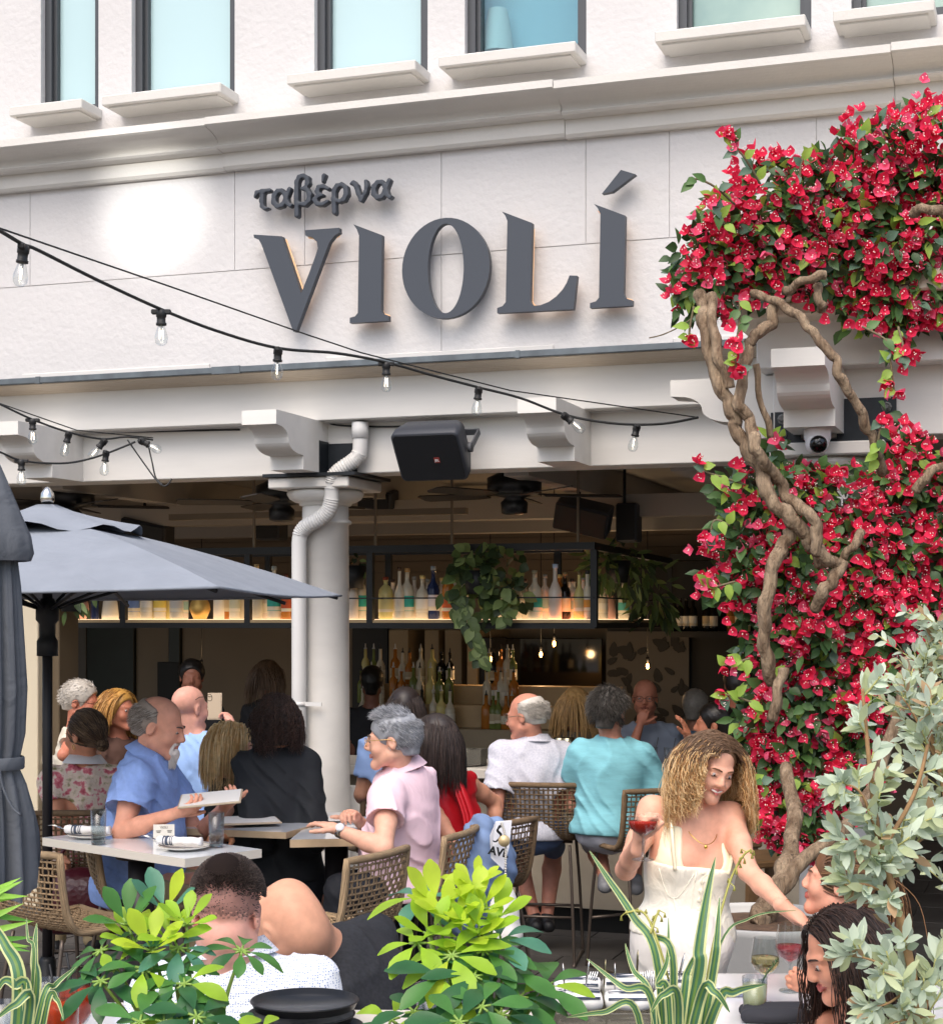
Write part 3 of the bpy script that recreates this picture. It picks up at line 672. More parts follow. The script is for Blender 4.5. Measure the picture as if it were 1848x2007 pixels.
# bottles: glass body, label, cap
BOT = {}
GL = {'clear': ('#e4dcc6', .3), 'yellow': ('#d9cc86', .2), 'frost': ('#d8cbbd', .1), 'blue': ('#27345c', .3), 'amber': ('#c07a34', .3), 'dark': ('#16140f', .1), 'green': ('#7d8a4a', .3), 'pink': ('#c79b8c', .1), 'white': ('#d8d3c4', 0), 'gold': ('#c9a45c', 0), 'brown': ('#3a1c10', .2)}
def gmat(k):
    c, t = GL[k]; return M('bottle_' + k, c, .12 if t else .45, spec=.6, trans=t, ior=1.3, metal=.6 if k == 'gold' else 0)
def bprof(kind, r, h):
    if kind == 'round': return [(r * .9, 0), (r, h * .03), (r, h * .55), (r * .85, h * .64), (r * .42, h * .72), (r * .32, h * .78), (r * .32, h * .93), (r * .38, h * .93), (r * .38, h)]
    if kind == 'slim': return [(r * .95, 0), (r, h * .02), (r, h * .5), (r * .7, h * .6), (r * .34, h * .7), (r * .3, h * .98), (r * .36, h)]
    if kind == 'squat': return [(r * .9, 0), (r, h * .04), (r, h * .6), (r * .92, h * .7), (r * .6, h * .78), (r * .3, h * .82), (r * .28, h * .9), (r * .36, h * .91), (r * .36, h)]
    if kind == 'wine': return [(r * .95, 0), (r, h * .02), (r, h * .6), (r * .8, h * .68), (r * .38, h * .76), (r * .34, h)]
    if kind == 'carafe': return [(r * .6, 0), (r, h * .3), (r * .9, h * .5), (r * .45, h * .75), (r * .4, h * .95), (r * .5, h)]
    if kind == 'jug': return [(r, 0), (r * 1.02, h * .1), (r * .75, h * .55), (r * .5, h * .7), (r * .62, h * .85), (r * .6, h)]
    if kind == 'cyl': return [(r, 0), (r, h * .98), (r * .9, h)]
def bottle(pos, h, r, kind, glass, lab, cap, label, group, cat='bottle', spout=False):
    key = (round(h, 3), round(r, 3), kind, glass, lab, cap, spout)
    if key not in BOT:
        t = thing('bottle', label, cat, (0, 0, 0), 0, group); b = MB(); b.lathe(bprof(kind, r, h), seg=14); b.build('glass_body', gmat(glass), t)
        if lab:
            b = MB(); b.lathe([(r * 1.012, h * .16), (r * 1.012, h * (.46 if kind != 'slim' else .4))], seg=14, capb=False, capt=False); lo = b.build('paper_label', M('label_' + lab, lab, .6), t)
            b = MB(); b.lathe([(r * 1.02, h * .17), (r * 1.02, h * .24)], seg=14, capb=False, capt=False); b.build('label_band', M('band_cream', '#d9d0b8', .6), lo)
        b = MB()
        if spout: b.lathe([(r * .36, h), (r * .36, h * 1.02), (.006, h * 1.05), (.005, h * 1.13), (.002, h * 1.16)], seg=8)
        else: b.lathe([(r * .4, h * .93), (r * .42, h * 1.005), (r * .3, h * 1.01)], seg=10)
        b.build('pourer' if spout else 'cap', M('cap_' + cap, cap, .4), t); BOT[key] = t
    else:
        t = copy_tree(BOT[key]); t['label'] = label; t['group'] = group
    t.location = pos; t.rotation_euler = (0, 0, random.random() * 6); return t
row = [(160, 1150, 30, 'carafe', 'pink', None, '#b9a890', 'pinkish glass carafe holding a green sprig at the left end of the hanging shelf'),
 (186, 1120, 16, 'slim', 'blue', None, '#1b2233', 'dark blue bottle beside the white scribbled jug on the hanging shelf'),
 (216, 1128, 33, 'jug', 'white', None, '#d8d3c4', 'white ceramic jug with black scribble marks on the hanging shelf'),
 (262, 1122, 26, 'round', 'clear', '#6c86b8', '#8a8a86', 'clear bottle with blue label just right of the scribbled jug'),
 (287, 1118, 25, 'round', 'clear', '#e0dccf', '#333333', 'clear bottle with white label left of the yellow labelled one'),
 (313, 1120, 25, 'squat', 'clear', '#d8c05a', '#5d88b8', 'bottle with yellow and blue label under the umbrella edge'),
 (346, 1122, 27, 'round', 'clear', '#c9c6bd', '#a9a8a0', 'clear bottle with small pale label left of the gold vessel'),
 (392, 1150, 42, 'carafe', 'gold', None, '#c9a45c', 'round gold vessel glowing on the hanging shelf'),
 (429, 1140, 22, 'cyl', 'white', None, '#d8d3c4', 'plain white cylinder bottle right of the gold vessel'),
 (460, 1125, 22, 'squat', 'clear', '#bdbca0', '#444444', 'clear bottle right of the white cylinder and left of the first upright'),
 (503, 1106, 24, 'slim', 'clear', None, '#c4a878', 'tall clear bottle with cork above the umbrella tip'),
 (537, 1110, 27, 'round', 'clear', '#2f9b8d', '#9aa09a', 'teal labelled bottle just left of the drainpipe'),
 (561, 1125, 20, 'squat', 'amber', '#b5502a', '#5a2a18', 'orange bottle half hidden by the drainpipe'),
 (692, 1125, 22, 'slim', 'frost', None, '#9a948a', 'frosted bottle against the right edge of the column'),
 (707, 1112, 22, 'round', 'clear', '#2f9b8d', '#b59a72', 'teal labelled bottle between the column and the black upright'),
 (756, 1131, 29, 'squat', 'yellow', '#cfc58a', '#8a3a22', 'yellow green bottle with square shoulders, first right of the black upright'),
 (783, 1112, 20, 'slim', 'clear', '#d8d0be', '#4a3524', 'slim clear bottle half behind the teal labelled one'),
 (798, 1114, 27, 'round', 'clear', '#2f9b8d', '#b08a58', 'teal labelled bottle with cork right of the yellow green bottle'),
 (828, 1128, 27, 'round', 'clear', '#e2ddd0', '#c8b070', 'clear bottle with white label and gold stopper'),
 (849, 1110, 25, 'round', 'blue', '#c9c5c8', '#8c9296', 'blue tinted bottle with diamond white label'),
 (879, 1121, 26, 'squat', 'amber', '#d3622c', '#d84030', 'orange bottle with bright red cap beside the hanging plant'),
 (906, 1118, 24, 'slim', 'clear', '#a9b6cc', '#9fb2cc', 'pale bottle behind the hanging pothos leaves'),
 (1009, 1134, 27, 'round', 'clear', '#e2ddd0', '#c8b070', 'clear bottle with gold stopper right of the hanging plant'),
 (1048, 1118, 30, 'round', 'clear', '#2f9b8d', '#8f8a70', 'large teal labelled bottle right of the hanging plant'),
 (1088, 1106, 27, 'slim', 'frost', None, '#a9bdd6', 'tall frosted bottle with white bird mark'),
 (1107, 1122, 23, 'round', 'dark', '#d6cba8', '#8a7a58', 'dark bottle with cream oval label'),
 (1135, 1120, 22, 'slim', 'yellow', '#c7b98a', '#6a5a3a', 'pale amber bottle left of the corner upright'),
 (1151, 1118, 24, 'slim', 'clear', '#c98f3a', '#2a2a2a', 'clear bottle with orange label at the corner upright')]
yb = []
for x, yt, wpx, kind, gls, lab, cap, lb in row:
    v = VR + .17 + random.uniform(-.03, .06); p = F(x, 1215, v); s = 3300 / (P0Y * CT + v) * (CT + (x - CX) / FPX * ST)
    hh = (1213 - yt) / s; bottle(Fw(p.x, v, ZS + .005), max(hh, .14), wpx / s / 2, kind, gls, lab, cap, lb, 'bottles on the hanging shelf')
for i, (t, dv, yt, wpx, kind, gls, lab, cap, lb) in enumerate([(.12, .16, 1142, 24, 'round', 'green', '#d3cf9a', '#b5a060', 'green bottle with pale label first past the corner upright'), (.2, .3, 1140, 34, 'carafe', 'white', None, '#b9a890', 'white vase holding a spiky plant on the hanging shelf'), (.3, .14, 1135, 20, 'slim', 'clear', '#d0cdc0', '#7a7a72', 'slim clear bottle right of the white vase'), (.42, .18, 1134, 30, 'slim', 'pink', None, '#b8a094', 'pink frosted bottle near the far end of the shelf'), (.58, .16, 1142, 22, 'round', 'clear', '#4a9a90', '#7a7a72', 'small clear bottle with green label near the far end of the shelf'), (.75, .2, 1160, 34, 'cyl', 'dark', None, '#333333', 'dark glass jar at the far end of the hanging shelf')]):
    q = TR @ Vector((LR * t, dv, 0)); P = Fw(q.x, q.y, ZS + .005); s = 3300 / P.y; bottle(P, (1213 - yt) / s, wpx / s / 2, kind, gls, lab, cap, lb, 'bottles on the hanging shelf')
rq = random.Random(8)
for i, x in enumerate((275, 300, 330, 360, 440, 474, 522, 548, 700, 770, 812, 838, 865, 893, 985, 1028, 1068, 1097, 1121, 1143)):
    v = VR + .3; p = F(x, 1215, v); bottle(Fw(p.x, v, ZS + .005), rq.uniform(.27, .36), rq.uniform(.036, .044), rq.choice(['round', 'slim', 'squat', 'wine']), rq.choice(['clear', 'clear', 'clear', 'yellow', 'frost', 'amber']), rq.choice([None, '#e0d8c4', '#c9bfa6', '#8fb0a8']), rq.choice(['#c8b070', '#8a8a86', '#3a2a20']), 'pale bottle in the back row of the hanging shelf, number %d from the left' % (i + 1) if 0 else 'pale back row bottle %s on the hanging shelf' % ('near the left end', 'behind the white label', 'right of the yellow label', 'left of the gold vessel', 'right of the white cylinder', 'left of the second upright', 'above the parasol tip', 'beside the teal label left of the pipe', 'touching the column edge', 'behind the yellow green bottle', 'between teal and white labels', 'behind the diamond label', 'left of the red cap', 'under the pothos leaves', 'left of the gold stopper', 'right of the gold stopper', 'left of the bird marked bottle', 'behind the cream oval label', 'left of the corner pair', 'behind the corner pair')[i], 'bottles on the hanging shelf')
# black scribbles on the jug are part of the place: a few strokes
# back bar with stepped bottles
bb_ = thing('back_bar', 'low wooden back bar unit crowded with spirit bottles behind the counter', 'cabinet', (0, P0Y, 0), -TH)
va = 3.0
b = MB(); b.box((ux(690, 1400, va), va, 0), (ux(1180, 1400, va), va + .75, 1.12)); b.build('cabinet', m_trim, bb_, world=False)
b = MB(); b.box((ux(690, 1400, va) + .02, va + .25, 1.121), (ux(1175, 1400, va), va + .5, 1.3)); b.box((ux(690, 1400, va) + .02, va + .501, 1.121), (ux(1175, 1400, va), va + .74, 1.45)); b.build('tier', m_shelfw, bb_, world=False)
rnd = random.Random(11); k = 0
ordw = ['first', 'second', 'third', 'fourth', 'fifth', 'sixth', 'seventh', 'eighth', 'ninth', 'tenth', 'eleventh']
gn = {'clear': 'clear', 'amber': 'amber', 'dark': 'dark', 'green': 'green', 'yellow': 'yellow', 'brown': 'brown'}
for tier, (dz, dv) in enumerate(((1.12, .12), (1.3, .37), (1.45, .62))):
    for grp, (xa, xb, n) in enumerate(((702, 895, 10), (950, 1010, 5))):
        for i in range(n):
            x = xa + (xb - xa) * (i + rnd.uniform(.2, .8)) / n; gl = rnd.choice(['clear', 'amber', 'dark', 'green', 'clear', 'amber', 'yellow'])
            v = va + dv; p = F(x, 1400, v)
            bottle(Fw(p.x, v, dz), rnd.choice((.27, .3)), rnd.choice((.036, .042)), rnd.choice(['round', 'wine', 'slim']), gl, rnd.choice([None, '#d9d4c4', '#b9a98a']), rnd.choice(['#b9b9b4', '#2a2a2a']),
                   '%s bottle, %s in the %s tier %s the window post' % (gn[gl], ordw[i], ('lowest', 'middle', 'top')[tier], ('left of', 'right of')[grp]), 'spirit bottles on the back bar', spout=True)
# wine shelf at the right
ws = thing('wine_shelf', 'dark wall shelf holding wine bottles behind the bougainvillea', 'shelf', (0, P0Y, 0), -TH)
b = MB(); vs_ = 4.6; zz = F(1400, 1238, vs_).z; b.box((ux(1312, 1230, vs_), vs_, zz - .05), (ux(1500, 1230, vs_), vs_ + .4, zz)); b.box((ux(1312, 1230, vs_), vs_, zz + .62), (ux(1500, 1230, vs_), vs_ + .4, zz + .67)); b.build('board', m_dark, ws, world=False)
b = MB(); b.box((ux(1312, 1230, vs_), vs_ + .36, zz + .001), (ux(1500, 1230, vs_), vs_ + .4, zz + .619)); b.build('back_panel', m_dark, ws, world=False)
for i, (x, gl, lab) in enumerate(((1322, 'dark', '#d8d8d2'), (1333, 'dark', '#d8d8d2'), (1345, 'dark', '#d8d8d2'), (1358, 'dark', '#d8d8d2'), (1385, 'dark', '#b7a88a'), (1398, 'dark', '#d8cdb8'), (1432, 'amber', '#e08a3a'), (1448, 'clear', '#d8d0be'), (1462, 'yellow', '#c9b06a'))):
    p = F(x, 1230, vs_ + .12); bottle(Fw(p.x, vs_ + .12, zz), .29, .038, 'wine', gl, lab, '#2a2a2a', '%s wine bottle, %s from the left on the dark wall shelf' % (gn[gl], ordw[i]), 'wine bottles on the wall shelf')
# things on the bar counter
def Pc(x, v): p = F(x, 1480, v); return Fw(p.x, v, 1.05)
for x, lb in ((93, 'brown beer bottle with round white label nearest the folded parasol'), (113, 'brown beer bottle right of its twin, close to the black pole'), (228, 'brown beer bottle with red label on the bar left of the bun haired woman')):
    bottle(Pc(x, .62), .24, .031, 'wine', 'brown', '#c8c2b4', '#b08a40', lb, 'beer bottles on the bar')
def lathe_thing(name, label, cat, pos, prof, mat, group=None, seg=20):
    b = MB(); b.lathe(prof, pos, seg); o = b.build(name, mat); return tag(o, label, cat, group)
m_clear = glassy('thin_glass', '#e4e8e8'); m_acr = M('clear_acrylic', '#8f8b80', .25, trans=.6, ior=1.1)
for x, w_, lb in ((248, .17, 'clear acrylic straw and napkin caddy on the bar behind the bun haired woman'), (885, .15, 'acrylic caddy on the bar right of the woman in red'), (925, .16, 'clear plastic napkin holder on the bar beside the white shirted man')):
    p = Pc(x, .6); c = thing('bar_caddy', lb, 'caddy', p, -TH); b = MB(); b.box((-w_ / 2, -.06, 0), (w_ / 2, .06, .012)); b.build('base', m_black, c, world=False)
    b = MB()
    for q in ((-w_ / 2, -.06, w_ / 2, -.055), (-w_ / 2, .055, w_ / 2, .06), (-w_ / 2, -.055, -w_ / 2 + .005, .055), (w_ / 2 - .005, -.055, w_ / 2, .055), (-.003, -.055, .003, .055)): b.box((q[0], q[1], .0125), (q[2], q[3], .11))
    b.build('walls', m_acr, c, world=False); b = MB(); b.box((-w_ / 2 + .008, -.045, .013), (-.01, .045, .09), bev=.005); b.build('napkins', M('paper_white', '#d9d6cf', .8), c, world=False)
b = MB(); p = Pc(905, .62); b.lathe([(.14, .0), (.17, .012), (.165, .014), (.13, .006)], p, 24); tag(b.build('round_tray', M('tray_grey', '#6b665e', .5)), 'round grey serving tray lying on the bar', 'tray')
for x, lb in ((1098, 'steel cocktail shaker behind the white shirted man'), (1113, 'gold cocktail shaker between the two seated bar men')):
    p = Pc(x, .95); b = MB(); b.lathe([(.035, 0), (.045, .17), (.043, .172), (.043, .168)], p, 18); tag(b.build('cocktail_shaker', M('shaker_steel', '#b7aa8c', .18, metal=1)), lb, 'shaker', 'shakers on the bar')
p = Pc(1147, .7); t = thing('coupe_glass', 'coupe of yellow cocktail on the bar between the two seated men', 'glass', p)
b = MB(); b.lathe([(.035, 0), (.032, .004), (.005, .008), (.004, .08), (.02, .095), (.045, .12), (.05, .15)], p, 18, capt=False); b.build('glass', m_clear, t)
b = MB(); b.lathe([(.012, .095), (.04, .12), (.045, .138)], p, 18); b.build('drink', M('yellow_drink', '#c9b43a', .1, trans=.3), t)
for i, (x, lb) in enumerate(((1278, 'clear tumbler on the bar right of the teal shirted man'), (1312, 'clear tumbler with green herbs near the raised hand'), (866, 'straw glass on the bar right of the dark haired woman'))):
    p = Pc(x, .75); t = thing('bar_glass', lb, 'glass', p); b = MB(); b.lathe([(.03, 0), (.036, .14)], p, 16, capt=False); b.build('glass', m_clear, t)
    b = MB(); b.lathe([(.028, .01), (.031, .07)], p, 14); b.build('drink', M('pale_drink', '#9a9580', .15, trans=.4), t); b = MB(); b.tube([p + Vector((0, 0, .02)), p + Vector((.04, .01, .2))], .003, 5); b.build('straw', m_black, t)
# ceiling fans
m_fan = M('fan_black', '#17181a', .4, var=.2); m_blade = M('fan_blade', '#2b2622', .6, var=.2)
def make_fan():
    f = thing('ceiling_fan', '', 'fan'); b = MB(); b.lathe([(.02, .16), (.02, .3)], seg=10); b.build('downrod', m_fan, f)
    b = MB(); b.lathe([(.05, -.17), (.085, -.16), (.09, -.09), (.06, -.06), (.15, -.04), (.18, -.02), (.18, .07), (.12, .1), (.05, .16), (.0, .165)], seg=24); b.build('motor_housing', m_fan, f)
    for k in range(5):
        T = Matrix.Rotation(2 * PI * k / 5, 4, 'Z') @ Matrix.Rotation(R(10), 4, 'X'); b = MB(); q = [(.2, -.05), (.3, -.07), (.68, -.075), (.71, -.05), (.71, .05), (.68, .075), (.3, .07), (.2, .05)]
        b.prism([T @ Vector((x, y, -.045)) for x, y in q], [T @ Vector((x, y, -.037)) for x, y in q]); bl = b.build('blade', m_blade, f)
        b = MB(); b.box((.1, -.02, -.037), (.28, .02, -.03), T=T); b.build('blade_arm', m_fan, bl)
    return f
f0 = None
for x, y, v, a, lb in ((136, 980, .75, .3, 'black ceiling fan above the open grey parasol'), (552, 974, .75, .75, 'black ceiling fan left of the round column'), (1008, 958, .75, 0.1, 'black ceiling fan right of the tilted loudspeaker')):
    f = f0 and copy_tree(f0) or make_fan(); f0 = f0 or f; p = F(x, y, v); f.location = Fw(p.x, v, p.z); f.rotation_euler = (0, 0, a); f['label'] = lb; f['group'] = 'ceiling fans under the bar ceiling'
# hung black speakers and screens inside
for x0, x1, y0, y1, v, tl, lb in ((1085, 1190, 992, 1052, 1.6, 25, 'large black speaker hung from the ceiling right of the fan'), (1206, 1247, 985, 1062, 1.9, 0, 'narrow black box speaker beside the large hung speaker'), (500, 546, 1010, 1058, 2.2, 0, 'small black box speaker left of the round column'), (236, 322, 1022, 1072, 2.0, 20, 'black panel speaker above the bottle rack near the parasol'), (700, 765, 962, 1000, 1.9, 12, 'black screen seen edge on right of the column capital')):
    a = F(x0, y1, v); c = F(x1, y0, v); ctr = (a + c) / 2; t = thing('hung_speaker', lb, 'speaker', Fw(*ctr), 0, 'black speakers hung inside'); w_ = (c.x - a.x) / 2; h_ = (c.z - a.z) / 2
    T = FM @ Matrix.Translation(ctr) @ Matrix.Rotation(R(tl), 4, 'X') @ Matrix.Rotation(R(tl * .6), 4, 'Y'); b = MB(); b.box((-w_, 0, -h_), (w_, .18, h_), T=T, bev=.012); b.build('cabinet', m_spk, t); b = MB(); b.box((-w_ + .012, -.008, -h_ + .012), (w_ - .012, -.001, h_ - .012), T=T); b.build('grille', m_grl, t)
    b = MB(); b.tube([Fw(*ctr) + Vector((0, .1, 0)), Vector((Fw(*ctr).x, Fw(*ctr).y + .1, ZI + .1))], .012, 6); b.build('hanger', m_black, t)
b = MB(); a = F(690, 1012, 1.5); c = F(912, 1000, 1.5); b.box((a.x - 1.5, 1.5, a.z), (c.x, 1.56, c.z + .02)); b.build('ceiling_rail', m_int, bld, world=False)
# pendant lamps deep in the room
pl0 = None
for x, y, v, lb in ((1086, 1262, 3.9, 'lit pendant bulb, topmost of the three over the back bar'), (1060, 1283, 4.2, 'lit pendant bulb between two brighter ones over the back bar'), (961, 1292, 3.9, 'lit pendant bulb beside the window post'), (1269, 1306, 4.3, 'lit pendant bulb in front of the patterned screen'), (395, 1310, 4.6, 'tiny lit pendant bulb above the bald man in pale blue')):
    p = F(x, y, v); P = Fw(*p); t = thing('pendant_lamp', lb, 'lamp', P, 0, 'lit pendant lamps inside'); b = MB(); b.sphere(P, (.013, .013, .026), 10, 8); b.build('bulb', M('warm_bulb', '#ffb060', emit=14, ecol='#ffae5a'), t)
    b = MB(); b.tube([P + Vector((0, 0, .03)), P + Vector((0, 0, .08))], .014, 8); b.tube([P + Vector((0, 0, .08)), Vector((P.x, P.y, ZI + .1))], .004, 5); b.build('cord', m_black, t)
    ld = bpy.data.lights.new('pendant_glow', 'POINT'); ld.energy = 2; ld.color = (1, .62, .3); ld.shadow_soft_size = .04; lo_ = bpy.data.objects.new('pendant_glow', ld); COL.objects.link(lo_); lo_.parent = t; lo_.location = (0, -.06, -.02)
# ---------------------------------------------------------------- leaves
def leaf(mb, base, d, up, L, w, mi=0, fold=.25, bend=.25, tip=1.0, nseg=4, shape=(0, .75, 1, .7, 0)):
    d = Vector(d).normalized(); s = d.cross(Vector(up))
    if s.length < 1e-4: s = Vector((1, 0, 0))
    s.normalize(); n = s.cross(d).normalized(); vs = []; 
    for i in range(nseg + 1):
        t = i / nseg; c = base + d * (L * t) - n * (bend * L * t * t); wd = w * .5 * shape[min(i, len(shape) - 1)]
        vs += [c - s * wd + n * (fold * wd), c, c + s * wd + n * (fold * wd)]
    fs = []
    for i in range(nseg):
        a = i * 3; fs += [(a, a + 1, a + 4, a + 3), (a + 1, a + 2, a + 5, a + 4)]
    mb.add(vs, fs, mi, True)
def lmat(name, col, rough=.45, tr=.25, var=.15):
    if name in MATS: return MATS[name]
    m = M(name, col, rough, spec=.35, var=var, vscale=14); nt = m.node_tree; b = nt.nodes['Principled BSDF']; out = nt.nodes['Material Output']
    t = nt.nodes.new('ShaderNodeBsdfTranslucent'); c = C(col) if isinstance(col, str) else col; t.inputs[0].default_value = tuple(min(1, x * 1.3) for x in c[:3]) + (1,)
    mx = nt.nodes.new('ShaderNodeMixShader'); mx.inputs[0].default_value = tr; nt.links.new(b.outputs[0], mx.inputs[1]); nt.links.new(t.outputs[0], mx.inputs[2]); nt.links.new(mx.outputs[0], out.inputs[0]); return m
m_po = [lmat('pothos_leaf', '#55683a'), lmat('pothos_leaf_dark', '#34442a'), lmat('pothos_leaf_pale', '#7d8f58')]
def rv(a=1): return Vector((random.uniform(-a, a), random.uniform(-a, a), random.uniform(-a, a)))
def hang_plant(label, blobs, n, L, w, trails=()):
    c0 = J(*blobs[0][:3]); t = thing('hanging_plant', label, 'plant', c0); b = MB()
    for _ in range(n):
        bl = random.choice(blobs); c = J(*bl[:3]); r = bl[3]; d = rv().normalized(); p = c + d * r * random.uniform(.4, 1); q = (d + Vector((0, -.4, -.7)) + rv(.6)).normalized()
        leaf(b, p, q, Vector((0, -1, .3)) + rv(.5), L * random.uniform(.7, 1.2), w * random.uniform(.8, 1.2), random.choice((0, 0, 1, 1, 2)))
    st = MB()
    for tr in trails:
        pts = catmull([J(*p) for p in tr], 5); st.tube(pts, .004, 5)
        for i, p in enumerate(pts):
            leaf(b, p, Vector((random.uniform(-1, 1), -.4, -.8)), Vector((0, -1, .2)), L * random.uniform(.8, 1.2), w, random.choice((0, 2, 1)))
    b.build('foliage', m_po, t)
    if st.v: st.build('stem', m_po[1], t)
    p = MB(); p.lathe([(.07, -.1), (.1, .06), (.095, .06), (.09, .04)], c0 - Vector((0, 0, .02)), 14); p.build('pot', m_black, t)
hang_plant('trailing pothos spilling from the middle of the bottle rack', [(935, 1130, 11.5, .2), (905, 1150, 11.5, .17), (985, 1120, 11.5, .17), (970, 1175, 11.5, .16), (930, 1100, 11.5, .14), (995, 1165, 11.5, .13)], 190, .1, .075, [[(915, 1180, 11.4), (925, 1230, 11.35), (935, 1275, 11.35), (942, 1292, 11.35)], [(890, 1160, 11.4), (905, 1205, 11.4), (930, 1250, 11.35)], [(985, 1180, 11.4), (992, 1215, 11.4)]])
hang_plant('dark spiky plant at the corner of the bottle rack', [(1210, 1110, 12.2, .22), (1245, 1125, 12.4, .2), (1175, 1110, 12, .15), (1270, 1160, 12.6, .2), (1290, 1190, 12.8, .15)], 200, .14, .035)
hang_plant('small leafy sprig standing at the left end of the shelf', [(140, 1165, 11.7, .12), (165, 1150, 11.7, .1)], 26, .1, .045)
hang_plant('thin sprig behind the column on the bottle rack', [(692, 1120, 12.0, .1), (700, 1105, 12.0, .07)], 22, .06, .03)
# ================================================================ string lights
m_cable = M('rubber_cable', '#2a2b2b', .6); m_sock = M('socket_black', '#252525', .5); m_bulbg = glassy('bulb_glass', '#f4f6f6', tint=.3); m_fil = M('filament', '#fff2da', emit=6, ecol='#ffeacb')
def bulb_mb(P, d, sc=1.0):
    q = Vector(d).normalized().to_track_quat('Z', 'Y').to_matrix().to_4x4(); T = Matrix.Translation(P) @ q @ Matrix.Scale(sc, 4)
    s = MB(); s.lathe([(.017, -.01), (.021, .0), (.021, .018), (.018, .02), (.018, .042), (.0215, .043), (.0215, .052), (.017, .053)], seg=14, T=T); s.box((-.04, -.012, -.012), (.04, .012, .008), T=T, bev=.004)
    g = MB(); g.lathe([(.013, .052), (.017, .065), (.0255, .092), (.027, .105), (.024, .122), (.014, .133), (0, .136)], seg=16, T=T)
    f = MB()
    for x in (-.005, .005): f.tube([T @ Vector((x, 0, .066)), T @ Vector((x * 1.4, 0, .108))], .0017 * sc, 5)
    c = MB(); c.tube([T @ Vector((0, 0, .05)), T @ Vector((0, 0, .072))], .006 * sc, 8)
    return s, g, f, c
def string(label, cable, wire, bulbs, r=.007, extra=()):
    P = [J(*p) for p in cable]; t = thing('string_lights', label, 'string lights', P[0], 0, 'festoon lights over the patio')
    b = MB(); b.tube(catmull(P, 6), r, 8); b.build('cable', m_cable, t)
    if wire: b = MB(); b.tube([J(*p) for p in wire], .0035, 6); b.build('support_wire', m_cable, t)
    for ex in extra: b = MB(); b.tube(catmull([J(*p) for p in ex], 6), .005, 6); b.build('loose_wire', m_cable, t)
    for x, y, Y, d in bulbs:
        s, g, f, c = bulb_mb(J(x, y, Y), d); so = s.build('bulb_holder', m_sock, t); go = g.build('bulb_glass', m_bulbg, so); f.build('filament', m_fil, so); c.build('filament_stem', M('stem_glass', '#c9c9c4', .3), so)
    return t
dn = (0, 0, -1)
string('long string of clear bulbs crossing in front of the sign', [(-30, 436, 5.6), (0, 452, 5.7), (46, 479, 5.9), (75, 490, 6.0), (190, 548, 6.4), (316, 606, 6.8), (430, 650, 7.2), (545, 682, 7.6), (660, 692, 7.9), (757, 710, 8.2), (850, 736, 8.4), (938, 759, 8.55), (1020, 780, 8.7), (1105, 812, 8.8), (1180, 827, 8.85), (1248, 832, 8.9), (1310, 829, 8.95), (1368, 818, 9.0)],
       [(-30, 438, 5.6), (0, 447, 5.7), (330, 560, 6.85), (600, 655, 7.75), (708, 691, 8.05), (1000, 765, 8.7), (1368, 818, 9.0)],
       [(46, 486, 5.9, (-.1, 0, -1)), (316, 612, 6.8, (0, 0, -1)), (545, 686, 7.6, (-.05, 0, -1)), (757, 714, 8.2, dn), (938, 763, 8.55, (-.1, 0, -1)), (1105, 814, 8.8, (.75, 0, -.6)), (1248, 836, 8.9, (-.2, 0, -1))])
string('short upper string of bulbs hooked to the beam at the left', [(-30, 778, 9.3), (0, 792, 9.35), (64, 822, 9.5), (135, 847, 9.65), (200, 860, 9.8), (250, 856, 9.9), (300, 862, 9.95)], [(-30, 780, 9.3), (150, 843, 9.7), (300, 858, 9.95)],
       [(64, 824, 9.5, dn), (135, 850, 9.65, (-.25, 0, -1)), (205, 864, 9.8, (-.7, 0, -.8)), (276, 864, 9.9, (.8, 0, -.4))], extra=[[(250, 862, 9.9), (280, 905, 9.9), (310, 945, 9.85), (325, 952, 9.85), (337, 938, 9.85)], [(290, 870, 9.95), (298, 905, 9.9), (305, 935, 9.9), (318, 950, 9.85)]], r=.006)
string('short lower string of bulbs below the left scroll bracket', [(-30, 878, 9.3), (0, 886, 9.4), (40, 902, 9.5), (100, 908, 9.6), (150, 905, 9.7), (205, 890, 9.8), (265, 866, 9.9)], None, [(42, 904, 9.5, dn), (208, 887, 9.8, (-.1, 0, -1))], r=.006)
b = MB(); b.tube(catmull([Fw(*F(x, y, v)) for x, y, v in ((-30, 862, -.01), (150, 850, -.01), (330, 845, -.01), (470, 842, -.01))], 5), .006, 6); b.tube(catmull([Fw(*F(x, y, v)) for x, y, v in ((640, 822, -.02), (660, 833, -.02), (760, 836, -.02), (850, 832, -.02), (868, 826, -.02), (875, 835, -.05))], 5), .006, 6)
tag(b.build('beam_cable', m_cable), 'thin black cable clipped under the upper beam', 'cable')

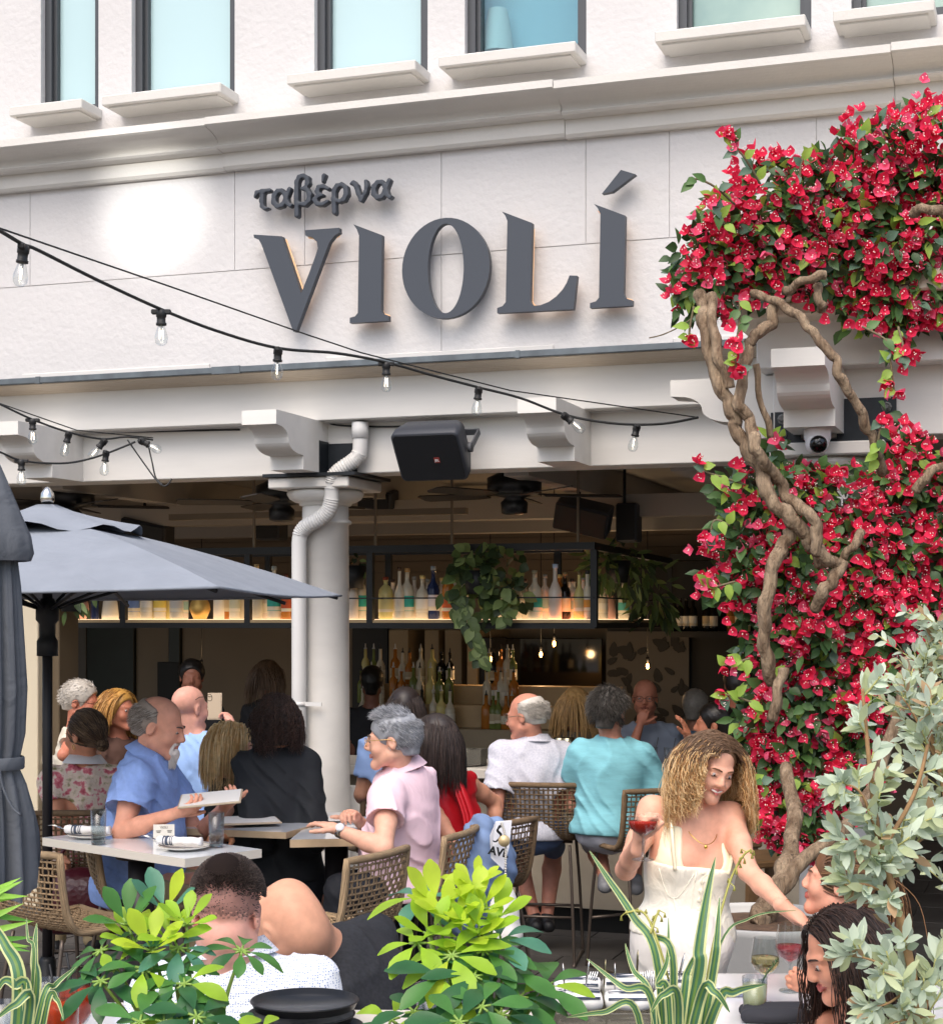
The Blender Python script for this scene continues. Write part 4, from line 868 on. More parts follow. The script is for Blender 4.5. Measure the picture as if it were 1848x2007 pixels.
# ================================================================ parasols
m_canvas = M('grey_canvas', '#868c95', .9, spec=.15, bump=.25, bscale=240, bdist=.002, var=.05, vscale=5); m_canvas2 = M('dark_canvas', '#5a5e64', .9, spec=.15, bump=.3, bscale=160, bdist=.003, var=.06, vscale=4)
m_polem = M('parasol_pole', '#211e20', .4, metal=.2)
uo = J(93, 1400, 7.9); uo.z = 0
um = thing('open_parasol', 'open grey canvas parasol with scalloped vent over the high tables', 'parasol', uo)
rA = Vector((1.0, -1.3, 0)); rB = Vector((1.3, 1.0, 0)); cor = [rA, rB, -rA, -rB]; ZE, ZA = 2.13, 2.47
b = MB(); vs = []; n = 10; G = {}
for q in range(4):
    a, c = cor[q], cor[(q + 1) % 4]
    for i in range(n + 1):
        t = .12 + .88 * i / n
        for k in range(n + 1):
            s = k / n; p = (a + (c - a) * s) * t; sag = .02 * math.sin(PI * s) * t * t
            z = ZA + (ZE - ZA) * t ** 1.35 - sag; vs.append(uo + Vector((p.x, p.y, z)))
    o = q * (n + 1) ** 2
    b.add(vs[-(n + 1) ** 2:], [(i * (n + 1) + k, i * (n + 1) + k + 1, (i + 1) * (n + 1) + k + 1, (i + 1) * (n + 1) + k) for i in range(n) for k in range(n)], 0, True)
can = b.build('canopy', m_canvas, um)
b = MB()
for q in range(4): 
    a, c = cor[q], cor[(q + 1) % 4]; st = [uo + Vector(((a + (c - a) * k / 10).x, (a + (c - a) * k / 10).y, ZE - .02 * math.sin(PI * k / 10))) for k in range(11)]
    b.tube([p + Vector((0, 0, -.002)) for p in st], .007, 6)
b.build('hem', m_canvas, can)
b = MB(); vs = []; m = 40
for i in range(6):
    t = i / 5
    for k in range(m):
        th = 2 * PI * k / m; sq = 1 / max(abs(math.cos(th)), abs(math.sin(th))) ; rr = (.05 + t * .42) * (.72 + .28 * sq / 1.414); z = ZA + .07 - .12 * t ** .8 + (.018 * math.sin(th * 8) * t * t) + .008 * math.sin(th * 3 + 1) * t
        phi = th + math.atan2(rA.y, rA.x) + PI / 4; vs.append(uo + Vector((math.cos(phi) * rr, math.sin(phi) * rr, z)))
b.add(vs, [(i * m + k, i * m + (k + 1) % m, (i + 1) * m + (k + 1) % m, (i + 1) * m + k) for i in range(5) for k in range(m)] + [tuple(range(m))], 0, True); b.build('vent_flap', m_canvas, um)
b = MB(); b.lathe([(.024, 0), (.034, .03), (.03, .06), (.012, .085), (0, .09)], uo + Vector((0, 0, ZA + .065)), 14); b.build('finial', M('chrome', '#d8d4cc', .12, metal=1), um)
b = MB(); b.lathe([(.024, .02), (.024, ZA + .1)], uo, 14); b.build('pole', m_polem, um)
b = MB(); b.lathe([(.05, 1.83), (.05, 1.9), (.038, 1.92), (.038, 1.98), (.055, 2.0), (.055, 2.06), (.03, 2.1)], uo, 14); b.build('runner_hub', m_black, um)
for q in range(4):
    for w_ in (0, .5):
        p = cor[q] if w_ == 0 else (cor[q] + cor[(q + 1) % 4]) / 2; rb = MB(); rb.tube([uo + Vector((0, 0, ZA - .02)), uo + Vector((p.x * .985, p.y * .985, ZE - (.016 if w_ == 0 else .055)))], .009, 6); r_ = rb.build('rib', m_black, um)
        sb = MB(); sb.tube([uo + Vector((0, 0, 2.04)), uo + Vector((p.x * .5, p.y * .5, (ZA + ZE) / 2 - .03))], .008, 6); sb.build('strut', m_black, r_)
b = MB(); b.lathe([(.3, 0), (.3, .05), (.26, .07), (.04, .08), (.04, .4), (.03, .42)], uo, 24); b.build('base', m_black, um)
# furled parasol at the left edge
c0 = J(-14, 1400, 5.6); c0.z = 0
fu = thing('furled_parasol', 'furled dark grey parasol tied with a strap at the left edge', 'parasol', c0)
def furl(prof, seg=120, nf=11, ph=0.0, dep=.28):
    b = MB(); vs = []
    for i, (z, r, fd) in enumerate(prof):
        for k in range(seg):
            th = 2 * PI * k / seg; tw = .35 * (2.5 - z); f = (1 - 2 * abs(math.sin(.5 * (nf * th + ph + tw))) ** .7) + .4 * math.sin((nf * 2 + 1) * th + 1.3 * ph - tw) ; rr = r * (1 + dep * fd * f * .7); vs.append(c0 + Vector((math.cos(th) * rr, math.sin(th) * rr, z + (.05 * math.sin(3 * th + ph) * (fd > 1.3)))))
    b.add(vs, [(i * seg + k, i * seg + (k + 1) % seg, (i + 1) * seg + (k + 1) % seg, (i + 1) * seg + k) for i in range(len(prof) - 1) for k in range(seg)], 0, True); return b
zz = lambda y: 2 + (HY - y) / FPX * 5.6
furl([(zz(y), r, f) for y, r, f in ((1060, .05, .3), (1090, .075, .6), (1150, .085, .8), (1250, .095, .9), (1350, .105, 1), (1440, .1, 1), (1490, .085, .8), (1510, .085, .8), (1540, .105, 1), (1600, .13, 1.2), (1660, .138, 1.35), (1700, .142, 1.4), (1735, .135, 1.5))]).build('canopy', m_canvas2, fu)
furl([(zz(y), r, f) for y, r, f in ((905, .02, 0), (925, .035, .2), (960, .06, .25), (1010, .095, .3), (1050, .125, .35), (1085, .135, .45), (1100, .125, .5))], nf=4, ph=.8, dep=.2).build('vent_flap', m_canvas2, fu)
b = MB(); b.lathe([(.022, .05), (.022, 2.58)], c0, 12); b.build('pole', m_polem, fu)
b = MB(); b.lathe([(.099, zz(1508)), (.103, zz(1505)), (.103, zz(1486)), (.099, zz(1483))], c0, 40, capb=False, capt=False); 
q = c0 + Vector((.05, -.1, 0)); b.tube(catmull([q + Vector((0, 0, zz(1505))), q + Vector((.015, -.005, zz(1540))), q + Vector((.045, -.01, zz(1575))), q + Vector((.075, -.02, zz(1590)))], 5), .012, 6, squash=.3); b.build('strap', m_canvas2, fu)
b = MB(); b.lathe([(.3, 0), (.3, .06), (.05, .08), (.04, .35)], c0, 24); b.build('base', m_black, fu)
# ================================================================ stools, tables and what stands on them
m_rope = M('woven_rope', '#9a8264', .8, var=.15, vscale=30, bump=.5, bscale=160, kind='wave', bdist=.003); m_ropef = M('wrapped_rope', '#a38b6c', .8, bump=.8, bscale=55, kind='wave', bdist=.006, var=.1, vscale=20)
m_rope_d = M('woven_rope_brown', '#7d664c', .8, var=.15, vscale=30, bump=.5, bscale=160, kind='wave', bdist=.003)
m_leg = M('bronze_leg', '#5d534b', .4, metal=.6)
def make_stool(rope, ropef, name='woven_stool'):
    """bucket stool facing +y; seat .72 high, back 1.03"""
    t = thing(name, '', 'bar stool')
    prof = catmull([Vector((0, *p)) for p in ((.225, .722), (.12, .716), (-.03, .708), (-.125, .722), (-.18, .785), (-.215, .9), (-.24, 1.045))], 8)
    def shell(s, q):                                   # s across -1..1, q: 0 seat front .. 1 back top
        a = q * (len(prof) - 1); i = min(int(a), len(prof) - 2); p = prof[i].lerp(prof[i + 1], a - i)
        return Vector((s * (.215 + .02 * q), p.y + .05 * s * s * max(0, q - .4), p.z + .012 * s * s * (1 - q)))
    def strip(fn, n, w, off):
        mb = MB(); pts = [fn(i / n) for i in range(n + 1)]; mb.tube(pts, w, 4, squash=.7); return mb
    seat = MB(); back = MB()
    def weave(mb, q0, q1, nq, ns=17):
        for i in range(ns):
            s = -0.94 + 1.88 * i / (ns - 1); mb.merge(strip(lambda t_: shell(s, q0 + (q1 - q0) * t_) + Vector((0, .003 * math.cos(t_ * nq * PI + i * PI), .002 * math.cos(t_ * nq * PI + i * PI))), nq, .0058, 0))
        for j in range(nq):
            q = q0 + (q1 - q0) * (j + .5) / nq; mb.merge(strip(lambda t_: shell(-.96 + 1.92 * t_, q) - Vector((0, .003 * math.cos((t_ * (ns - 1)) * PI + j * PI), 0)), 16, .0065, 0))
    weave(seat, .03, .5, 15); weave(back, .5, .97, 16)
    seat.build('seat', rope, t, world=False); back.build('backrest', rope, t, world=False)
    rim = [shell(-1, q / 20) for q in range(21)] + [shell(s / 6, 1) for s in range(-5, 6)] + [shell(1, 1 - q / 20) for q in range(21)] + [shell(-s / 6, 0) for s in range(-5, 6)]
    rim = [rim[0]] + rim[1:]; b = MB(); b.tube(rim + [rim[0]], .0165, 8); b.build('rim', ropef, t, world=False)
    for sx in (-1, 1):
        b = MB(); b.tube(catmull([Vector((sx * .17, .17, .7)), Vector((sx * .19, .2, .4)), Vector((sx * .205, .225, .03)), Vector((sx * .205, .2, .012)), Vector((sx * .205, -.2, .012)), Vector((sx * .205, -.225, .03)), Vector((sx * .19, -.2, .4)), Vector((sx * .17, -.15, .69))], 5), .0095, 7); b.build('sled_leg', m_leg, t, world=False)
    b = MB(); b.tube([Vector((-.197, .212, .28)), Vector((.197, .212, .28))], .009, 7); b.build('footrest', m_leg, t, world=False)
    b = MB(); b.tube([Vector((-.198, -.21, .28)), Vector((.198, -.21, .28))], .008, 7); b.build('crossbar', m_leg, t, world=False); b = MB(); b.tube([Vector((-.17, 0, .69)), Vector((.17, 0, .69))], .009, 7); b.build('crossbar', m_leg, t, world=False)
    return t
st_a = make_stool(m_rope, m_ropef); st_b = make_stool(m_rope_d, m_rope_d)
def place(first, x, y, Y, face, label, used=[]):
    o = first if first.name not in used else copy_tree(first)
    used.append(first.name); used.append(o.name); P = J(x, y, Y); o.location = (P.x, P.y, 0); o.rotation_euler = (0, 0, -R(face)); o['label'] = label; o['group'] = 'woven rope bar stools'; return o
# face: 0 away from the camera, 90 to the right, -90 to the left
place(st_a, 132, 1780, 7.1, 40, 'empty woven stool behind the folded parasol, back towards us')
place(st_a, 272, 1750, 7.62, 72, 'woven stool under the man in the blue shirt')
place(st_a, 655, 1750, 6.95, -62, 'empty woven stool beside the waitress, back to the white table')
place(st_a, 818, 1750, 7.62, -72, 'woven stool under the man in the pink polo shirt')
place(st_b, 1066, 1640, 9.95, 10, 'brown woven stool under the man in the white shirt')
place(st_b, 1252, 1640, 9.62, -28, 'brown woven stool under the man in the teal shirt')
place(st_b, 752, 1600, 9.6, -30, 'brown woven stool partly hidden behind the man in pink')
place(st_b, 172, 1680, 8.55, -8, 'brown woven stool under the woman in the floral blouse')
place(st_b, 922, 1720, 8.05, -50, 'woven stool covered by the denim jacket and white bag')
# wooden stools deep at the right
m_wood = M('oak_legs', '#7a5c3c', .5, var=.2, vscale=8)
ws0 = None
for x, Y, lb in ((1490, 9.0, 'wooden stool with tall legs behind the woman in cream'), (1400, 9.7, 'wooden stool in shadow left of the bougainvillea')):
    if ws0 is None:
        w = thing('wooden_stool', '', 'bar stool'); ws0 = w; b = MB(); b.box((-.2, -.2, .7), (.2, .2, .74), bev=.01); b.build('seat', m_wood, w, world=False)
        for sx in (-1, 1):
            for sy in (-1, 1): b = MB(); b.prism([Vector((sx * .2 + a, sy * .2 + c, 0)) for a, c in ((-.018, -.018), (.018, -.018), (.018, .018), (-.018, .018))], [Vector((sx * .16 + a, sy * .16 + c, .699)) for a, c in ((-.02, -.02), (.02, -.02), (.02, .02), (-.02, .02))]); b.build('leg', m_wood, w, world=False)
        for sy in (-1, 1): b = MB(); b.box((-.17, sy * .188 - .01, .24), (.17, sy * .188 + .01, .27)); b.build('stretcher', m_wood, w, world=False)
    else: w = copy_tree(ws0)
    P = J(x, 1700, Y); w.location = (P.x, P.y, 0); w.rotation_euler = (0, 0, .4); w['label'] = lb; w['group'] = 'wooden stools by the bar end'
# high tables
m_top = M('white_quartz', '#dde2e8', .08, spec=.6, coat=.3, var=.015, vscale=3); m_edge = M('quartz_edge', '#cfc9bd', .4); m_oakedge = M('oak_edge', '#b9a283', .5, var=.1, vscale=12)
def high_table(label, cs, z, edge, th=.035, pole=.055, ctr=None, knob=None, cat='table'):
    c = sum(cs, Vector()) / 4; c.z = 0; ctr = ctr or c; t = thing('high_table', label, cat, ctr)
    b = MB(); b.prism([Vector((p.x, p.y, z - th)) for p in cs], [Vector((p.x, p.y, z)) for p in cs], 1, mi_side=0)
    for i, m_ in enumerate(b.m): pass
    b.build('table_top', [edge, m_top], t)
    b = MB(); b.lathe([(pole, .04), (pole, z - th - .01)], ctr, 24); b.lathe([(pole + .05, z - th - .02), (pole + .06, z - th - .001)], ctr, 20); po = b.build('pedestal', m_polem, t)
    if knob is not None: b = MB(); kp = ctr + Vector((knob[0], knob[1], knob[2])); T = Matrix.Translation(kp) @ Matrix.Rotation(R(-90), 4, 'Y'); b.lathe([(.018, 0), (.018, .02), (.044, .022), (.046, .03), (.046, .045), (.038, .05)], seg=14, T=T); b.build('knob', m_black, po)
    b = MB(); b.lathe([(.25, 0), (.25, .02), (.2, .035), (.06, .045)], ctr, 28); b.build('base', m_black, t)
    return t
A = H(83, 1642, 1.05); B_ = H(362, 1684, 1.05); Cc = H(513, 1665, 1.05); Dd = A + Cc - B_
pc = J(277, 1750, 7.1); pc.z = 0
high_table('white quartz high table set with plates and tumblers on a black pole', [A, B_, Cc, Dd], 1.05, m_edge, ctr=pc, knob=(-.055, -.02, .78))
q = [J(352, 1620, 7.75), J(560, 1640, 7.6), J(690, 1640, 8.3), J(480, 1600, 8.5)]
high_table('high table with oak edge between the man in blue and the waitress', [Vector((p.x, p.y, 1.04)) for p in q], 1.04, m_oakedge, th=.03)
q = [J(560, 1640, 7.25), J(694, 1640, 7.35), J(690, 1640, 8.1), J(575, 1640, 8.1)]
A2, B2 = H(575, 1655, 1.03), H(700, 1644, 1.03); 
ct = [Vector((-.85, 7.5, 1.03)), Vector((-.43, 7.55, 1.03)), Vector((-.43, 8.22, 1.03)), Vector((-.85, 8.17, 1.03))]
high_table('small high table with menus in front of the man in pink', [Vector((-.80, 7.42, 1.03)), Vector((-.50, 7.47, 1.03)), Vector((-.46, 8.3, 1.03)), Vector((-.76, 8.25, 1.03))], 1.03, m_oakedge, th=.035, knob=(.05, 0, .75))
# pale low wall / cabinet seen between the waitress and the man in pink
b = MB(); b.box((-.3, .33, 0), (.55, .39, .92), T=FM @ Matrix.Translation((ux(665, 1700, .3), 0, 0)), bev=.005); b.box((-.32, .31, .6), (.57, .329, .64), T=FM @ Matrix.Translation((ux(665, 1700, .3), 0, 0))); tag(b.build('low_partition', m_beam), 'low pale panelled partition beside the column base', 'partition')
# place settings
m_plate_ = M('stoneware', '#d6d2ca', .35); m_rim = M('plate_rim', '#a09482', .4); m_nap = M('napkin_cloth', '#e6e4e2', .9, bump=.2, bscale=120, bdist=.003); m_stripe = M('napkin_stripe', '#4d5667', .9); m_steel = M('cutlery_steel', '#c9c9c8', .12, metal=1)
def tumbler(P, h, r, label, group=None, drink=None, base=True):
    t = thing('tumbler', label, 'glass', P, 0, group); b = MB(); b.lathe([(r * .86, 0), (r * .88, .002), (r, h), (r - .0022, h), (r * .86 - .0022, .016), (0.0, .015)], P, 24, capb=True); b.build('glass', m_clear, t)
    b = MB(); b.lathe([(r * .84, .002), (r * .85, .014)], P, 20); b.build('glass_base', M('thick_glass', '#b9c2c6', .05, trans=.8, ior=1.3), t)
    if drink: b = MB(); b.lathe([(r * .84, .018), (r * .95, h * drink[0])], P, 20); b.build('drink', drink[1], t)
    return t
def napkin_roll(P, d, label, L=.2, r=.022, fork=True):
    d = Vector(d).normalized(); t = thing('napkin_roll', label, 'napkin', P, 0, 'rolled striped napkins on the high table')
    b = MB(); c = P + Vector((0, 0, r * 1.02)); pts = [c + d * (L * (k / 12 - .5)) + Vector((0, 0, .002 * math.sin(k * 2.1))) for k in range(13)]; b.tube(pts, [r * (.9 + .12 * math.sin(k * 1.7)) for k in range(13)], 14, squash=.85); ro = b.build('cloth', m_nap, t)
    for o_, w_ in ((-.066, .003), (-.052, .009), (-.036, .003), (-.028, .003)): b = MB(); b.tube([c + d * (o_ - w_ / 2), c + d * (o_ + w_ / 2)], r * 1.06, 14, squash=.87); b.build('stripe', m_stripe, ro)
    if fork:
        b = MB(); s = d.cross(Vector((0, 0, 1))); e = c - d * (L * .5); b.tube([c, e, e - d * .02 + Vector((0, 0, .006))], [.004, .004, .009], 6, squash=.35)
        for k in (-1.5, -.5, .5, 1.5): b.tube([e - d * .02 + s * k * .0055 + Vector((0, 0, .006)), e - d * .055 + s * k * .006 + Vector((0, 0, .018)), e - d * .075 + s * k * .006 + Vector((0, 0, .016))], .0016, 5)
        b.build('fork', m_steel, t)
def plate(P, r, label, group):
    t = thing('plate', label, 'plate', P, 0, group); b = MB(); b.lathe([(r * .6, 0), (r * .65, .004), (r * .97, .012), (r, .016), (r * .97, .017), (r * .6, .008), (0, .007)], P, 32); b.build('dish', m_plate_, t); b = MB(); b.lathe([(r * .985, .0165), (r * 1.003, .0168), (r * 1.0, .0185), (r * .98, .018)], P, 32, capb=False, capt=False); b.build('rim', m_rim, t); return t
def P1(x, y): return H(x, y, 1.052)
plate(P1(178, 1642), .1, 'round plate at the far left end of the white high table', 'stoneware plates on the high table'); plate(P1(361, 1665), .105, 'round plate at the near corner of the white high table', 'stoneware plates on the high table')
napkin_roll(P1(172, 1644) + Vector((0, 0, .016)), (1, -.12, 0), 'rolled striped napkin on the left plate of the high table'); napkin_roll(P1(352, 1667) + Vector((0, 0, .016)), (1, -.2, 0), 'rolled striped napkin and fork on the near plate of the high table', L=.19)
tumbler(P1(193, 1655), .145, .034, 'empty straight tumbler left on the white high table', 'tumblers on the high table'); tumbler(P1(424, 1661), .145, .034, 'empty straight tumbler right on the white high table', 'tumblers on the high table')
# table card (the code squares are left out)
P = P1(321, 1648); t = thing('table_card', 'small white folded table card reading VIOLI on the high table', 'card', P); m_card = M('card', '#d9d4c8', .7); m_ink = M('card_ink', '#77736a', .8)
T = Matrix.Translation(P) @ Matrix.Rotation(R(8), 4, 'Z'); b = MB(); b.prism([T @ Vector(p) for p in ((-.045, 0, 0), (.045, 0, 0), (.045, .012, .068), (-.045, .012, .068))], [T @ Vector(p) for p in ((-.045, .03, 0), (.045, .03, 0), (.045, .0135, .068), (-.045, .0135, .068))]); b.build('card_stock', m_card, t)
Tt = T @ Matrix.Translation((0, .0085, .055)) @ Matrix.Rotation(R(80), 4, 'X'); b = MB(); b.merge(text_mesh('VIOLI', .014, .0003), Tt)
for sx in (-.022, .024):
    for k, (w_, z_) in enumerate(((.016, .041), (.012, .035))): b.box((sx - w_ / 1.5, z_ * .176 - .0018, z_ - .0016), (sx + w_ / 1.5, z_ * .176 - .0008, z_ + .0016), T=T)
b.build('print', m_ink, t)
# menus
m_menu = M('menu_board', '#b6a48c', .6); m_paper = M('menu_paper', '#e2dfda', .8)
def board(name, label, P, d, w, h, tilt, mat, cat='menu', group=None):
    t = thing(name, label, cat, P, 0, group); T = Matrix.Translation(P) @ Matrix.Rotation(d, 4, 'Z') @ Matrix.Rotation(R(tilt), 4, 'X'); b = MB(); b.box((-w / 2, -h / 2, 0), (w / 2, h / 2, .008), T=T, bev=.002); b.build('backing', mat, t); b = MB(); b.box((-w / 2 + .008, -h / 2 + .008, .0085), (w / 2 - .008, h / 2 - .008, .0105), T=T); b.build('sheet', mat if 'kraft' in label else m_paper, t); return t
board('menu', 'open menu board lying on the oak edged table by the waitress', Vector((-1.05, 7.85, 1.06)), .3, .3, .2, 3, m_menu, group='menus on the tables')
board('menu', 'stacked menu boards against the column on the small table', Vector((-.66, 8.12, 1.045)), .1, .24, .2, 3, m_paper, group='menus on the tables')
board('menu', 'kraft menu board standing on the bar beside the bald man', J(421, 1385, 10.6), 0, .09, .17, 82, m_menu, group='menus on the tables')
# ---------------- marble table at the right front
mt = thing('marble_table', 'white marble dining table with drinks in the bottom right corner', 'table', (1.33, 5.35, 0))
m_marble = M('white_marble', '#dcdcde', .12, spec=.6, coat=.3, var=.05, vscale=5); b = MB(); b.box((.72, 4.75, .72), (1.62, 5.95, .75), bev=.005); b.build('table_top', m_marble, mt); b = MB(); b.lathe([(.3, 0), (.3, .02), (.05, .05), (.045, .72)], (1.2, 5.35, 0), 20); b.build('pedestal', m_black, mt)
def wineglass(P, h, r, drink, lv, label):
    t = thing('wine_glass', label, 'glass', P, 0, 'stemmed wine glasses on the marble table'); s = h / .22
    b = MB(); b.lathe([(.037 * s, 0), (.036 * s, .003), (.008, .008), (.0042, .02), (.0042, .085 * s), (.012, .094 * s), (r * .72, .112 * s), (r, .137 * s), (r * .97, .16 * s), (r * .78, h)], P, 28, capt=False); b.build('glass', m_clear, t)
    b = MB(); b.lathe([(.006, .097 * s), (r * .69, .114 * s), (r * .965, .137 * s), (r * .95, (.137 + lv) * s)], P, 24); b.build('wine', drink, t); return t
m_white = M('white_wine', '#e6d49a', .05, trans=.85, ior=1.2); m_rose = M('rose_wine', '#e0626a', .05, trans=.7, ior=1.2)
wineglass(H(1499, 1968, .752), .215, .047, m_white, .018, 'stemmed glass of white wine behind the lemonade tumbler'); wineglass(H(1548, 1943, .752), .225, .05, m_rose, .012, 'stemmed glass of rose wine held by the dark haired woman')
tumbler(H(1479, 1996, .752), .13, .04, 'tumbler of cloudy lemonade with a rosemary sprig', None, (.82, M('lemonade', '#d9dcae', .2, trans=.35, ior=1.2)))
P = H(1479, 1996, .752); b = MB(); st = catmull([P + Vector((.01, 0, .06)), P + Vector((.03, -.01, .13)), P + Vector((.07, -.01, .18))], 8); b.tube(st, .002, 5)
for i, p in enumerate(st[4:]):
    for k in range(4): leaf(b, p, (st[-1] - st[0]).normalized() * .5 + rv(.9), (0, 0, 1), .022, .003, 0, nseg=2, shape=(.6, 1, 0))
tag(b.build('rosemary_sprig', lmat('rosemary', '#4c6b45')), 'green rosemary sprig sticking out of the lemonade', 'garnish')
P = H(1515, 2000, .752); S = SDF((P.x - .13, P.y - .12, .745), (P.x + .13, P.y + .12, .82), .006); S.ell(P + Vector((0, 0, .02)), (.1, .07, .025)); S.cone(P + Vector((-.08, .05, .02)), P + Vector((.09, .05, .025)), .02); S.cone(P + Vector((-.085, -.03, .018)), P + Vector((.095, -.03, .02)), .02); S.cone(P + Vector((-.07, .01, .03)), P + Vector((.085, .015, .034)), .02)
b = MB(); S.to(b); tag(b.build('black_napkin', M('black_cloth', '#2f3036', .9, bump=.3, bscale=200, bdist=.002)), 'folded black cloth napkin at the front of the marble table', 'napkin')
P = H(1431, 1950, .752); b = MB(); b.box((P.x - .05, P.y - .04, .752), (P.x + .05, P.y + .04, .765), bev=.003); tag(b.build('blue_tile', M('blue_pattern', '#2c3350', .5, col2='#8890a8', vscale=60)), 'small dark blue patterned coaster tile on the marble table', 'coaster')
# ---------------- service ledge in front with trays, cutlery and glasses
led = thing('service_ledge', 'narrow pale service ledge along the planter at the bottom edge', 'counter', (-.1, 4.35, 0)); b = MB(); b.box((-.6, 4.05, .9), (.62, 4.62, .93), bev=.006); b.build('top', m_edge, led); b = MB(); b.box((-.55, 4.12, 0), (.58, 4.5, .899)); b.build('body', m_cfront, led)
m_tray = M('tray_black', '#1d1f23', .35, bump=.15, bscale=300, bdist=.001)
for i, (x, y, z, r, lb) in enumerate(((597, 1984, 1.0, .135, 'black oval waiter tray, topmost of the stack'), (590, 2004, .965, .135, 'black oval waiter tray under the top one'), (608, 2014, .932, .135, 'black oval waiter tray, lowest of the stack'))):
    P = H(x, y, z); P.y = 4.33; P.x = (x - CX) / FPX * 4.33; T = Matrix.Translation((P.x, P.y, z)) @ Matrix.Scale(1.02, 4, (1, 0, 0)); b = MB(); b.lathe([(r * .9, 0), (r * .94, .002), (r, .02), (r * 1.02, .021), (r * 1.0, .024), (r * .95, .006), (0, .004)], seg=40, T=T); tag(b.build('waiter_tray', m_tray), lb, 'tray', 'stacked black trays')
# folded striped napkins with cutlery
bin_ = thing('cutlery_bin', 'clear bin of striped napkins on the service ledge', 'bin', (.46, 4.33, .93)); b = MB()
for lo, hi in (((.2, 4.18, .931), (.6, 4.19, 1.02)), ((.2, 4.47, .931), (.6, 4.48, 1.02)), ((.2, 4.19, .931), (.206, 4.47, 1.02)), ((.594, 4.19, .931), (.6, 4.47, 1.02)), ((.206, 4.19, .931), (.594, 4.47, .936))): b.box(lo, hi)
b.build('walls', m_acr, bin_)
rnd = random.Random(5)
for k in range(9):
    i, j = k % 3, k // 3; x = .275 + i * .125; y = 4.23 + j * .075; z = .965 + .04 * j + .012 * (j == 1) + rnd.uniform(0, .012); P = Vector((x, y, z)); t = thing('bundled_napkin', 'striped napkin bundle, %s from the left in the %s row of the bin' % (ordw[i], ('front', 'middle', 'back')[j]), 'napkin', P, 0, 'striped napkin bundles in the cutlery bin')
    b = MB(); b.tube([P + Vector((x_, 0, .003 * math.sin(k + x_ * 60))) for x_ in (-.06, -.055, -.03, 0, .03, .055, .06)], [.018, .03, .033, .031, .034, .03, .018], 16, squash=.75); c = b.build('cloth', m_nap, t)
    for a_ in (15, 24, 28, 60, 70, 74, 110): b = MB(); y_, z_ = -.0335 * math.cos(R(a_)), .0335 * .75 * math.sin(R(a_)) + .001; b.tube([P + Vector((-.052, y_ * .93, z_ * .93)), P + Vector((-.03, y_, z_)), P + Vector((.03, y_, z_)), P + Vector((.052, y_ * .93, z_ * .93))], .0022 if a_ in (24, 70) else .0012, 5); b.build('stripe', m_stripe, c)
m_gold = M('olive_steel', '#8a8468', .15, metal=1)
for k, (x, y, dx, kind) in enumerate(((1103, 1888, -.1, 'knife'), (1155, 1880, .2, 'knife2'), (1165, 1905, .45, 'fork'), (1187, 1880, .1, 'knife'), (1205, 1888, .0, 'knife'), (1250, 1862, .05, 'knife'), (1262, 1905, -.1, 'fork'), (1275, 1903, -.05, 'fork'), (1342, 1868, .35, 'knife'), (1365, 1882, .15, 'knife2'))):
    Y = 4.3 + .03 * (k % 3); tip = J(x, y, Y); bot = tip + Vector((-dx * .12, .0, -.17)); t = thing('cutlery', '%s standing upright in the napkin bin, %s from the left' % ('fork' if kind == 'fork' else 'table knife', ordw[min(k, 9)]), 'fork' if kind == 'fork' else 'knife', bot, 0, 'cutlery standing in the bin'); b = MB(); d = (tip - bot)
    if kind == 'fork':
        b.tube([bot, bot + d * .6, bot + d * .7], [.004, .004, .01], 6, squash=.35); s = Vector((1, 0, 0))
        for q_ in (-1.5, -.5, .5, 1.5): b.tube([bot + d * .7 + s * q_ * .006, tip + s * q_ * .006], .0019, 5)
    else: b.tube([bot, bot + d * .55, bot + d * .65, bot + d * .9, tip], [.004, .006, .011, .011, .003], 8, squash=.25)
    b.build('metal', m_gold if kind == 'knife' and k % 2 else m_steel, t)
for i, (x, y) in enumerate(((842, 1978), (893, 1985), (936, 1990))):
    P = J(x, 2060, 4.3); P.z = .931; tumbler(P, .14, .036, 'upturned clear tumbler, %s of three under the bright plant' % ordw[i], 'clear tumblers on the service ledge')
P = J(645, 1960, 4.5); b = MB(); b.lathe([(.03, .93), (.075, .985), (.072, .985), (.03, .935)], (P.x - .02, P.y, 0), 20); tag(b.build('white_bowl', m_plate_), 'white bowl behind the stacked black trays', 'bowl')
# low table of the two men with spritz drinks
lt = thing('dining_table', 'white dining table of the two men hidden behind the plants', 'table', (-1.05, 5.0, 0)); b = MB(); b.box((-1.5, 4.66, .715), (-.45, 5.5, .75), bev=.005); b.build('table_top', m_marble, lt); b = MB(); b.lathe([(.28, 0), (.28, .02), (.05, .05), (.045, .714)], (-1.0, 5.1, 0), 20); b.build('pedestal', m_black, lt)
m_spr = M('orange_spritz', '#e04a1a', .1, trans=.45, ior=1.2, var=.25, vscale=40)
for x, Y, lb in ((118, 4.78, 'balloon glass of orange spritz at the left bottom corner'), (150, 4.95, 'second glass of orange spritz close behind the first')):
    P = J(x, 2000, Y); P.z = .751; t = thing('spritz_glass', lb, 'glass', P, 0, 'orange spritz glasses'); b = MB(); b.lathe([(.04, 0), (.038, .004), (.006, .01), (.006, .05), (.03, .062), (.052, .1), (.053, .14), (.045, .225)], P, 26, capt=False); b.build('glass', m_clear, t); b = MB(); b.lathe([(.025, .064), (.049, .1), (.05, .14), (.048, .165)], P, 22); b.build('drink', m_spr, t); b = MB(); b.tube([P + Vector((0, 0, .1)), P + Vector((-.03, 0, .27))], .0035, 6); b.build('straw', m_black, t)
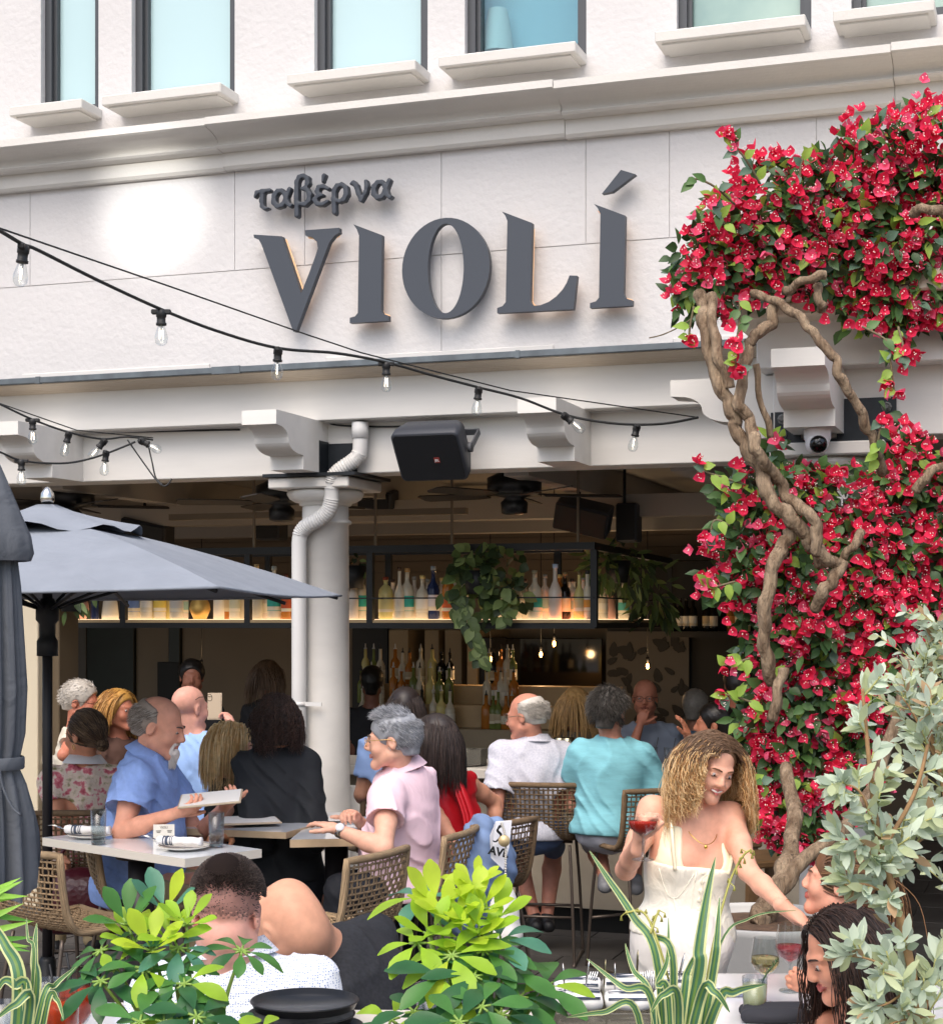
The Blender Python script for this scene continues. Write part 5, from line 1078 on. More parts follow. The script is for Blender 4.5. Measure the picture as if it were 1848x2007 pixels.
for x, Y, lb in ((95, 5.1, 'clear water glass left of the spritz glasses'), (8, 4.8, 'clear water glass in the bottom left corner')): P = J(x, 2000, Y); P.z = .751; tumbler(P, .16, .04, lb, 'water glasses on the low table', (.5, M('water', '#c9d2d2', .05, trans=.9, ior=1.15)))
# big round planter pots, pale service jugs
m_pot = M('pot_grey', '#b9b8b4', .7, var=.05, vscale=4, bump=.15, bscale=30); m_soil = M('soil', '#5a4636', .95, var=.3, vscale=30, bump=.8, bscale=40)
pp = J(1500, 1800, 6.95); pp.z = 0; t = thing('planter_pot', 'large pale grey planter bowl behind the woman in cream', 'pot', pp); b = MB(); b.lathe([(.24, 0), (.3, .1), (.345, .45), (.355, .745), (.36, .77), (.345, .775), (.33, .76), (.33, .72)], pp, 40); b.build('bowl', m_pot, t); b = MB(); b.lathe([(.33, .735), (.2, .745), (0, .75)], pp, 30, capb=False); b.build('soil', m_soil, t)
# handbag of burgundy leather under the left stool
P = J(160, 1760, 8.2); S = SDF((P.x - .24, P.y - .14, P.z - .2), (P.x + .24, P.y + .14, P.z + .2), .012); S.ell(P, (.19, .09, .15), k=.02); S.cone(P + Vector((-.15, 0, -.11)), P + Vector((.15, 0, -.11)), .07); t = thing('handbag', 'burgundy crocodile leather handbag hanging below the floral woman', 'bag', P); b = MB(); S.to(b); b.build('body', M('burgundy_croc', '#4a1620', .3, bump=.6, bscale=45, kind='voronoi', bdist=.004), t)
b = MB(); b.tube(catmull([P + Vector((-.1, 0, .12)), P + Vector((-.08, 0, .24)), P + Vector((.08, 0, .24)), P + Vector((.1, 0, .12))], 6), .01, 6); b.build('handle', M('burgundy_strap', '#4a1620', .35), t)
# ================================================================ people
def hframe(c, yaw, pitch=0, roll=0, s=1.0):
    return Matrix.Translation(c) @ Matrix.Rotation(-R(yaw), 4, 'Z') @ Matrix.Rotation(-R(pitch), 4, 'X') @ Matrix.Rotation(R(roll), 4, 'Y') @ Matrix.Scale(s, 4)
m_eye = M('eye_white', '#b5aaa4', .25); m_iris = M('iris', '#2b1d14', .15); m_teeth = M('teeth', '#e6e0d6', .3); m_nail = M('nail_pink', '#d03a72', .25)
def skinm(c): return M('skin_' + c[1:], c, .5, spec=.35, sss=.1, var=.07, vscale=30, bump=.22, bscale=130, bdist=.0015)
def lipm(c): return M('lip_' + c[1:], c, .4, spec=.4)
def head_sdf(S, HM, s, smile=0, fem=False, k=1.0, ears=True, lid=.3):
    Q = HM.to_3x3() @ Matrix.Scale(1 / s, 3); P = lambda *a: HM @ Vector(a); r3 = lambda *a: tuple(x * s for x in a)
    S.ell(P(0, -.016, .036), r3(.0755, .095, .083), Q, k=.01)
    S.ell(P(0, .03, -.02), r3(.06 if fem else .063, .065, .08), Q, k=.02 * s)
    j = .044 if fem else .05
    for sx in (-1, 1):
        S.cone(P(sx * j, .0, -.062), P(sx * .012, .072, -.1), .022 * s, .018 * s, k=.025 * s)
        S.ell(P(sx * .036, .062, -.035), r3(.026, .022, .024), Q, k=.02 * s)
        S.cone(P(sx * .012, .088, .016), P(sx * .042, .074, .02), .0095 * s, .008 * s, k=.014 * s)
        S.ell(P(sx * .0115, .1, -.034), r3(.0085, .01, .0075), Q, k=.008 * s)
        if ears:
            E = Q @ Matrix.Rotation(R(-12), 3, 'X'); S.ell(P(sx * .077, -.012, -.008), r3(.009, .019, .032), E, k=.008 * s); S.ell(P(sx * .086, -.006, -.006), r3(.007, .01, .018), E, k=.004 * s, op='s')
    S.ell(P(0, .078, -.103), r3(.02, .017, .017), Q, k=.018 * s)
    nl = .105 if fem else .109
    S.cone(P(0, .089, .012), P(0, nl, -.026), .0085 * s, .0125 * s, k=.01 * s)
    up = .006 * smile; w = .0235 + .005 * smile
    for sx in (-1, 1):
        S.ell(P(sx * .0305, .094, .0), r3(.0165, .011, .0095), Q, k=.012 * s, op='s'); S.ell(P(sx * .031, .0775, .0), r3(.0125, .0115, .011), Q, k=.003 * s)
        S.cone(P(sx * .0185, .0865, .0065 - .0065 * lid), P(sx * .0425, .0795, .0055 - .0065 * lid), .0062 * s, .0052 * s, k=.004 * s); S.cone(P(sx * .019, .085, -.0105), P(sx * .042, .0785, -.0095), .0055 * s, .0045 * s, k=.006 * s)
        lo_ = .003 * smile if smile > .5 else 0; up2 = .002 if smile > .5 else 0
        S.cone(P(0, .096, -.058 + up2), P(sx * w, .083, -.059 + up), .0052 * s, .0028 * s, k=.004 * s); S.cone(P(0, .0945, -.0695 - lo_), P(sx * w, .0825, -.061 + up), .0062 * s, .003 * s, k=.004 * s)
        if smile > .5: S.cone(P(sx * .03, .083, -.04), P(sx * .034, .072, -.062), .012 * s, .008 * s, k=.014 * s); S.cone(P(0, .104, -.0635), P(sx * w * .85, .0915, -.0615 + up * .7), .0052 * s, .002 * s, k=.002 * s, op='s')
    if smile <= .5: S.cone(P(-w * .8, .091, -.0625 + up * .6), P(w * .8, .091, -.0625 + up * .6), .0018 * s, k=.002 * s, op='s')
def lipmask(HM, smile=0):
    inv = np.array(HM.inverted())
    def fn(c):
        q = c @ inv[:3, :3].T + inv[:3, 3]; w = .025 + .005 * smile
        zc = -.0625 + .006 * smile * (np.abs(q[:, 0]) / w) ** 2
        return ((np.abs(q[:, 0]) < w) & (q[:, 1] > .079) & (np.abs(q[:, 2] - zc) < .0098 * (1 - (np.abs(q[:, 0]) / w) ** 2) + .0015)).astype(int)
    return fn
def hand(mb, wrist, d, n, side=1, curl=(20, 30, 25), sc=1.0, spread=.0, thumb=(.55, .8, .25), nails=None):
    """five fingers; d wrist->knuckles, n the way the palm faces, side +1 puts the thumb on d x n"""
    d = Vector(d).normalized(); n = Vector(n); n = (n - d * n.dot(d)).normalized(); l = d.cross(n); W_ = Vector(wrist)
    S = SDF(W_ - Vector((.2, .2, .2)) * sc, W_ + Vector((.2, .2, .2)) * sc, .0036)
    Q = Matrix((l, n, d)).transposed()
    S.ell(W_ + d * .05 * sc, (.039 * sc, .0155 * sc, .05 * sc), Q, k=.01); S.cone(W_ - d * .04 * sc, W_ + d * .03 * sc, .026 * sc, .024 * sc, k=.02); tips = []
    for i, (o, L, r) in enumerate(((.029, .068, .0088), (.0105, .077, .009), (-.008, .072, .0086), (-.0255, .057, .0076))):
        p = W_ + d * (.082 - .004 * abs(i - 1)) * sc + l * o * side * sc; a = 0; pts = [W_ + d * .045 * sc + l * o * .8 * side * sc, p]
        for q, fr in zip(curl, (.44, .32, .24)):
            a += R(q * (1 + .07 * (i - 1))); dr = d * math.cos(a) + n * math.sin(a) + l * side * spread * (1.5 - i); p = p + dr.normalized() * (L * fr * sc); pts.append(p)
        S.chain(pts, [r * sc, r * sc * 1.05, r * .98 * sc, r * .9 * sc, r * .78 * sc], k=.004); tips.append(p)
    b0 = W_ + d * .02 * sc + l * .024 * side * sc; t = (d * thumb[0] + l * side * thumb[1] + n * thumb[2]).normalized(); t2 = (t + d * .5 + n * .15).normalized(); p1 = b0 + t * .042 * sc; p2 = p1 + t2 * .03 * sc; p3 = p2 + t2 * .024 * sc
    S.chain([b0, p1, p2, p3], [.014 * sc, .011 * sc, .0098 * sc, .008 * sc], k=.008); tips.append(p3); S.to(mb, 0, sm=1); return tips
def wrinkle(amp, f=1.0, seed=0.0):
    def fn(p):
        x, y, z = p[:, 0] * f + seed, p[:, 1] * f, p[:, 2] * f
        a = np.sin(34 * x + 21 * z + 2.2 * np.sin(17 * z + 9 * x) + 1.3 * np.sin(23 * y)); b = np.sin(27 * z - 19 * x + 2.4 * np.sin(13 * x + 7 * y)); c = np.sin(61 * x + 47 * z + 2 * np.sin(29 * z))
        return amp * (-.5 * (1 - np.abs(a)) ** 2 * 1.6 + .35 * b * np.abs(np.sin(9 * z + 5 * x + seed)) + .15 * c)
    return fn
def strands(HM, s, n, mask, L, seg, w, comb, grav=.25, amp=0., freq=0., tones=3, body=(), lift=.006, jit=.15, wave=None, rootfrac=0, off0=1.07, rnd=None, grow=1.0, mt=None, sides=3, nwf=.35, face=True, target=None, ramp=3):
    mb = MB(); rd = rnd or random.Random(n); R3 = HM.to_3x3() @ Matrix.Scale(1 / s, 3); cen = HM @ Vector((0, -.014, .03)); inv = HM.inverted(); got = 0; tries = 0
    rad = Vector((.08, .1, .089))
    while got < n and tries < n * 30:
        tries += 1; u = Vector((rd.gauss(0, 1), rd.gauss(0, 1), rd.gauss(0, 1))).normalized()
        if not mask(u): continue
        got += 1; lp = Vector((u.x * rad.x, u.y * rad.y, u.z * rad.z)) * off0 + Vector((0, -.014, .03)); p = HM @ lp; nw = (R3 @ Vector((u.x / rad.x, u.y / rad.y, u.z / rad.z))).normalized()
        cd = comb(u, lp) if callable(comb) else Vector(comb); cdw = R3 @ Vector(cd); d = (nw * nwf + cdw + Vector((rd.gauss(0, jit), rd.gauss(0, jit), rd.gauss(0, jit)))).normalized()
        Ls = (L(u) if callable(L) else L) * rd.uniform(.8, 1.12) * s; st = Ls / seg; ph = rd.uniform(0, 6.28); a, b_ = orth(d); pts = []; fr = freq * rd.uniform(.85, 1.2); am = amp * rd.uniform(.6, 1.3); off = lift * rd.uniform(.3, 1.6)
        for i in range(seg + 1):
            t = i / seg
            if pts and (p - last).length > 3.5 * st: break
            last = p.copy()
            q = p + (a * math.cos(ph + fr * t * Ls) + b_ * math.sin(ph + fr * t * Ls)) * am * min(1, t * ramp) * (grow if t > .5 else 1); pts.append(q)
            d = (d + Vector((0, 0, -1)) * grav + Vector((rd.gauss(0, 1), rd.gauss(0, 1), rd.gauss(0, 1))) * jit * .35).normalized(); p = p + d * st
            lq = inv @ p - Vector((0, -.014, .03)); e = math.sqrt((lq.x / rad.x) ** 2 + (lq.y / rad.y) ** 2 + (lq.z / rad.z) ** 2); lim = off0 - .02 + (off / .08)
            if e < lim: p2 = HM @ (lq * (lim / max(e, 1e-3)) + Vector((0, -.014, .03))); d = (d + (p2 - p) / st * .5).normalized(); p = p2
            if target is not None: d = (d * .55 + (target - p).normalized() * .45).normalized()
            lq = inv @ p
            if face and lq.y > .015 and lq.z < .066 and lq.z > -.17 and abs(lq.x) < .078: lq.x = (.08 if (lq.x > 0 if abs(lq.x) > .02 else u.x > 0) else -.08); p = HM @ lq
            for (ca, cb, cr) in body:
                ab = cb - ca; tt = max(0, min(1, (p - ca).dot(ab) / max(ab.dot(ab), 1e-6))); c = ca + ab * tt; dv = p - c
                if dv.length < cr + off: p = c + dv.normalized() * (cr + off)
        if len(pts) < 3: continue
        rs = [w * s * (1 - .65 * (i / seg) ** 2) * rd.uniform(.85, 1.15) for i in range(len(pts))]; tone = rd.randrange(tones)
        if rootfrac:
            kk = min(len(pts) - 2, max(1, int(seg * rootfrac * rd.uniform(.6, 1.4)))); mb.tube(pts[:kk + 1], rs[:kk + 1], sides, mi=tones, cap=False); mb.tube(pts[kk:], rs[kk:], sides, mi=tone, cap=False)
        else: mb.tube(pts, rs, sides, mi=tone, cap=False)
    return mb
def hairm(*cs): return [M('hair_' + c[1:], c, .42, spec=.45, var=.12, vscale=40) for c in cs]
def cap_sdf(HM, s, th=.012, hairline=.06, nape=-.07, h=.0055, bald=False, ear=True, disp=None, vol=(1, 1, 1)):
    c = HM.translation; S = SDF(c - Vector((.17, .17, .17)) * s, c + Vector((.17, .17, .19)) * s, h * s); Q = HM.to_3x3() @ Matrix.Scale(1 / s, 3); P = lambda *a: HM @ Vector(a); r3 = lambda *a: tuple(x * s for x in a)
    S.ell(P(0, -.018, .036), r3((.0755 + th) * vol[0], (.094 + th) * vol[1], (.083 + th) * vol[2]), Q, k=.01); S.cone(P(0, -.07, .0), P(0, -.07, nape + .02), (.05 + th * .5) * s, (.04 + th * .4) * s, k=.03 * s)
    if disp: S.disp(disp)
    S.ell(P(0, .105 if not bald else .085, -.03), r3(.085, .095, .03 + hairline * 1.1), Q, k=.012 * s, op='s'); S.ell(P(0, .06, -.1), r3(.1, .1, .09), Q, k=.015 * s, op='s')
    if ear:
        for sx in (-1, 1): S.ell(P(sx * .085, -.004, -.02), r3(.03, .024, .036), Q, k=.008 * s, op='s')
    if bald: S.ell(P(0, .035, .112), r3(.085, .125, .078), Q, k=.012 * s, op='s'); S.plane(P(0, .012, 0), HM.to_3x3() @ Vector((0, 1, .25)), k=.01)
    u = HM.to_3x3() @ Vector((0, 0, -1)); S.plane(P(0, 0, nape), u, k=.008); return S
def ring(mb, c, axis, r0, r1, h, open_dir=None, seg=28, gap=.0, flap=0):
    q = Vector(axis).normalized(); c = c + q * .028; r0 += .012; r1 += .014; x, y = orth(q)
    if open_dir is not None: x = (Vector(open_dir) - q * Vector(open_dir).dot(q)).normalized(); y = q.cross(x)
    vs = []; a0 = gap; n = seg
    for k in range(n + 1):
        a = a0 + (2 * PI - 2 * a0) * k / n; dr = x * math.cos(a) + y * math.sin(a); cl = max(0, math.cos(a)) ** 2
        vs += [c + dr * r0 + q * (h * (1 - .5 * cl)), c + dr * (r0 + .004) + q * (h * (1 - .5 * cl) + .003), c + dr * (r1 + .012) - q * (.012 + flap * cl)]
    mb.add(vs, [(k * 3 + j, k * 3 + 3 + j, k * 3 + 4 + j, k * 3 + 1 + j) for k in range(n) for j in (0, 1)], 0, True)
def person(label, head, yaw, neck, hip, tyaw, skin, lip=None, hs=1.0, pitch=0, roll=0, sw=.19, depth=.115, belly=0., fem=False, armL=None, armR=None, legs=None, top=None, bottom=None, smile=0, eyes=False, brow=None, h=.0075, hands=(None, None), shoL=None, shoR=None, cut=None, hairfn=None, shoe='#1d1d1f', fullhead=True, bust=0., neckw=.058, scalp=None, lid=.3, nape=False):
    hc, N, P = J(*head), J(*neck), J(*hip); base = Vector((P.x, P.y, 0)); t = thing('person', label, 'person', base)
    u = (N - P).normalized(); f = Vector((math.sin(R(tyaw)), math.cos(R(tyaw)), 0)); f = (f - u * f.dot(u)).normalized(); r = f.cross(u); Q = Matrix((r, f, u)).transposed(); TL = (N - P).length
    HM = hframe(hc, yaw, pitch, roll, hs); k_ = .88 if fem else 1.0
    sL = J(*shoL) if shoL else N - u * .07 - r * (sw - .02); sR = J(*shoR) if shoR else N - u * .07 + r * (sw - .02)
    aL = [J(*p) for p in armL] if armL else [sL - u * .26 - r * .03, sL - u * .3 + f * .2]; aR = [J(*p) for p in armR] if armR else [sR - u * .26 + r * .03, sR - u * .3 + f * .2]
    if legs: K = [[J(*p) for p in lg] for lg in legs]
    else: K = [[P + f * .4 + r * sg * .1 - Vector((0, 0, .02)), P + f * .42 + r * sg * .1 - Vector((0, 0, min(.45, P.z - .08)))] for sg in (-1, 1)]
    pts = [hc, N, P, sL, sR] + aL + aR + [q for k in K for q in k]; lo = np.min([list(p) for p in pts], 0) - .2; hi = np.max([list(p) for p in pts], 0) + .2; lo[2] = max(lo[2], .0 - .03)
    def torso(S, g):
        S.cone(sL, sR, .056 * k_ + g, k=.03); S.cone(N - u * .03, N - u * .09 - r * sw * .5, .06 * k_ + g, .06 * k_ + g, k=.05); S.cone(N - u * .03, N - u * .09 + r * sw * .5, .06 * k_ + g, .06 * k_ + g, k=.05)
        S.ell(N - u * (.36 * TL), (sw * .93 + g, depth + g, .2 * TL / .5 + g), Q, k=.05)
        S.ell(N - u * (.68 * TL) + f * belly * .45, ((.135 if fem else .165) + belly * .35 + g, depth * .95 + belly * .6 + g, .19 * TL / .5 + g), Q, k=.06)
        S.ell(P, ((.165 if fem else .17) + g, depth + .01 + g, .12 + g), Q, k=.06)
        if bust:
            for sg in (-1, 1): S.ell(N - u * (.4 * TL) + f * (depth * .62) + r * sg * .07, (.062 + g, .055 + g, .062 + g), Q, k=.03)
    S = SDF(lo, hi, h); torso(S, 0); S.cone(N - u * .03, hc - (HM.to_3x3() @ Vector((0, .02, .05))), neckw * k_ * hs, neckw * .92 * k_ * hs, k=.03)
    if nape: S.cone(HM @ Vector((0, -.05, .0)), N - u * .02 - f * .01, .066 * hs, .075, k=.07); S.cone(HM @ Vector((0, -.06, .05)), HM @ Vector((0, -.045, -.05)), .062 * hs, .062 * hs, k=.06)
    if fullhead: head_sdf(S, HM, hs, smile, fem, lid=lid)
    ra = (.047 * k_, .04 * k_, .039 * k_, .0255 * k_)
    for sh, a in ((sL, aL), (sR, aR)): S.cone(sh, sh.lerp(a[0], .5), ra[0] * 1.12, ra[0], k=.03); S.cone(sh.lerp(a[0], .5), a[0], ra[0], ra[1], k=.02); S.cone(a[0], a[0].lerp(a[1], .35), ra[1], ra[2] * 1.04, k=.015); S.cone(a[0].lerp(a[1], .35), a[1], ra[2] * 1.04, ra[3], k=.015)
    for sg, k in zip((-1, 1), K):
        hp = P + r * sg * .09; S.cone(hp, k[0], .085, .055, k=.03); S.cone(k[0], k[0].lerp(k[1], .3), .052, .057, k=.02); S.cone(k[0].lerp(k[1], .3), k[1], .057, .035, k=.02)
    def sfn(c):
        inv = np.array(HM.inverted()); q = c @ inv[:3, :3].T + inv[:3, 3]; return np.where((q[:, 2] > scalp + .012 * np.sin(c[:, 0] * 300) * np.sin(c[:, 2] * 410 + c[:, 0] * 170)) & (q[:, 1] < .06) & (np.abs(q[:, 0]) < .0855), 2, 0)
    b = MB(); S.to(b, mfn=sfn if scalp is not None else lipmask(HM, smile) if (lip and fullhead) else None)
    for (w, el, hd, sg) in ((aL[1], aL[0], hands[0], -1), (aR[1], aR[0], hands[1], 1)):
        if hd is not None: hd = dict(hd); hd.setdefault('d', w - el); hd.setdefault('n', -u); hd.setdefault('side', -sg); hd.pop('nails', None); hand(b, w, hd.pop('d'), hd.pop('n'), **hd)
    body = b.build('body', [skinm(skin), lipm(lip or skin), M('shaved_skin', '#a67a70', .6, bump=.4, bscale=240, bdist=.001, var=.12, vscale=50)], t)
    # shoes
    for k in K:
        sb = SDF(k[1] - Vector((.2, .2, .12)), k[1] + Vector((.2, .2, .1)), .009); a0 = k[1] - Vector((0, 0, .045)); fd = Vector((f.x, f.y, -.05)).normalized(); sb.cone(a0 - fd * .05, a0 + fd * .13, .04, .034, k=.02); sb.cone(a0, k[1], .042, .042, k=.02); sb.plane(a0 - Vector((0, 0, .034)), (0, 0, -1)); m_ = MB(); sb.to(m_); m_.build('shoe', M('shoe_' + shoe[1:], shoe, .5), t)
    info = dict(t=t, HM=HM, hs=hs, N=N, P=P, u=u, f=f, r=r, sL=sL, sR=sR, aL=aL, aR=aR, K=K, Q=Q, body=body, caps=[(sL, sR, .075 * k_), (N, P, depth * 1.1), (sL, aL[0], .06 * k_), (sR, aR[0], .06 * k_), (N, hc, .062 * k_), (N - u * .1 - r * sw * .45, P - r * sw * .4, depth * 1.0), (N - u * .1 + r * sw * .45, P + r * sw * .4, depth * 1.0)])
    def garment(name, mat, g=.014, sleeve=.6, sr=1.35, hem=-.02, neckr=.075, wr=(.010, 1), cutters=(), long=False, tr=True, hg=None, low=0., neckline=-.03):
        S = SDF(lo - .03, hi + .03, hg or h * 1.1); torso(S, g); S.ell(P + f * belly * .3, ((.17 if fem else .18) + g + .012, depth + belly * .4 + .022 + g, .14), Q, k=.05)
        if low: S.cone(P, P - u * low, .15, .14, k=.06)
        for sh, a in ((sL, aL), (sR, aR)):
            if sleeve > 0:
                e = sh.lerp(a[0], min(sleeve, 1)); S.cone(sh, e, .058 * k_ + g, (ra[1] + g) * sr, k=.03)
                if sleeve > 1: S.cone(a[0], a[0].lerp(a[1], min(1, sleeve - 1)), ra[1] + g, ra[3] + g * .8, k=.025)
        S.disp(wrinkle(wr[0] * 1.25, wr[1], seed=len(label) % 7))
        if sleeve > 0 and sleeve <= 1:
            for sh, a in ((sL, aL), (sR, aR)):
                e = sh.lerp(a[0], sleeve); dd = (a[0] - sh).normalized(); S.cone(e + dd * .012, e + dd * .08, (ra[1] + g) * sr + .03, k=.003, op='s')
        S.cone(N + u * (neckline + .03), N + u * .2, neckr, neckr * 1.3, k=.01, op='s')
        for c_ in cutters: c_(S)
        S.plane(P - u * (low - hem if low else -hem), -u, k=.006)
        m_ = MB(); S.to(m_, sm=2); return m_.build(name, mat, t)
    def trousers(name, mat, g=.01, to=1.0, skirt=False):
        S = SDF(lo - .03, hi + .03, h * 1.25); S.ell(P, (.175 + g, depth + .012 + g, .12 + g), Q, k=.05)
        S.cone(P + u * .02, P + u * .1, .13, .12, k=.05)
        for sg, k in zip((-1, 1), K):
            hp = P + r * sg * .09; S.cone(hp, k[0].lerp(hp, max(0, 1 - to * 2) if to < .5 else 0), .092 + g, .062 + g, k=.03)
            if to > .5: S.cone(k[0], k[0].lerp(k[1], (to - .5) * 2), .062 + g, .048 + g, k=.02)
        S.disp(wrinkle(.006, .9, 2.0)); S.plane(P + u * .1, u, k=.005); m_ = MB(); S.to(m_, sm=2); return m_.build(name, mat, t)
    info['garment'] = garment; info['trousers'] = trousers
    if top: info['top'] = garment(**top)
    if bottom: trousers(**bottom)
    if eyes:
        for sx in (-1, 1):
            e = MB(); c = HM @ Vector((sx * .031, .0795, -.001)); e.sphere(c, .0112 * hs, 12, 8); eo = e.build('eye', m_eye, t); i_ = MB(); fd = (HM.to_3x3() @ Vector((sx * .04, 1, -.12))).normalized(); i_.sphere(c + fd * .0068 * hs, .0055 * hs, 10, 8); i_.build('iris', m_iris, eo)
    if eyes:
        for sx in (-1, 1): e = MB(); zl = -.0005 - .0065 * lid; e.tube([HM @ Vector((sx * x, y, z)) for x, y, z in ((.0185, .0915, zl - .001), (.026, .0932, zl + .0005), (.034, .0915, zl), (.0435, .0845, zl - .002))], [.0007 * hs, .0013 * hs, .0013 * hs, .0008 * hs], 5); e.build('eyelash', M('lash', '#2a1c18', .8), t)
    if brow:
        for sx in (-1, 1): e = MB(); e.tube([HM @ Vector((sx * x, y, z)) for x, y, z in ((.012, .0985, .0205), (.026, .0955, .0245), (.038, .086, .0235), (.046, .076, .018))], [.0026 * hs, .0034 * hs, .003 * hs, .0015 * hs], 6); e.build('eyebrow', M('brow_' + brow[1:], brow, .7), t)
    return info
def add_strands(pi, mats, name='hair', **kw):
    mb = strands(pi['HM'], pi['hs'], mt=None, **kw); return mb.build(name, mats, pi['t'])
def add_cap(pi, mats, name='hair', **kw): mb = MB(); cap_sdf(pi['HM'], pi['hs'], **kw).to(mb); return mb.build(name, mats, pi['t'])
def glasses(pi, col, metal=.6, lens=True, up=0):
    HM, s = pi['HM'], pi['hs']; b = MB()
    for sx in (-1, 1):
        c = Vector((sx * .032, .108, -.002 + up)); b.tube([HM @ (c + Vector((.024 * math.cos(a * PI / 8), -.004 * abs(math.cos(a * PI / 8)), .018 * math.sin(a * PI / 8)))) for a in range(17)], .0016 * s, 5); b.tube([HM @ Vector((sx * .056, .102, .004 + up)), HM @ Vector((sx * .083, .04, .006 + up)), HM @ Vector((sx * .084, -.005, .006 + up)), HM @ Vector((sx * .082, -.03, -.008 + up))], .0018 * s, 5)
    b.tube([HM @ Vector((-.009, .11, .002 + up)), HM @ Vector((.009, .11, .002 + up))], .0016 * s, 5); return b.build('spectacles', M('spec_' + col[1:], col, .3, metal=metal), pi['t'])
def back(u): return u.y < .35 or u.z > .55
def noface(u): return (u.y < .32 + .66 * max(0, u.z)) and u.z > -.75 - .2 * u.y and not (abs(u.x) > .75 and -.55 < u.z < .1 and -.2 < u.y)
def sidepart(u, lp): return Vector((1.1 if u.x > 0.02 else -1.1, -.25, -.2)) * (1 if u.z > .3 else .5)
# ---------------------------------------------------------------- 1 man in the blue shirt
def folds(m, sc=8, d=.025, st=.22):
    nt = m.node_tree; b = nt.nodes['Principled BSDF']; tc = nt.nodes.new('ShaderNodeTexCoord'); n = nt.nodes.new('ShaderNodeTexNoise'); n.inputs['Scale'].default_value = sc; n.inputs['Detail'].default_value = 2; n.inputs['Distortion'].default_value = 2.2
    bp = nt.nodes.new('ShaderNodeBump'); bp.inputs['Strength'].default_value = st; bp.inputs['Distance'].default_value = d; nt.links.new(tc.outputs['Object'], n.inputs['Vector']); nt.links.new(n.outputs[0], bp.inputs['Height'])
    for l in list(b.inputs['Normal'].links): nt.links.new(l.from_socket, bp.inputs['Normal'])
    nt.links.new(bp.outputs[0], b.inputs['Normal'])
m_blue = M('blue_linen', '#8aa5dc', .85, bump=.25, bscale=260, bdist=.0015, var=.06, vscale=40); m_khaki = M('khaki', '#b09d7a', .9, bump=.15, bscale=200, bdist=.002)
def fr_(x): return M('fr_' + x, x)
p = person('man in blue short sleeved shirt with white goatee reading a menu board', (313, 1424, 7.62), 97, (290, 1490, 7.65), (262, 1742, 7.68), 92, '#d79a80', '#bb7a68', hs=1.1, pitch=16, sw=.215, depth=.135, belly=.07, armR=[(238, 1632, 7.34), (345, 1594, 7.25)], armL=[(390, 1640, 7.85), (440, 1582, 7.5)], legs=[[(395, 1722, 7.8), (405, 1870, 7.8)], [(385, 1735, 7.5), (395, 1880, 7.5)]],
    top=dict(name='shirt', mat=m_blue, g=.022, sleeve=.92, sr=1.75, hem=-.07, wr=(.012, .8)), bottom=dict(name='trousers', mat=m_khaki), eyes=True, brow='#5a4c44', h=.0065, smile=.15, hands=(dict(n=(0, -.3, 1), curl=(35, 40, 30), side=-1), dict(n=(.2, .5, .8), curl=(30, 40, 35), side=-1)))
b = MB(); ring(b, p['N'] + p['u'] * .0, (p['u'] * 1 + Vector((.35, 0, 0))), .068, .095, .035, open_dir=p['f'], gap=.25, flap=.03); b.build('collar', m_blue, p['t'])
mh = hairm('#8f8378', '#b3aaa0', '#6f655c'); add_cap(p, mh[0], th=.008, bald=True, hairline=.05, nape=-.06)
add_strands(p, mh, name='side_hair', n=1500, nwf=.1, off0=1.04, mask=lambda u: u.y < .15 and -.6 < u.z < .42 and not (abs(u.x) > .8 and u.z < .05 and u.y > -.35), L=.03, seg=3, w=.001, comb=(0, -.8, -.5), grav=.1, lift=.003)
S = SDF(p['HM'].translation - Vector((.2, .2, .25)), p['HM'].translation + Vector((.2, .2, .1)), .005); Hm = p['HM']; S.cone(Hm @ Vector((0, .088, -.09)), Hm @ Vector((0, .094, -.135)), .026, .016, k=.01); S.cone(Hm @ Vector((-.024, .09, -.051)), Hm @ Vector((.024, .09, -.051)), .0075, k=.006)
for sx_ in (-1, 1): S.cone(Hm @ Vector((sx_ * .026, .085, -.053)), Hm @ Vector((sx_ * .022, .082, -.09)), .007, .01, k=.008); S.disp(wrinkle(.003, 4)); b = MB(); S.to(b); b.build('beard', M('white_beard', '#d6cdc4', .8, bump=.6, bscale=90, bdist=.004), p['t'])
mb = MB(); rd = random.Random(1)
for k in range(420):
    x_, z_ = rd.gauss(0, .014), rd.uniform(-.13, -.085); q = Hm @ Vector((x_, .094 + rd.uniform(0, .012) - abs(x_) * .3, z_)); dr = Hm.to_3x3() @ Vector((x_ * 6, .25, -1)); dr.normalize(); mb.tube([q, q + dr * .014, q + dr * .026 - Vector((0, 0, .004))], [.0011, .001, .0004], 3, cap=False)
mb.build('beard_hair', M('beard_hair', '#e2dcd4', .7), p['t'])
T = Matrix.Translation(J(413, 1568, 7.28)) @ Matrix.Rotation(R(4), 4, 'Z') @ Matrix.Rotation(R(-5), 4, 'Y') @ Matrix.Rotation(R(10), 4, 'X'); t = thing('menu', 'thin brown menu board held by the man in the blue shirt', 'menu', T.translation, 0, 'menus on the tables'); b = MB(); b.box((-.135, -.1, 0), (.135, .1, .008), T=T, bev=.002); b.build('backing', m_menu, t); b = MB(); b.box((-.128, -.093, .0085), (.128, .093, .0105), T=T); b.build('sheet', m_paper, t)
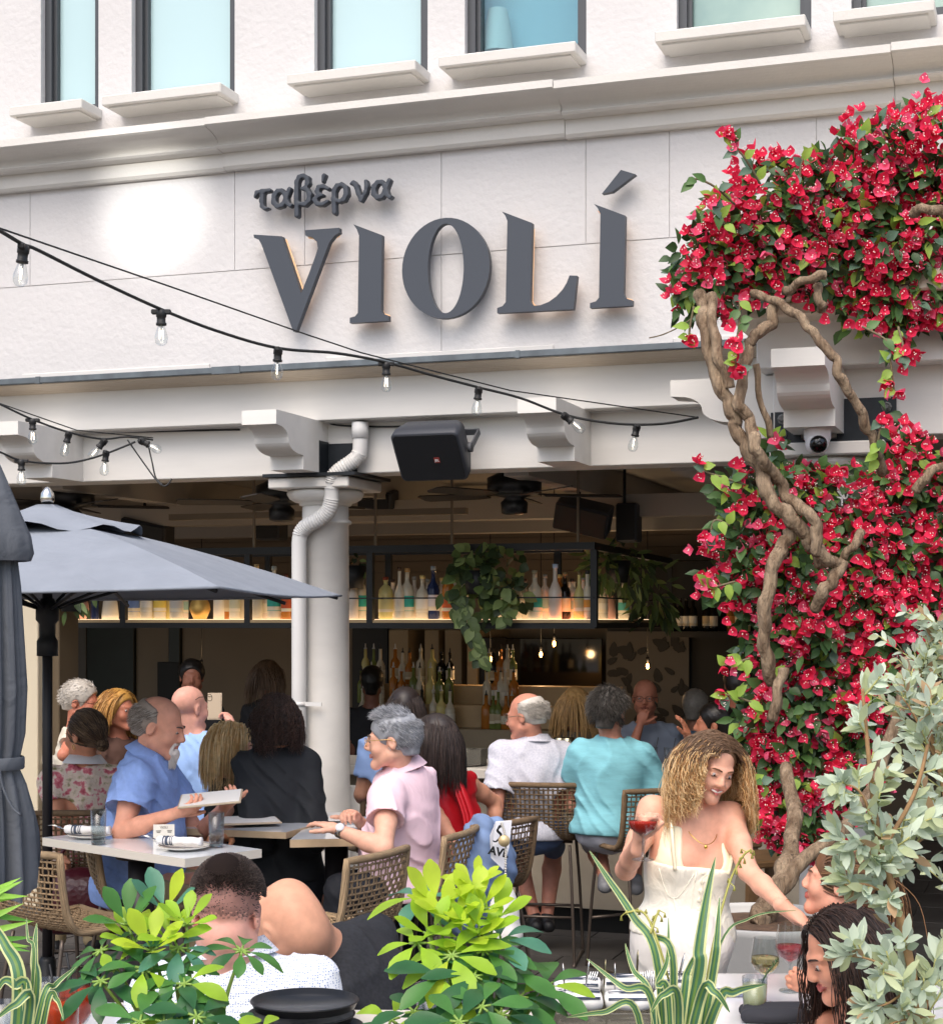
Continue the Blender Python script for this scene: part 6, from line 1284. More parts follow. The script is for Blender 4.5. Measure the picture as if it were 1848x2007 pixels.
# ---------------------------------------------------------------- 2 waitress
m_blk = M('black_blouse', '#1d2024', .75, bump=.2, bscale=60, bdist=.004); m_navy = M('navy_trousers', '#20242c', .8)
p = person('waitress with dark curly hair in black blouse seen from behind', (541, 1410, 8.05), -28, (540, 1470, 8.08), (556, 1722, 8.05), -12, '#b07a58', hs=.96, pitch=8, sw=.158, depth=.1, fem=True, armL=[(506, 1648, 7.9), (452, 1640, 7.75)], armR=[(616, 1640, 8.0), (570, 1655, 8.25)], legs=[[(545, 1890, 8.1), (545, 2010, 8.05)], [(580, 1890, 8.05), (580, 2010, 8.0)]],
    top=dict(name='blouse', mat=m_blk, g=.02, sleeve=1.9, hem=-.02, wr=(.013, .7), low=.0), bottom=dict(name='trousers', mat=m_navy, g=.018), h=.0075, hands=(dict(n=(0, .3, -1), curl=(20, 25, 20)), None))
S = p['garment']
b = MB(); ring(b, p['N'] + p['u'] * .005, p['u'], .062, .085, .035, open_dir=p['f'], gap=.3); b.build('collar', m_blk, p['t'])
mc = hairm('#2c211d', '#3a2a24', '#4a362d'); add_cap(p, mc[0], name='hair', th=.01, nape=-.1, hairline=.05, ear=False)
add_strands(p, mc, name='curls', n=1500, mask=noface, L=lambda u: .115 + .05 * (u.z < .4), seg=22, w=.0017, comb=lambda u, lp: Vector((u.x * .5, u.y * .4 - .1, -.3)), grav=.2, amp=.008, freq=180, body=p['caps'], lift=.004, jit=.12, nwf=.3)
# ---------------------------------------------------------------- 3 man in pink
m_pink = M('pink_pique', '#efcfd9', .85, bump=.2, bscale=300, bdist=.001, var=.03, vscale=20); m_jean = M('black_jeans', '#1b1e25', .8, bump=.3, bscale=220, bdist=.0015, var=.2, vscale=10)
p = person('man in pink polo shirt with grey hair and gold glasses leaning on table', (768, 1450, 7.5), -84, (790, 1516, 7.58), (794, 1738, 7.62), -72, '#dba890', '#c58578', hs=1.06, pitch=4, sw=.215, depth=.13, belly=.06, armL=[(752, 1664, 7.2), (664, 1628, 7.3)], armR=[(742, 1650, 7.95), (700, 1606, 7.75)], legs=[[(668, 1745, 7.45), (655, 1890, 7.5)], [(675, 1740, 7.75), (665, 1890, 7.75)]],
    top=dict(name='polo_shirt', mat=m_pink, g=.018, sleeve=.72, sr=1.5, hem=-.03, wr=(.012, .75)), bottom=dict(name='jeans', mat=m_jean), eyes=True, brow='#5c534e', h=.0065, smile=.3, hands=(dict(n=(0, 0, -1), curl=(12, 20, 15), side=1), dict(n=(-.2, -.6, -.6), curl=(50, 60, 40), side=-1)))
b = MB(); ring(b, p['N'] + p['u'] * .004, p['u'] + Vector((-.25, 0, 0)), .066, .09, .038, open_dir=p['f'], gap=.25, flap=.03); b.build('collar', m_pink, p['t'])
mg = hairm('#8d9096', '#b3b5b9', '#6a6c72'); add_cap(p, mg[0], th=.012, nape=-.07, hairline=.045, disp=wrinkle(.004, 3))
add_strands(p, mg, name='grey_hair', n=3600, mask=lambda u: noface(u) and u.z > -.6, L=lambda u: .036 if u.z > .4 else .022, seg=4, w=.0009, comb=lambda u, lp: Vector((u.x * .1, .35 if u.z > .6 else -.9, .15 if u.z > .6 else -.6)), grav=.05, lift=.004, jit=.12, nwf=.14)
glasses(p, '#c9a46a')
d = (p['aL'][1] - p['aL'][0]).normalized(); w = p['aL'][1] - d * .012; b = MB(); b.tube([w - d * .012, w + d * .012], .032, 16); wb = b.build('watch', m_steel, p['t']); b = MB(); n_ = Vector((-.1, -.75, .6)).normalized(); b.tube([w + n_ * .028, w + n_ * .037], .019, 16); b.build('watch_face', M('watch_dial', '#d9dbe0', .2), wb)
# ---------------------------------------------------------------- 4 woman in red
m_red = M('red_satin', '#b3101c', .45, bump=.2, bscale=14, bdist=.01)
def halter(S): 
    pass
p = person('woman in red halter top with straight dark hair seen from behind', (850, 1452, 7.98), -62, (868, 1522, 8.02), (905, 1738, 8.05), -48, '#cc9275', '#a05a50', hs=1.0, pitch=5, sw=.175, depth=.1, fem=True, armL=[(898, 1668, 7.8), (889, 1748, 7.78)], armR=[(968, 1572, 8.3), (972, 1640, 8.25)], hands=(dict(n=(.6, 0, .2), curl=(20, 25, 20)), None),
    top=dict(name='halter_top', mat=m_red, g=.008, sleeve=0, hem=-.03, neckr=.07, wr=(.010, .8), cutters=[lambda S: (S.cone(J(885, 1500, 7.85), J(880, 1600, 7.75), .06, .075, k=.01, op='s'), S.cone(J(960, 1500, 8.4), J(985, 1600, 8.4), .05, .06, k=.01, op='s'))]), bottom=dict(name='trousers', mat=m_jean), h=.008)
b = MB()
for x0, o in ((878, 0), (884, .01), (892, .02)): b.tube(catmull([J(x0, 1512, 7.93), J(x0 + 16, 1548, 7.9), J(x0 + 34, 1600, 7.88), J(x0 + 40, 1650, 7.86)], 6), [.014] * 7 + [.02] * 12, 8, squash=.4)
b.sphere(J(882, 1508, 7.93), (.028, .02, .02)); b.build('neck_bow', m_red, p['t'])
md = hairm('#2a2220', '#352b28', '#3f332e'); add_cap(p, md[0], th=.012, nape=-.1, hairline=.05, ear=False)
add_strands(p, md, name='long_hair', n=1500, mask=noface, L=.24, seg=12, w=.002, comb=lambda u, lp: Vector((u.x * .9, -.3, -.3)), grav=.5, amp=.002, freq=30, body=p['caps'][-3:], lift=.004, jit=.03, nwf=.05)
# ---------------------------------------------------------------- 5 behind her
m_bs = M('blue_stripe_shirt', '#8fa9d6', .85, bump=.2, bscale=40)
p = person('dark haired person in blue striped shirt half hidden behind the man in pink', (795, 1392, 9.35), 5, (788, 1448, 9.35), (770, 1640, 9.3), -5, '#b58266', hs=1.0, sw=.19, fem=True, top=dict(name='shirt', mat=m_bs, sleeve=.9, sr=1.4), bottom=dict(name='trousers', mat=m_navy), h=.011)
add_cap(p, md[0], th=.014, nape=-.1, ear=False, h=.007); add_strands(p, md, name='hair_strands', n=800, mask=noface, L=.15, seg=8, w=.0026, comb=lambda u, lp: Vector((u.x * .9, -.3, -.3)), grav=.5, body=p['caps'][-3:], lift=.004, jit=.03, nwf=.05)
# ---------------------------------------------------------------- 6 bar man, white shirt
m_wsh = M('white_speckle_shirt', '#cfced6', .9, col2='#bcbcc8', vscale=90, bump=.2, bscale=200, bdist=.0015)
p = person('bald man in white short sleeved shirt on a bar stool looking left', (1030, 1404, 9.92), -62, (1047, 1458, 9.95), (1044, 1632, 9.92), -10, '#cc8d76', '#a35b50', hs=1.12, pitch=8, sw=.205, depth=.14, belly=.03, armL=[(972, 1588, 9.75), (985, 1560, 10.3)], armR=[(1122, 1585, 9.85), (1100, 1555, 10.35)], legs=[[(1010, 1665, 10.35), (1048, 1800, 10.2)], [(1085, 1665, 10.35), (1072, 1800, 10.2)]],
    top=dict(name='shirt', mat=m_wsh, g=.02, sleeve=.95, sr=1.6, hem=-.04, wr=(.013, .7)), bottom=dict(name='shorts', mat=M('denim_shorts', '#55688c', .9), to=.45), eyes=True, brow='#6b5c50', h=.008)
b = MB(); ring(b, p['N'], p['u'], .064, .088, .03, open_dir=p['f'], gap=.3); b.build('collar', m_wsh, p['t'])
mw = hairm('#b5ada2', '#c9c2b8', '#9a9288'); add_cap(p, mw[1], th=.009, bald=True, nape=-.05); add_strands(p, mw, name='side_hair', n=1300, nwf=.1, off0=1.04, mask=lambda u: u.y < .2 and -.5 < u.z < .45 and not (abs(u.x) > .8 and u.z < .05 and u.y > -.3), L=.03, seg=3, w=.0011, comb=(0, -.8, -.3), grav=.1, lift=.004)
glasses(p, '#8a7a62')
# ---------------------------------------------------------------- 7 bar man, teal shirt
m_teal = M('teal_knit', '#7dbac4', .85, bump=.15, bscale=60, stretch=(1, 1, 5), var=.08, vscale=9)
p = person('grey haired man in teal shirt and shorts on a bar stool', (1194, 1396, 9.7), 24, (1200, 1456, 9.72), (1192, 1628, 9.68), 6, '#cc8d76', hs=1.1, pitch=6, sw=.195, depth=.14, belly=.03, armL=[(1126, 1560, 9.85), (1150, 1550, 10.3)], armR=[(1296, 1585, 9.75), (1262, 1572, 10.2)], legs=[[(1165, 1655, 10.1), (1186, 1722, 9.65)], [(1240, 1655, 10.1), (1246, 1726, 9.8)]],
    top=dict(name='shirt', mat=m_teal, g=.02, sleeve=.9, sr=1.6, hem=-.03, wr=(.012, .7)), bottom=dict(name='shorts', mat=M('grey_shorts', '#b9bac4', .9), to=.5), h=.008, shoe='#77787c')
mt_ = hairm('#4a4642', '#66615b', '#38342f'); add_cap(p, mt_[0], th=.016, nape=-.09, disp=wrinkle(.004, 2)); add_strands(p, mt_, name='grey_hair', n=2000, mask=noface, L=.05, seg=5, w=.0014, comb=lambda u, lp: Vector((u.x * .3, -.6, -.3)), grav=.15, lift=.009, jit=.15, amp=.003, freq=90)
# ---------------------------------------------------------------- 8 woman in cream with the cocktail
m_cream = M('cream_linen', '#efe9d8', .85, bump=.2, bscale=220, bdist=.0015, var=.02, vscale=6); m_skirt = M('ivory_satin', '#e6e0d8', .5, sheen=.2, bump=.1, bscale=7, bdist=.02); m_stretch = M('cream_jersey', '#efe6c8', .75)
p = person('smiling woman with blonde curls in cream bodice holding a red cocktail', (1396, 1502, 6.05), 163, (1366, 1592, 6.1), (1338, 1835, 6.1), 168, '#dea68c', '#c4706c', hs=.96, pitch=20, roll=-12, sw=.172, depth=.1, fem=True, bust=1, armR=[(1226, 1706, 5.98), (1252, 1648, 5.72)], armL=[(1466, 1708, 5.92), (1548, 1788, 5.72)], shoR=(1278, 1588, 6.08), shoL=(1432, 1600, 6.12), legs=[[(1365, 2010, 6.0), (1360, 2200, 6.1)], [(1305, 2010, 6.0), (1305, 2200, 6.1)]],
    smile=1.0, lid=.75, eyes=True, brow='#6b4a30', h=.006, shoe='#d8cdb8', hands=(dict(d=(.75, -.1, -.55), n=(-.1, .2, -1), curl=(25, 30, 20), side=1), dict(d=(.1, -.25, .9), n=(.85, .1, .2), curl=(48, 45, 30), side=-1, sc=.95, thumb=(.7, .3, .75))))
r, f, u, N, P = p['r'], p['f'], p['u'], p['N'], p['P']; TL = (N - P).length
def cut_scoop(S):
    S.cone(N + f * .1 + u * .1, N + f * .14 - u * .14, .1, .085, k=.006, op='s'); S.cone(N - f * .08 + u * .06, N - f * .12 - u * .06, .09, .08, k=.006, op='s'); S.plane(N - u * .05, u, k=.004)
    for sg in (-1, 1): S.cone(N + r * sg * .19 + u * .1, N + r * sg * .2 - u * .15, .085, .068, k=.006, op='s')
p['garment'](name='camisole', mat=m_stretch, g=.007, sleeve=0, hem=.05, neckr=.05, wr=(.002, 2), cutters=[cut_scoop])
def cut_bod(S): S.plane(N - u * .185, u, k=.004)
b_ = p['garment'](name='bodice', mat=m_cream, g=.013, sleeve=0, hem=-.0, neckr=.05, wr=(.004, .9), cutters=[cut_bod])
for sg, sh in ((-1, p['sL']), (1, p['sR'])):
    b = MB(); top_ = N - u * .035 + r * sg * .118; b.tube(catmull([N - u * .2 + r * sg * .1 + f * .115, N - u * .13 + r * sg * .112 + f * .105, N - u * .06 + r * sg * .117 + f * .075, top_ + f * .01 + u * .012, top_ - f * .07 - u * .04, N - u * .15 + r * sg * .09 - f * .105], 6), .021, 10, squash=.35); b.build('strap', m_stretch, p['t'])
S = SDF(P - Vector((.42, .42, P.z)), P + Vector((.42, .42, .2)), .01); S.ell(P, (.185, .125, .13), p['Q'], k=.05); S.cone(P + u * .03, P + u * .12, .125, .115, k=.05); S.cone(P - u * .05, P - u * .38, .165, .17, k=.08); S.cone(P - u * .38, P - u * .78, .17, .2, k=.08); S.disp(lambda q: .008 * np.sin(24 * q[:, 0] + 6 * q[:, 2] + 2 * np.sin(5 * q[:, 2])) * np.clip((P.z - q[:, 2]) * 3, 0, 1) + .004 * np.sin(40 * q[:, 2] - 25 * q[:, 0]) * np.clip(1 - np.abs(P.z - .12 - q[:, 2]) * 6, 0, 1)); S.plane(P + u * .12, u); S.plane(P - u * .76, -u); b = MB(); S.to(b); b.build('skirt', m_skirt, p['t'])
b = MB()
for k in range(9):
    q = N - u * (.2 + .033 * k) + r * -.004; ok_, hit, nn_, _ = b_.ray_cast(q + f * .4 - ORG[b_.name], -f)
    if ok_: b.lathe([(.0085, -.002), (.0085, .004), (.005, .0055), (0, .0055)], seg=10, T=Matrix.Translation(hit + ORG[b_.name]) @ nn_.to_track_quat('Z', 'Y').to_matrix().to_4x4())
b.build('button_row', M('button_shell', '#f4ecd8', .3), b_)
hz_ = lambda q: (lambda r_: r_[1] + ORG[b_.name] + r_[2] * .0005 if r_[0] else None)(b_.ray_cast(q + f * .4 - ORG[b_.name], -f))
for sg in (-1, 1):
    for path in ([N - u * (.2 + .03 * i) + r * sg * .022 for i in range(10)], [N - u * (.205 + .1 * math.sin(PI * i / 10)) + r * sg * (.03 + .0115 * i) for i in range(11)], [N - u * (.3 + .02 * i) + r * sg * (.085 - .004 * i) for i in range(8)]):
        pts = [h_ for h_ in map(hz_, path) if h_ is not None]
        if len(pts) > 2: b = MB(); b.tube(pts, .0018, 5); b.build('seam_piping', m_cream, b_)
b = MB(); 
for sg in (-1, 1): b.tube(catmull([N - u * .2 + f * .17, N - u * .215 + f * .18 + r * sg * .02, N - u * .25 + f * .175 + r * sg * .012, N - u * .3 + f * .168 + r * sg * .016], 5), .0022, 5)
b.build('bow_tie', m_stretch, b_)
HMp = p['HM']; b = MB(); b.tube(catmull([HMp @ Vector((x, y, z)) for x, y, z in ((-.0225, .0855, -.058), (-.012, .0915, -.0615), (0, .0935, -.0628), (.012, .0915, -.0615), (.0225, .0855, -.058))], 4), .0046, 6); b.build('teeth', m_teeth, p['t'])
mcur = hairm('#d2a870', '#e4c595', '#b28250') + hairm('#6a513c'); add_cap(p, mcur[3], th=.007, nape=-.09, hairline=.084, ear=False)
add_strands(p, mcur, name='curls', n=2600, mask=lambda u: noface(u) and u.z > -.5, L=lambda u: .33 if u.y < .2 else .28, seg=30, w=.0014, comb=lambda u, lp: Vector((1.0 if u.x > -.15 else -1.0, -.15, .15)) * (1 if u.z > .35 else .45), grav=.22, amp=.014, freq=80, body=p['caps'], lift=.004, jit=.06, rootfrac=.3, nwf=.05, ramp=1.5)
cz = N - u * .1 + f * .115; b = MB(); b.tube(catmull([N + r * .07 + u * .0, N + r * .05 - u * .07 + f * .09, cz + f * .012, N - r * .05 - u * .07 + f * .09, N - r * .07], 6), .0014, 5); b.sphere(cz + f * .015 - u * .008, (.007, .003, .007), 8, 6); b.build('necklace', M('gold', '#d9b25c', .2, metal=1), p['t'])
d = (p['aL'][1] - p['aL'][0]).normalized(); b = MB(); w = p['aL'][1] - d * .03; b.tube([w, w + d * .004], .031, 18, cap=False); b.build('bracelet', MATS['gold'], p['t'])
# pink nails
G = J(1260, 1686, 5.66); t = thing('coupe_glass', 'coupe glass of red cocktail held by the woman in cream', 'glass', G); sg_ = (1686 - 1599) / 583 / .15; sc = sg_ * 1.0
b = MB(); b.lathe([(.038, 0), (.036, .004), (.006, .01), (.0042, .03), (.0042, .078), (.02, .088), (.043, .104), (.05, .125), (.05, .15)], G, 28, capt=False); b.build('glass', m_clear, t)
b = MB(); b.lathe([(.012, .087), (.04, .105), (.0475, .124), (.0475, .13)], G, 26); b.build('drink', M('red_cocktail', '#e8402f', .1, trans=.45, ior=1.2), t)
# ---------------------------------------------------------------- 9 woman with ponytail
m_brn = M('brown_knit', '#8d6a55', .9, bump=.3, bscale=80)
p = person('woman with a ponytail turned away beside the marble table', (1642, 1728, 5.72), -72, (1668, 1800, 5.75), (1712, 2010, 5.8), -60, '#d99d84', '#b8685e', hs=1.03, pitch=-8, sw=.175, fem=True, top=dict(name='top', mat=m_brn, sleeve=.6), bottom=dict(name='trousers', mat=m_navy), brow='#5a4030', h=.007, hands=(None, None))
mp = hairm('#6b4d36', '#8a6848', '#4c3626'); add_cap(p, mp[0], th=.008, nape=-.06, hairline=.04)
add_strands(p, mp, name='hair_strands', n=1200, target=p['HM'] @ Vector((0, -.12, .04)), face=False, mask=lambda u: u.y < .62 and u.z > -.55 and not (abs(u.x) > .8 and u.z < 0 and u.y > -.2), L=lambda u: .06 + .1 * max(0, u.y + .6), seg=8, w=.0017, comb=lambda u, lp: Vector((-u.x * .4, -1, .1)), grav=.02, lift=.004, jit=.03, nwf=.05)
mb = MB(); rd = random.Random(2); q0 = p['HM'] @ Vector((0, -.12, .04))
for k in range(170):
    o = Vector((rd.gauss(0, .012), rd.gauss(0, .012), rd.gauss(0, .012))); e = Vector((rd.gauss(0, .03), rd.gauss(0, .03), 0)); mb.tube(catmull([q0 + o * .6, q0 + Vector((.05, .02, -.01)) + o, q0 + Vector((.075, .03, -.09)) + o + e * .6, q0 + Vector((.07, .03, -.25)) + o + e], 4), [.002] * 13, 3, mi=k % 3, cap=False)
mb.build('ponytail', mp, p['t'])
b = MB(); b.tube([q0 + Vector((-.006, 0, 0)), q0 + Vector((.012, 0, 0))], .02, 12); b.build('hair_tie', m_black, p['t'])
# ---------------------------------------------------------------- 10 dark haired woman at the front
p = person('woman with long dark hair smiling down at her wine glass', (1650, 1868, 4.95), -98, (1690, 1972, 5.05), (1745, 2300, 5.1), -80, '#d3957a', '#b5605a', hs=1.08, pitch=22, roll=0, sw=.175, fem=True, armL=[(1625, 2060, 4.95), (1612, 1930, 5.4)], armR=[(1650, 2080, 5.4), (1600, 2020, 5.5)], smile=.45, lid=.8, eyes=True, brow='#2a1c16', h=.006, hands=(dict(d=(-.85, .25, .1), n=(-.1, .9, .1), curl=(35, 40, 28), side=1, sc=1.0, thumb=(.7, .3, .7)), None),
    top=dict(name='top', mat=M('black_top', '#222326', .8), g=.008, sleeve=0, cutters=[lambda S: S.plane(J(1690, 2060, 5.05), (0, 0, 1))]), bottom=dict(name='trousers', mat=m_navy))
ml = hairm('#241a16', '#33251f', '#423028'); add_cap(p, ml[0], th=.007, nape=-.12, hairline=.084, ear=False)
add_strands(p, ml, name='long_hair', n=2200, mask=noface, L=.48, seg=18, w=.0016, comb=lambda u, lp: Vector((1.0 if u.x > .0 else -1.0, -.6, .0)) * (1 if u.z > .3 else .5), grav=.32, amp=.006, freq=34, body=p['caps'], lift=.006, jit=.04, nwf=.08)
# ---------------------------------------------------------------- 11 buzz cut man
def polka():
    m = M('polka_shirt', '#d6dbe4', .85); nt = m.node_tree; b = nt.nodes['Principled BSDF']; tc = nt.nodes.new('ShaderNodeTexCoord'); v = nt.nodes.new('ShaderNodeTexVoronoi'); v.inputs['Scale'].default_value = 150; v.inputs['Randomness'].default_value = .35
    r_ = nt.nodes.new('ShaderNodeValToRGB'); r_.color_ramp.elements[0].color = C('#6f86b4'); r_.color_ramp.elements[1].color = C('#dfe3ea'); r_.color_ramp.elements[0].position = .28; r_.color_ramp.elements[1].position = .34
    nt.links.new(tc.outputs['Object'], v.inputs['Vector']); nt.links.new(v.outputs['Distance'], r_.inputs[0]); nt.links.new(r_.outputs[0], b.inputs['Base Color']); return m
p = person('man with buzz cut and white dotted shirt sitting back to us', (447, 1790, 4.55), 6, (457, 1890, 4.6), (480, 2300, 4.55), 6, '#dda595', hs=1.12, neckw=.07, scalp=-.012, pitch=14, sw=.235, depth=.13, h=.0065, top=dict(name='shirt', mat=polka(), g=.02, sleeve=1.7, hem=-.03, wr=(.011, .7), neckline=-.0), bottom=dict(name='trousers', mat=m_navy), hands=(None, None))
b = MB(); ring(b, p['N'] + p['u'] * .012, p['u'], .072, .1, .03, open_dir=p['f'], gap=.3); b.build('collar', MATS['polka_shirt'], p['t'])
mz = hairm('#2a2321', '#3b312e', '#564843'); add_cap(p, M('scalp_shadow', '#231c1a', .95, spec=.1, bump=.5, bscale=260, bdist=.002), name='shaved_hair', th=.004, nape=.075, hairline=.055)  # dark cap is the buzz cut's own hair colour
add_strands(p, mz, name='stubble', n=17000, mask=lambda u: noface(u) and u.z > -.45 and random.random() < min(1, .03 + max(0, u.z + .05) ** 1.4 * 1.3), L=lambda u: .005 + .012 * max(0, u.z), seg=2, w=.0014, comb=lambda u, lp: Vector((0, .5 * u.z, .2 * u.z)), grav=0, lift=0, jit=.2, nwf=1.0, off0=1.085)
# ---------------------------------------------------------------- 12 bald man in black tee
m_tee = M('black_tee', '#1c1e22', .85, bump=.25, bscale=220, bdist=.002, col2='#26282e', vscale=90)
p = person('bald man in black tee bending down beside the buzz cut man', (556, 1822, 4.95), -58, (622, 1868, 5.08), (772, 2140, 5.05), -58, '#cf9a7e', hs=1.08, neckw=.06, nape=True, pitch=40, roll=0, sw=.255, depth=.15, belly=.03, armL=[(620, 2100, 4.8), (540, 2080, 4.75)], armR=[(640, 2110, 5.3), (560, 2080, 5.2)], h=.0065, top=dict(name='tee_shirt', mat=m_tee, g=.024, sleeve=.8, sr=1.5, hem=-.05, neckr=.078, neckline=.0, wr=(.011, .7)), bottom=dict(name='trousers', mat=m_jean))
# ---------------------------------------------------------------- 13 floral blouse
mf = M('floral_lace', '#e3c3b0', .85, bump=.5, bscale=40); nt = mf.node_tree; bs = nt.nodes['Principled BSDF']; tc = nt.nodes.new('ShaderNodeTexCoord'); vo = nt.nodes.new('ShaderNodeTexNoise'); vo.inputs['Scale'].default_value = 22; vo.inputs['Detail'].default_value = 3; rp = nt.nodes.new('ShaderNodeValToRGB')
cr = rp.color_ramp; cr.elements[0].position = .3; cr.elements[0].color = C('#8f8a5a'); cr.elements[1].position = .42; cr.elements[1].color = C('#e8d2bd')
for ps, c_ in ((.52, '#ecd9c8'), (.58, '#d9838a'), (.68, '#b9505e')): e = cr.elements.new(ps); e.color = C(c_)
nt.links.new(tc.outputs['Object'], vo.inputs['Vector']); nt.links.new(vo.outputs['Fac'], rp.inputs[0]); nt.links.new(rp.outputs[0], bs.inputs['Base Color'])
p = person('woman with low bun and gold earring in floral lace blouse', (166, 1440, 8.65), -58, (166, 1502, 8.68), (160, 1690, 8.66), -18, '#cf8f70', '#a55e52', hs=1.06, sw=.18, depth=.1, fem=True, armL=[(118, 1625, 8.5), (128, 1690, 8.35)], armR=[(212, 1610, 8.7), (190, 1650, 8.9)], top=dict(name='blouse', mat=mf, g=.014, sleeve=.75, sr=1.5), bottom=dict(name='trousers', mat=m_khaki), h=.008, hands=(dict(n=(1, 0, 0)), None))
b = MB(); ring(b, p['N'], p['u'], .062, .09, .03, open_dir=p['f'], gap=.0); b.build('collar', m_nap, p['t'])
mbn = hairm('#5a4636', '#7d654c', '#3f3026'); add_cap(p, mbn[0], th=.006, nape=-.06, hairline=.04)
add_strands(p, mbn, name='hair_strands', n=1000, target=p['HM'] @ Vector((0, -.115, -.045)), face=False, mask=lambda u: u.y < .6 and u.z > -.6 and not (abs(u.x) > .8 and u.z < 0 and u.y > -.2), L=lambda u: .06 + .1 * max(0, u.y + .6), seg=8, w=.0017, comb=lambda u, lp: Vector((-u.x * .4, -1, -.35)), grav=.02, lift=.004, jit=.03, nwf=.05)
mb = MB(); q0 = p['HM'] @ Vector((0, -.115, -.045)); rd = random.Random(4)
for k in range(120):
    a = Vector((rd.gauss(0, 1), rd.gauss(0, 1), rd.gauss(0, 1))).normalized(); b2 = a.cross(Vector((rd.gauss(0, 1), rd.gauss(0, 1), rd.gauss(0, 1)))).normalized(); rr = rd.uniform(.02, .036); mb.tube([q0 + (a * math.cos(w_) + b2 * math.sin(w_)) * rr for w_ in [i * .4 for i in range(11)]], [.0028] * 11, 3, mi=k % 3, cap=False)
mb.sphere(q0, .028); mb.build('bun', mbn, p['t']); e = MB(); q = p['HM'] @ Vector((-.082, -.01, -.055)); e.tube([q + Vector((.006 * math.cos(a), 0, .012 * math.sin(a))) for a in [i * .52 for i in range(13)]], .002, 5); e.build('earring', MATS['gold'], p['t'])
# ---------------------------------------------------------------- 14 bob woman
mbw = M('black_white_dress', '#17181a', .7)
p = person('woman with blonde bob in black and white sleeveless dress', (456, 1468, 8.35), 80, (450, 1532, 8.38), (452, 1730, 8.35), 68, '#dca58c', '#b8685e', hs=1.02, pitch=3, sw=.17, fem=True, armR=[(420, 1610, 8.2), (440, 1660, 7.95)], armL=[(500, 1620, 8.7), (500, 1640, 8.4)], top=dict(name='dress', mat=mbw, g=.01, sleeve=0), bottom=dict(name='skirt', mat=mbw, to=.5), eyes=True, brow='#7a5c40', h=.0075)
r, f, u, N = p['r'], p['f'], p['u'], p['N']; b = MB(); b.tube([N - u * .06 + r * .08 + f * .1, N - u * .03 + r * .09, N - u * .08 + r * .08 - f * .1], .016, 8, squash=.4)
for a_, c_ in (((.05, -.1), (.13, -.2)), ((.13, -.1), (.05, -.2)), ((.0, -.12), (.09, -.24)), ((.08, -.24), (0, -.3))): b.tube([N + r * a_[0] + u * a_[1] + f * .128, N + r * c_[0] + u * c_[1] + f * .13], .006, 6)
b.build('white_trim', m_nap, p['t'])
mbb = hairm('#e8c68e', '#f2d8a8', '#cfa468'); add_cap(p, mbb[0], th=.016, nape=-.12, hairline=.045, ear=False)
add_strands(p, mbb, name='bob_strands', n=1500, mask=noface, L=.19, seg=10, w=.002, comb=lambda u, lp: Vector((1.0 if u.x > 0 else -1.0, -.4, -.1)) * (1 if u.z > .3 else .5), grav=.45, lift=.012, jit=.03, nwf=.1, body=p['caps'][-3:])
b = MB(); b.tube(catmull([N + r * .06 - u * .0, N + f * .08 - u * .05 + r * .03, N + f * .09 - u * .06, N + f * .08 - u * .05 - r * .03], 5), .004, 6); b.build('necklace', m_nap, p['t'])
# ---------------------------------------------------------------- 15 bald man in pale blue at the bar
m_lb = M('pale_blue_shirt', '#9dbdee', .85, bump=.15, bscale=60)
p = person('bald man in pale blue shirt with sunglasses on his head facing the bar', (373, 1388, 10.15), 42, (386, 1446, 10.15), (392, 1622, 10.1), 20, '#d8a08e', hs=1.12, sw=.22, depth=.13, armR=[(468, 1462, 9.95), (452, 1418, 10.1)], top=dict(name='shirt', mat=m_lb, sleeve=.9, sr=1.5, g=.018), bottom=dict(name='trousers', mat=m_navy), h=.009, hands=(None, dict(n=(-.6, .6, 0), curl=(30, 40, 30), side=-1)))
glasses(p, '#2a2522', up=.055)
# ---------------------------------------------------------------- 16 seated pair left of the bar
p = person('white haired man in cream shirt and glasses at the far left of the bar', (160, 1376, 11.3), 98, (150, 1432, 11.35), (140, 1600, 11.3), 80, '#c07a62', '#9a5548', hs=1.14, pitch=8, sw=.22, top=dict(name='shirt', mat=M('cream_shirt', '#cfc6b4', .85), sleeve=.85, sr=1.5), bottom=dict(name='trousers', mat=m_khaki), h=.01, armR=[(125, 1480, 11.0), (150, 1490, 11.1)])
add_cap(p, mw[0], th=.013, nape=-.06, h=.007, disp=wrinkle(.003, 3)); glasses(p, '#3a2c22'); add_strands(p, mw, name='white_hair', n=500, mask=lambda u: noface(u) and u.z > -.5, L=.035, seg=3, w=.0016, comb=(0, -.7, -.3), grav=.05, lift=.006, jit=.15)
p = person('woman with long golden hair in dim light at the left of the bar', (233, 1392, 11.35), 120, (232, 1450, 11.4), (225, 1600, 11.4), 120, '#b5745c', '#9a5048', hs=1.12, fem=True, top=dict(name='top', mat=M('brown_top', '#5c4238', .85), sleeve=.8), bottom=dict(name='trousers', mat=m_navy), h=.01, eyes=True)
mgo = hairm('#b98a45', '#a3743a', '#cf9f58'); add_cap(p, mgo[0], th=.014, nape=-.1, ear=False, h=.007); add_strands(p, mgo, name='long_hair', n=800, mask=noface, L=.26, seg=10, w=.0028, comb=lambda u, lp: Vector((1.0 if u.x > 0 else -1.0, -.3, 0)) * (1 if u.z > .3 else .5), grav=.35, lift=.008, jit=.05, nwf=.1, body=p['caps'])
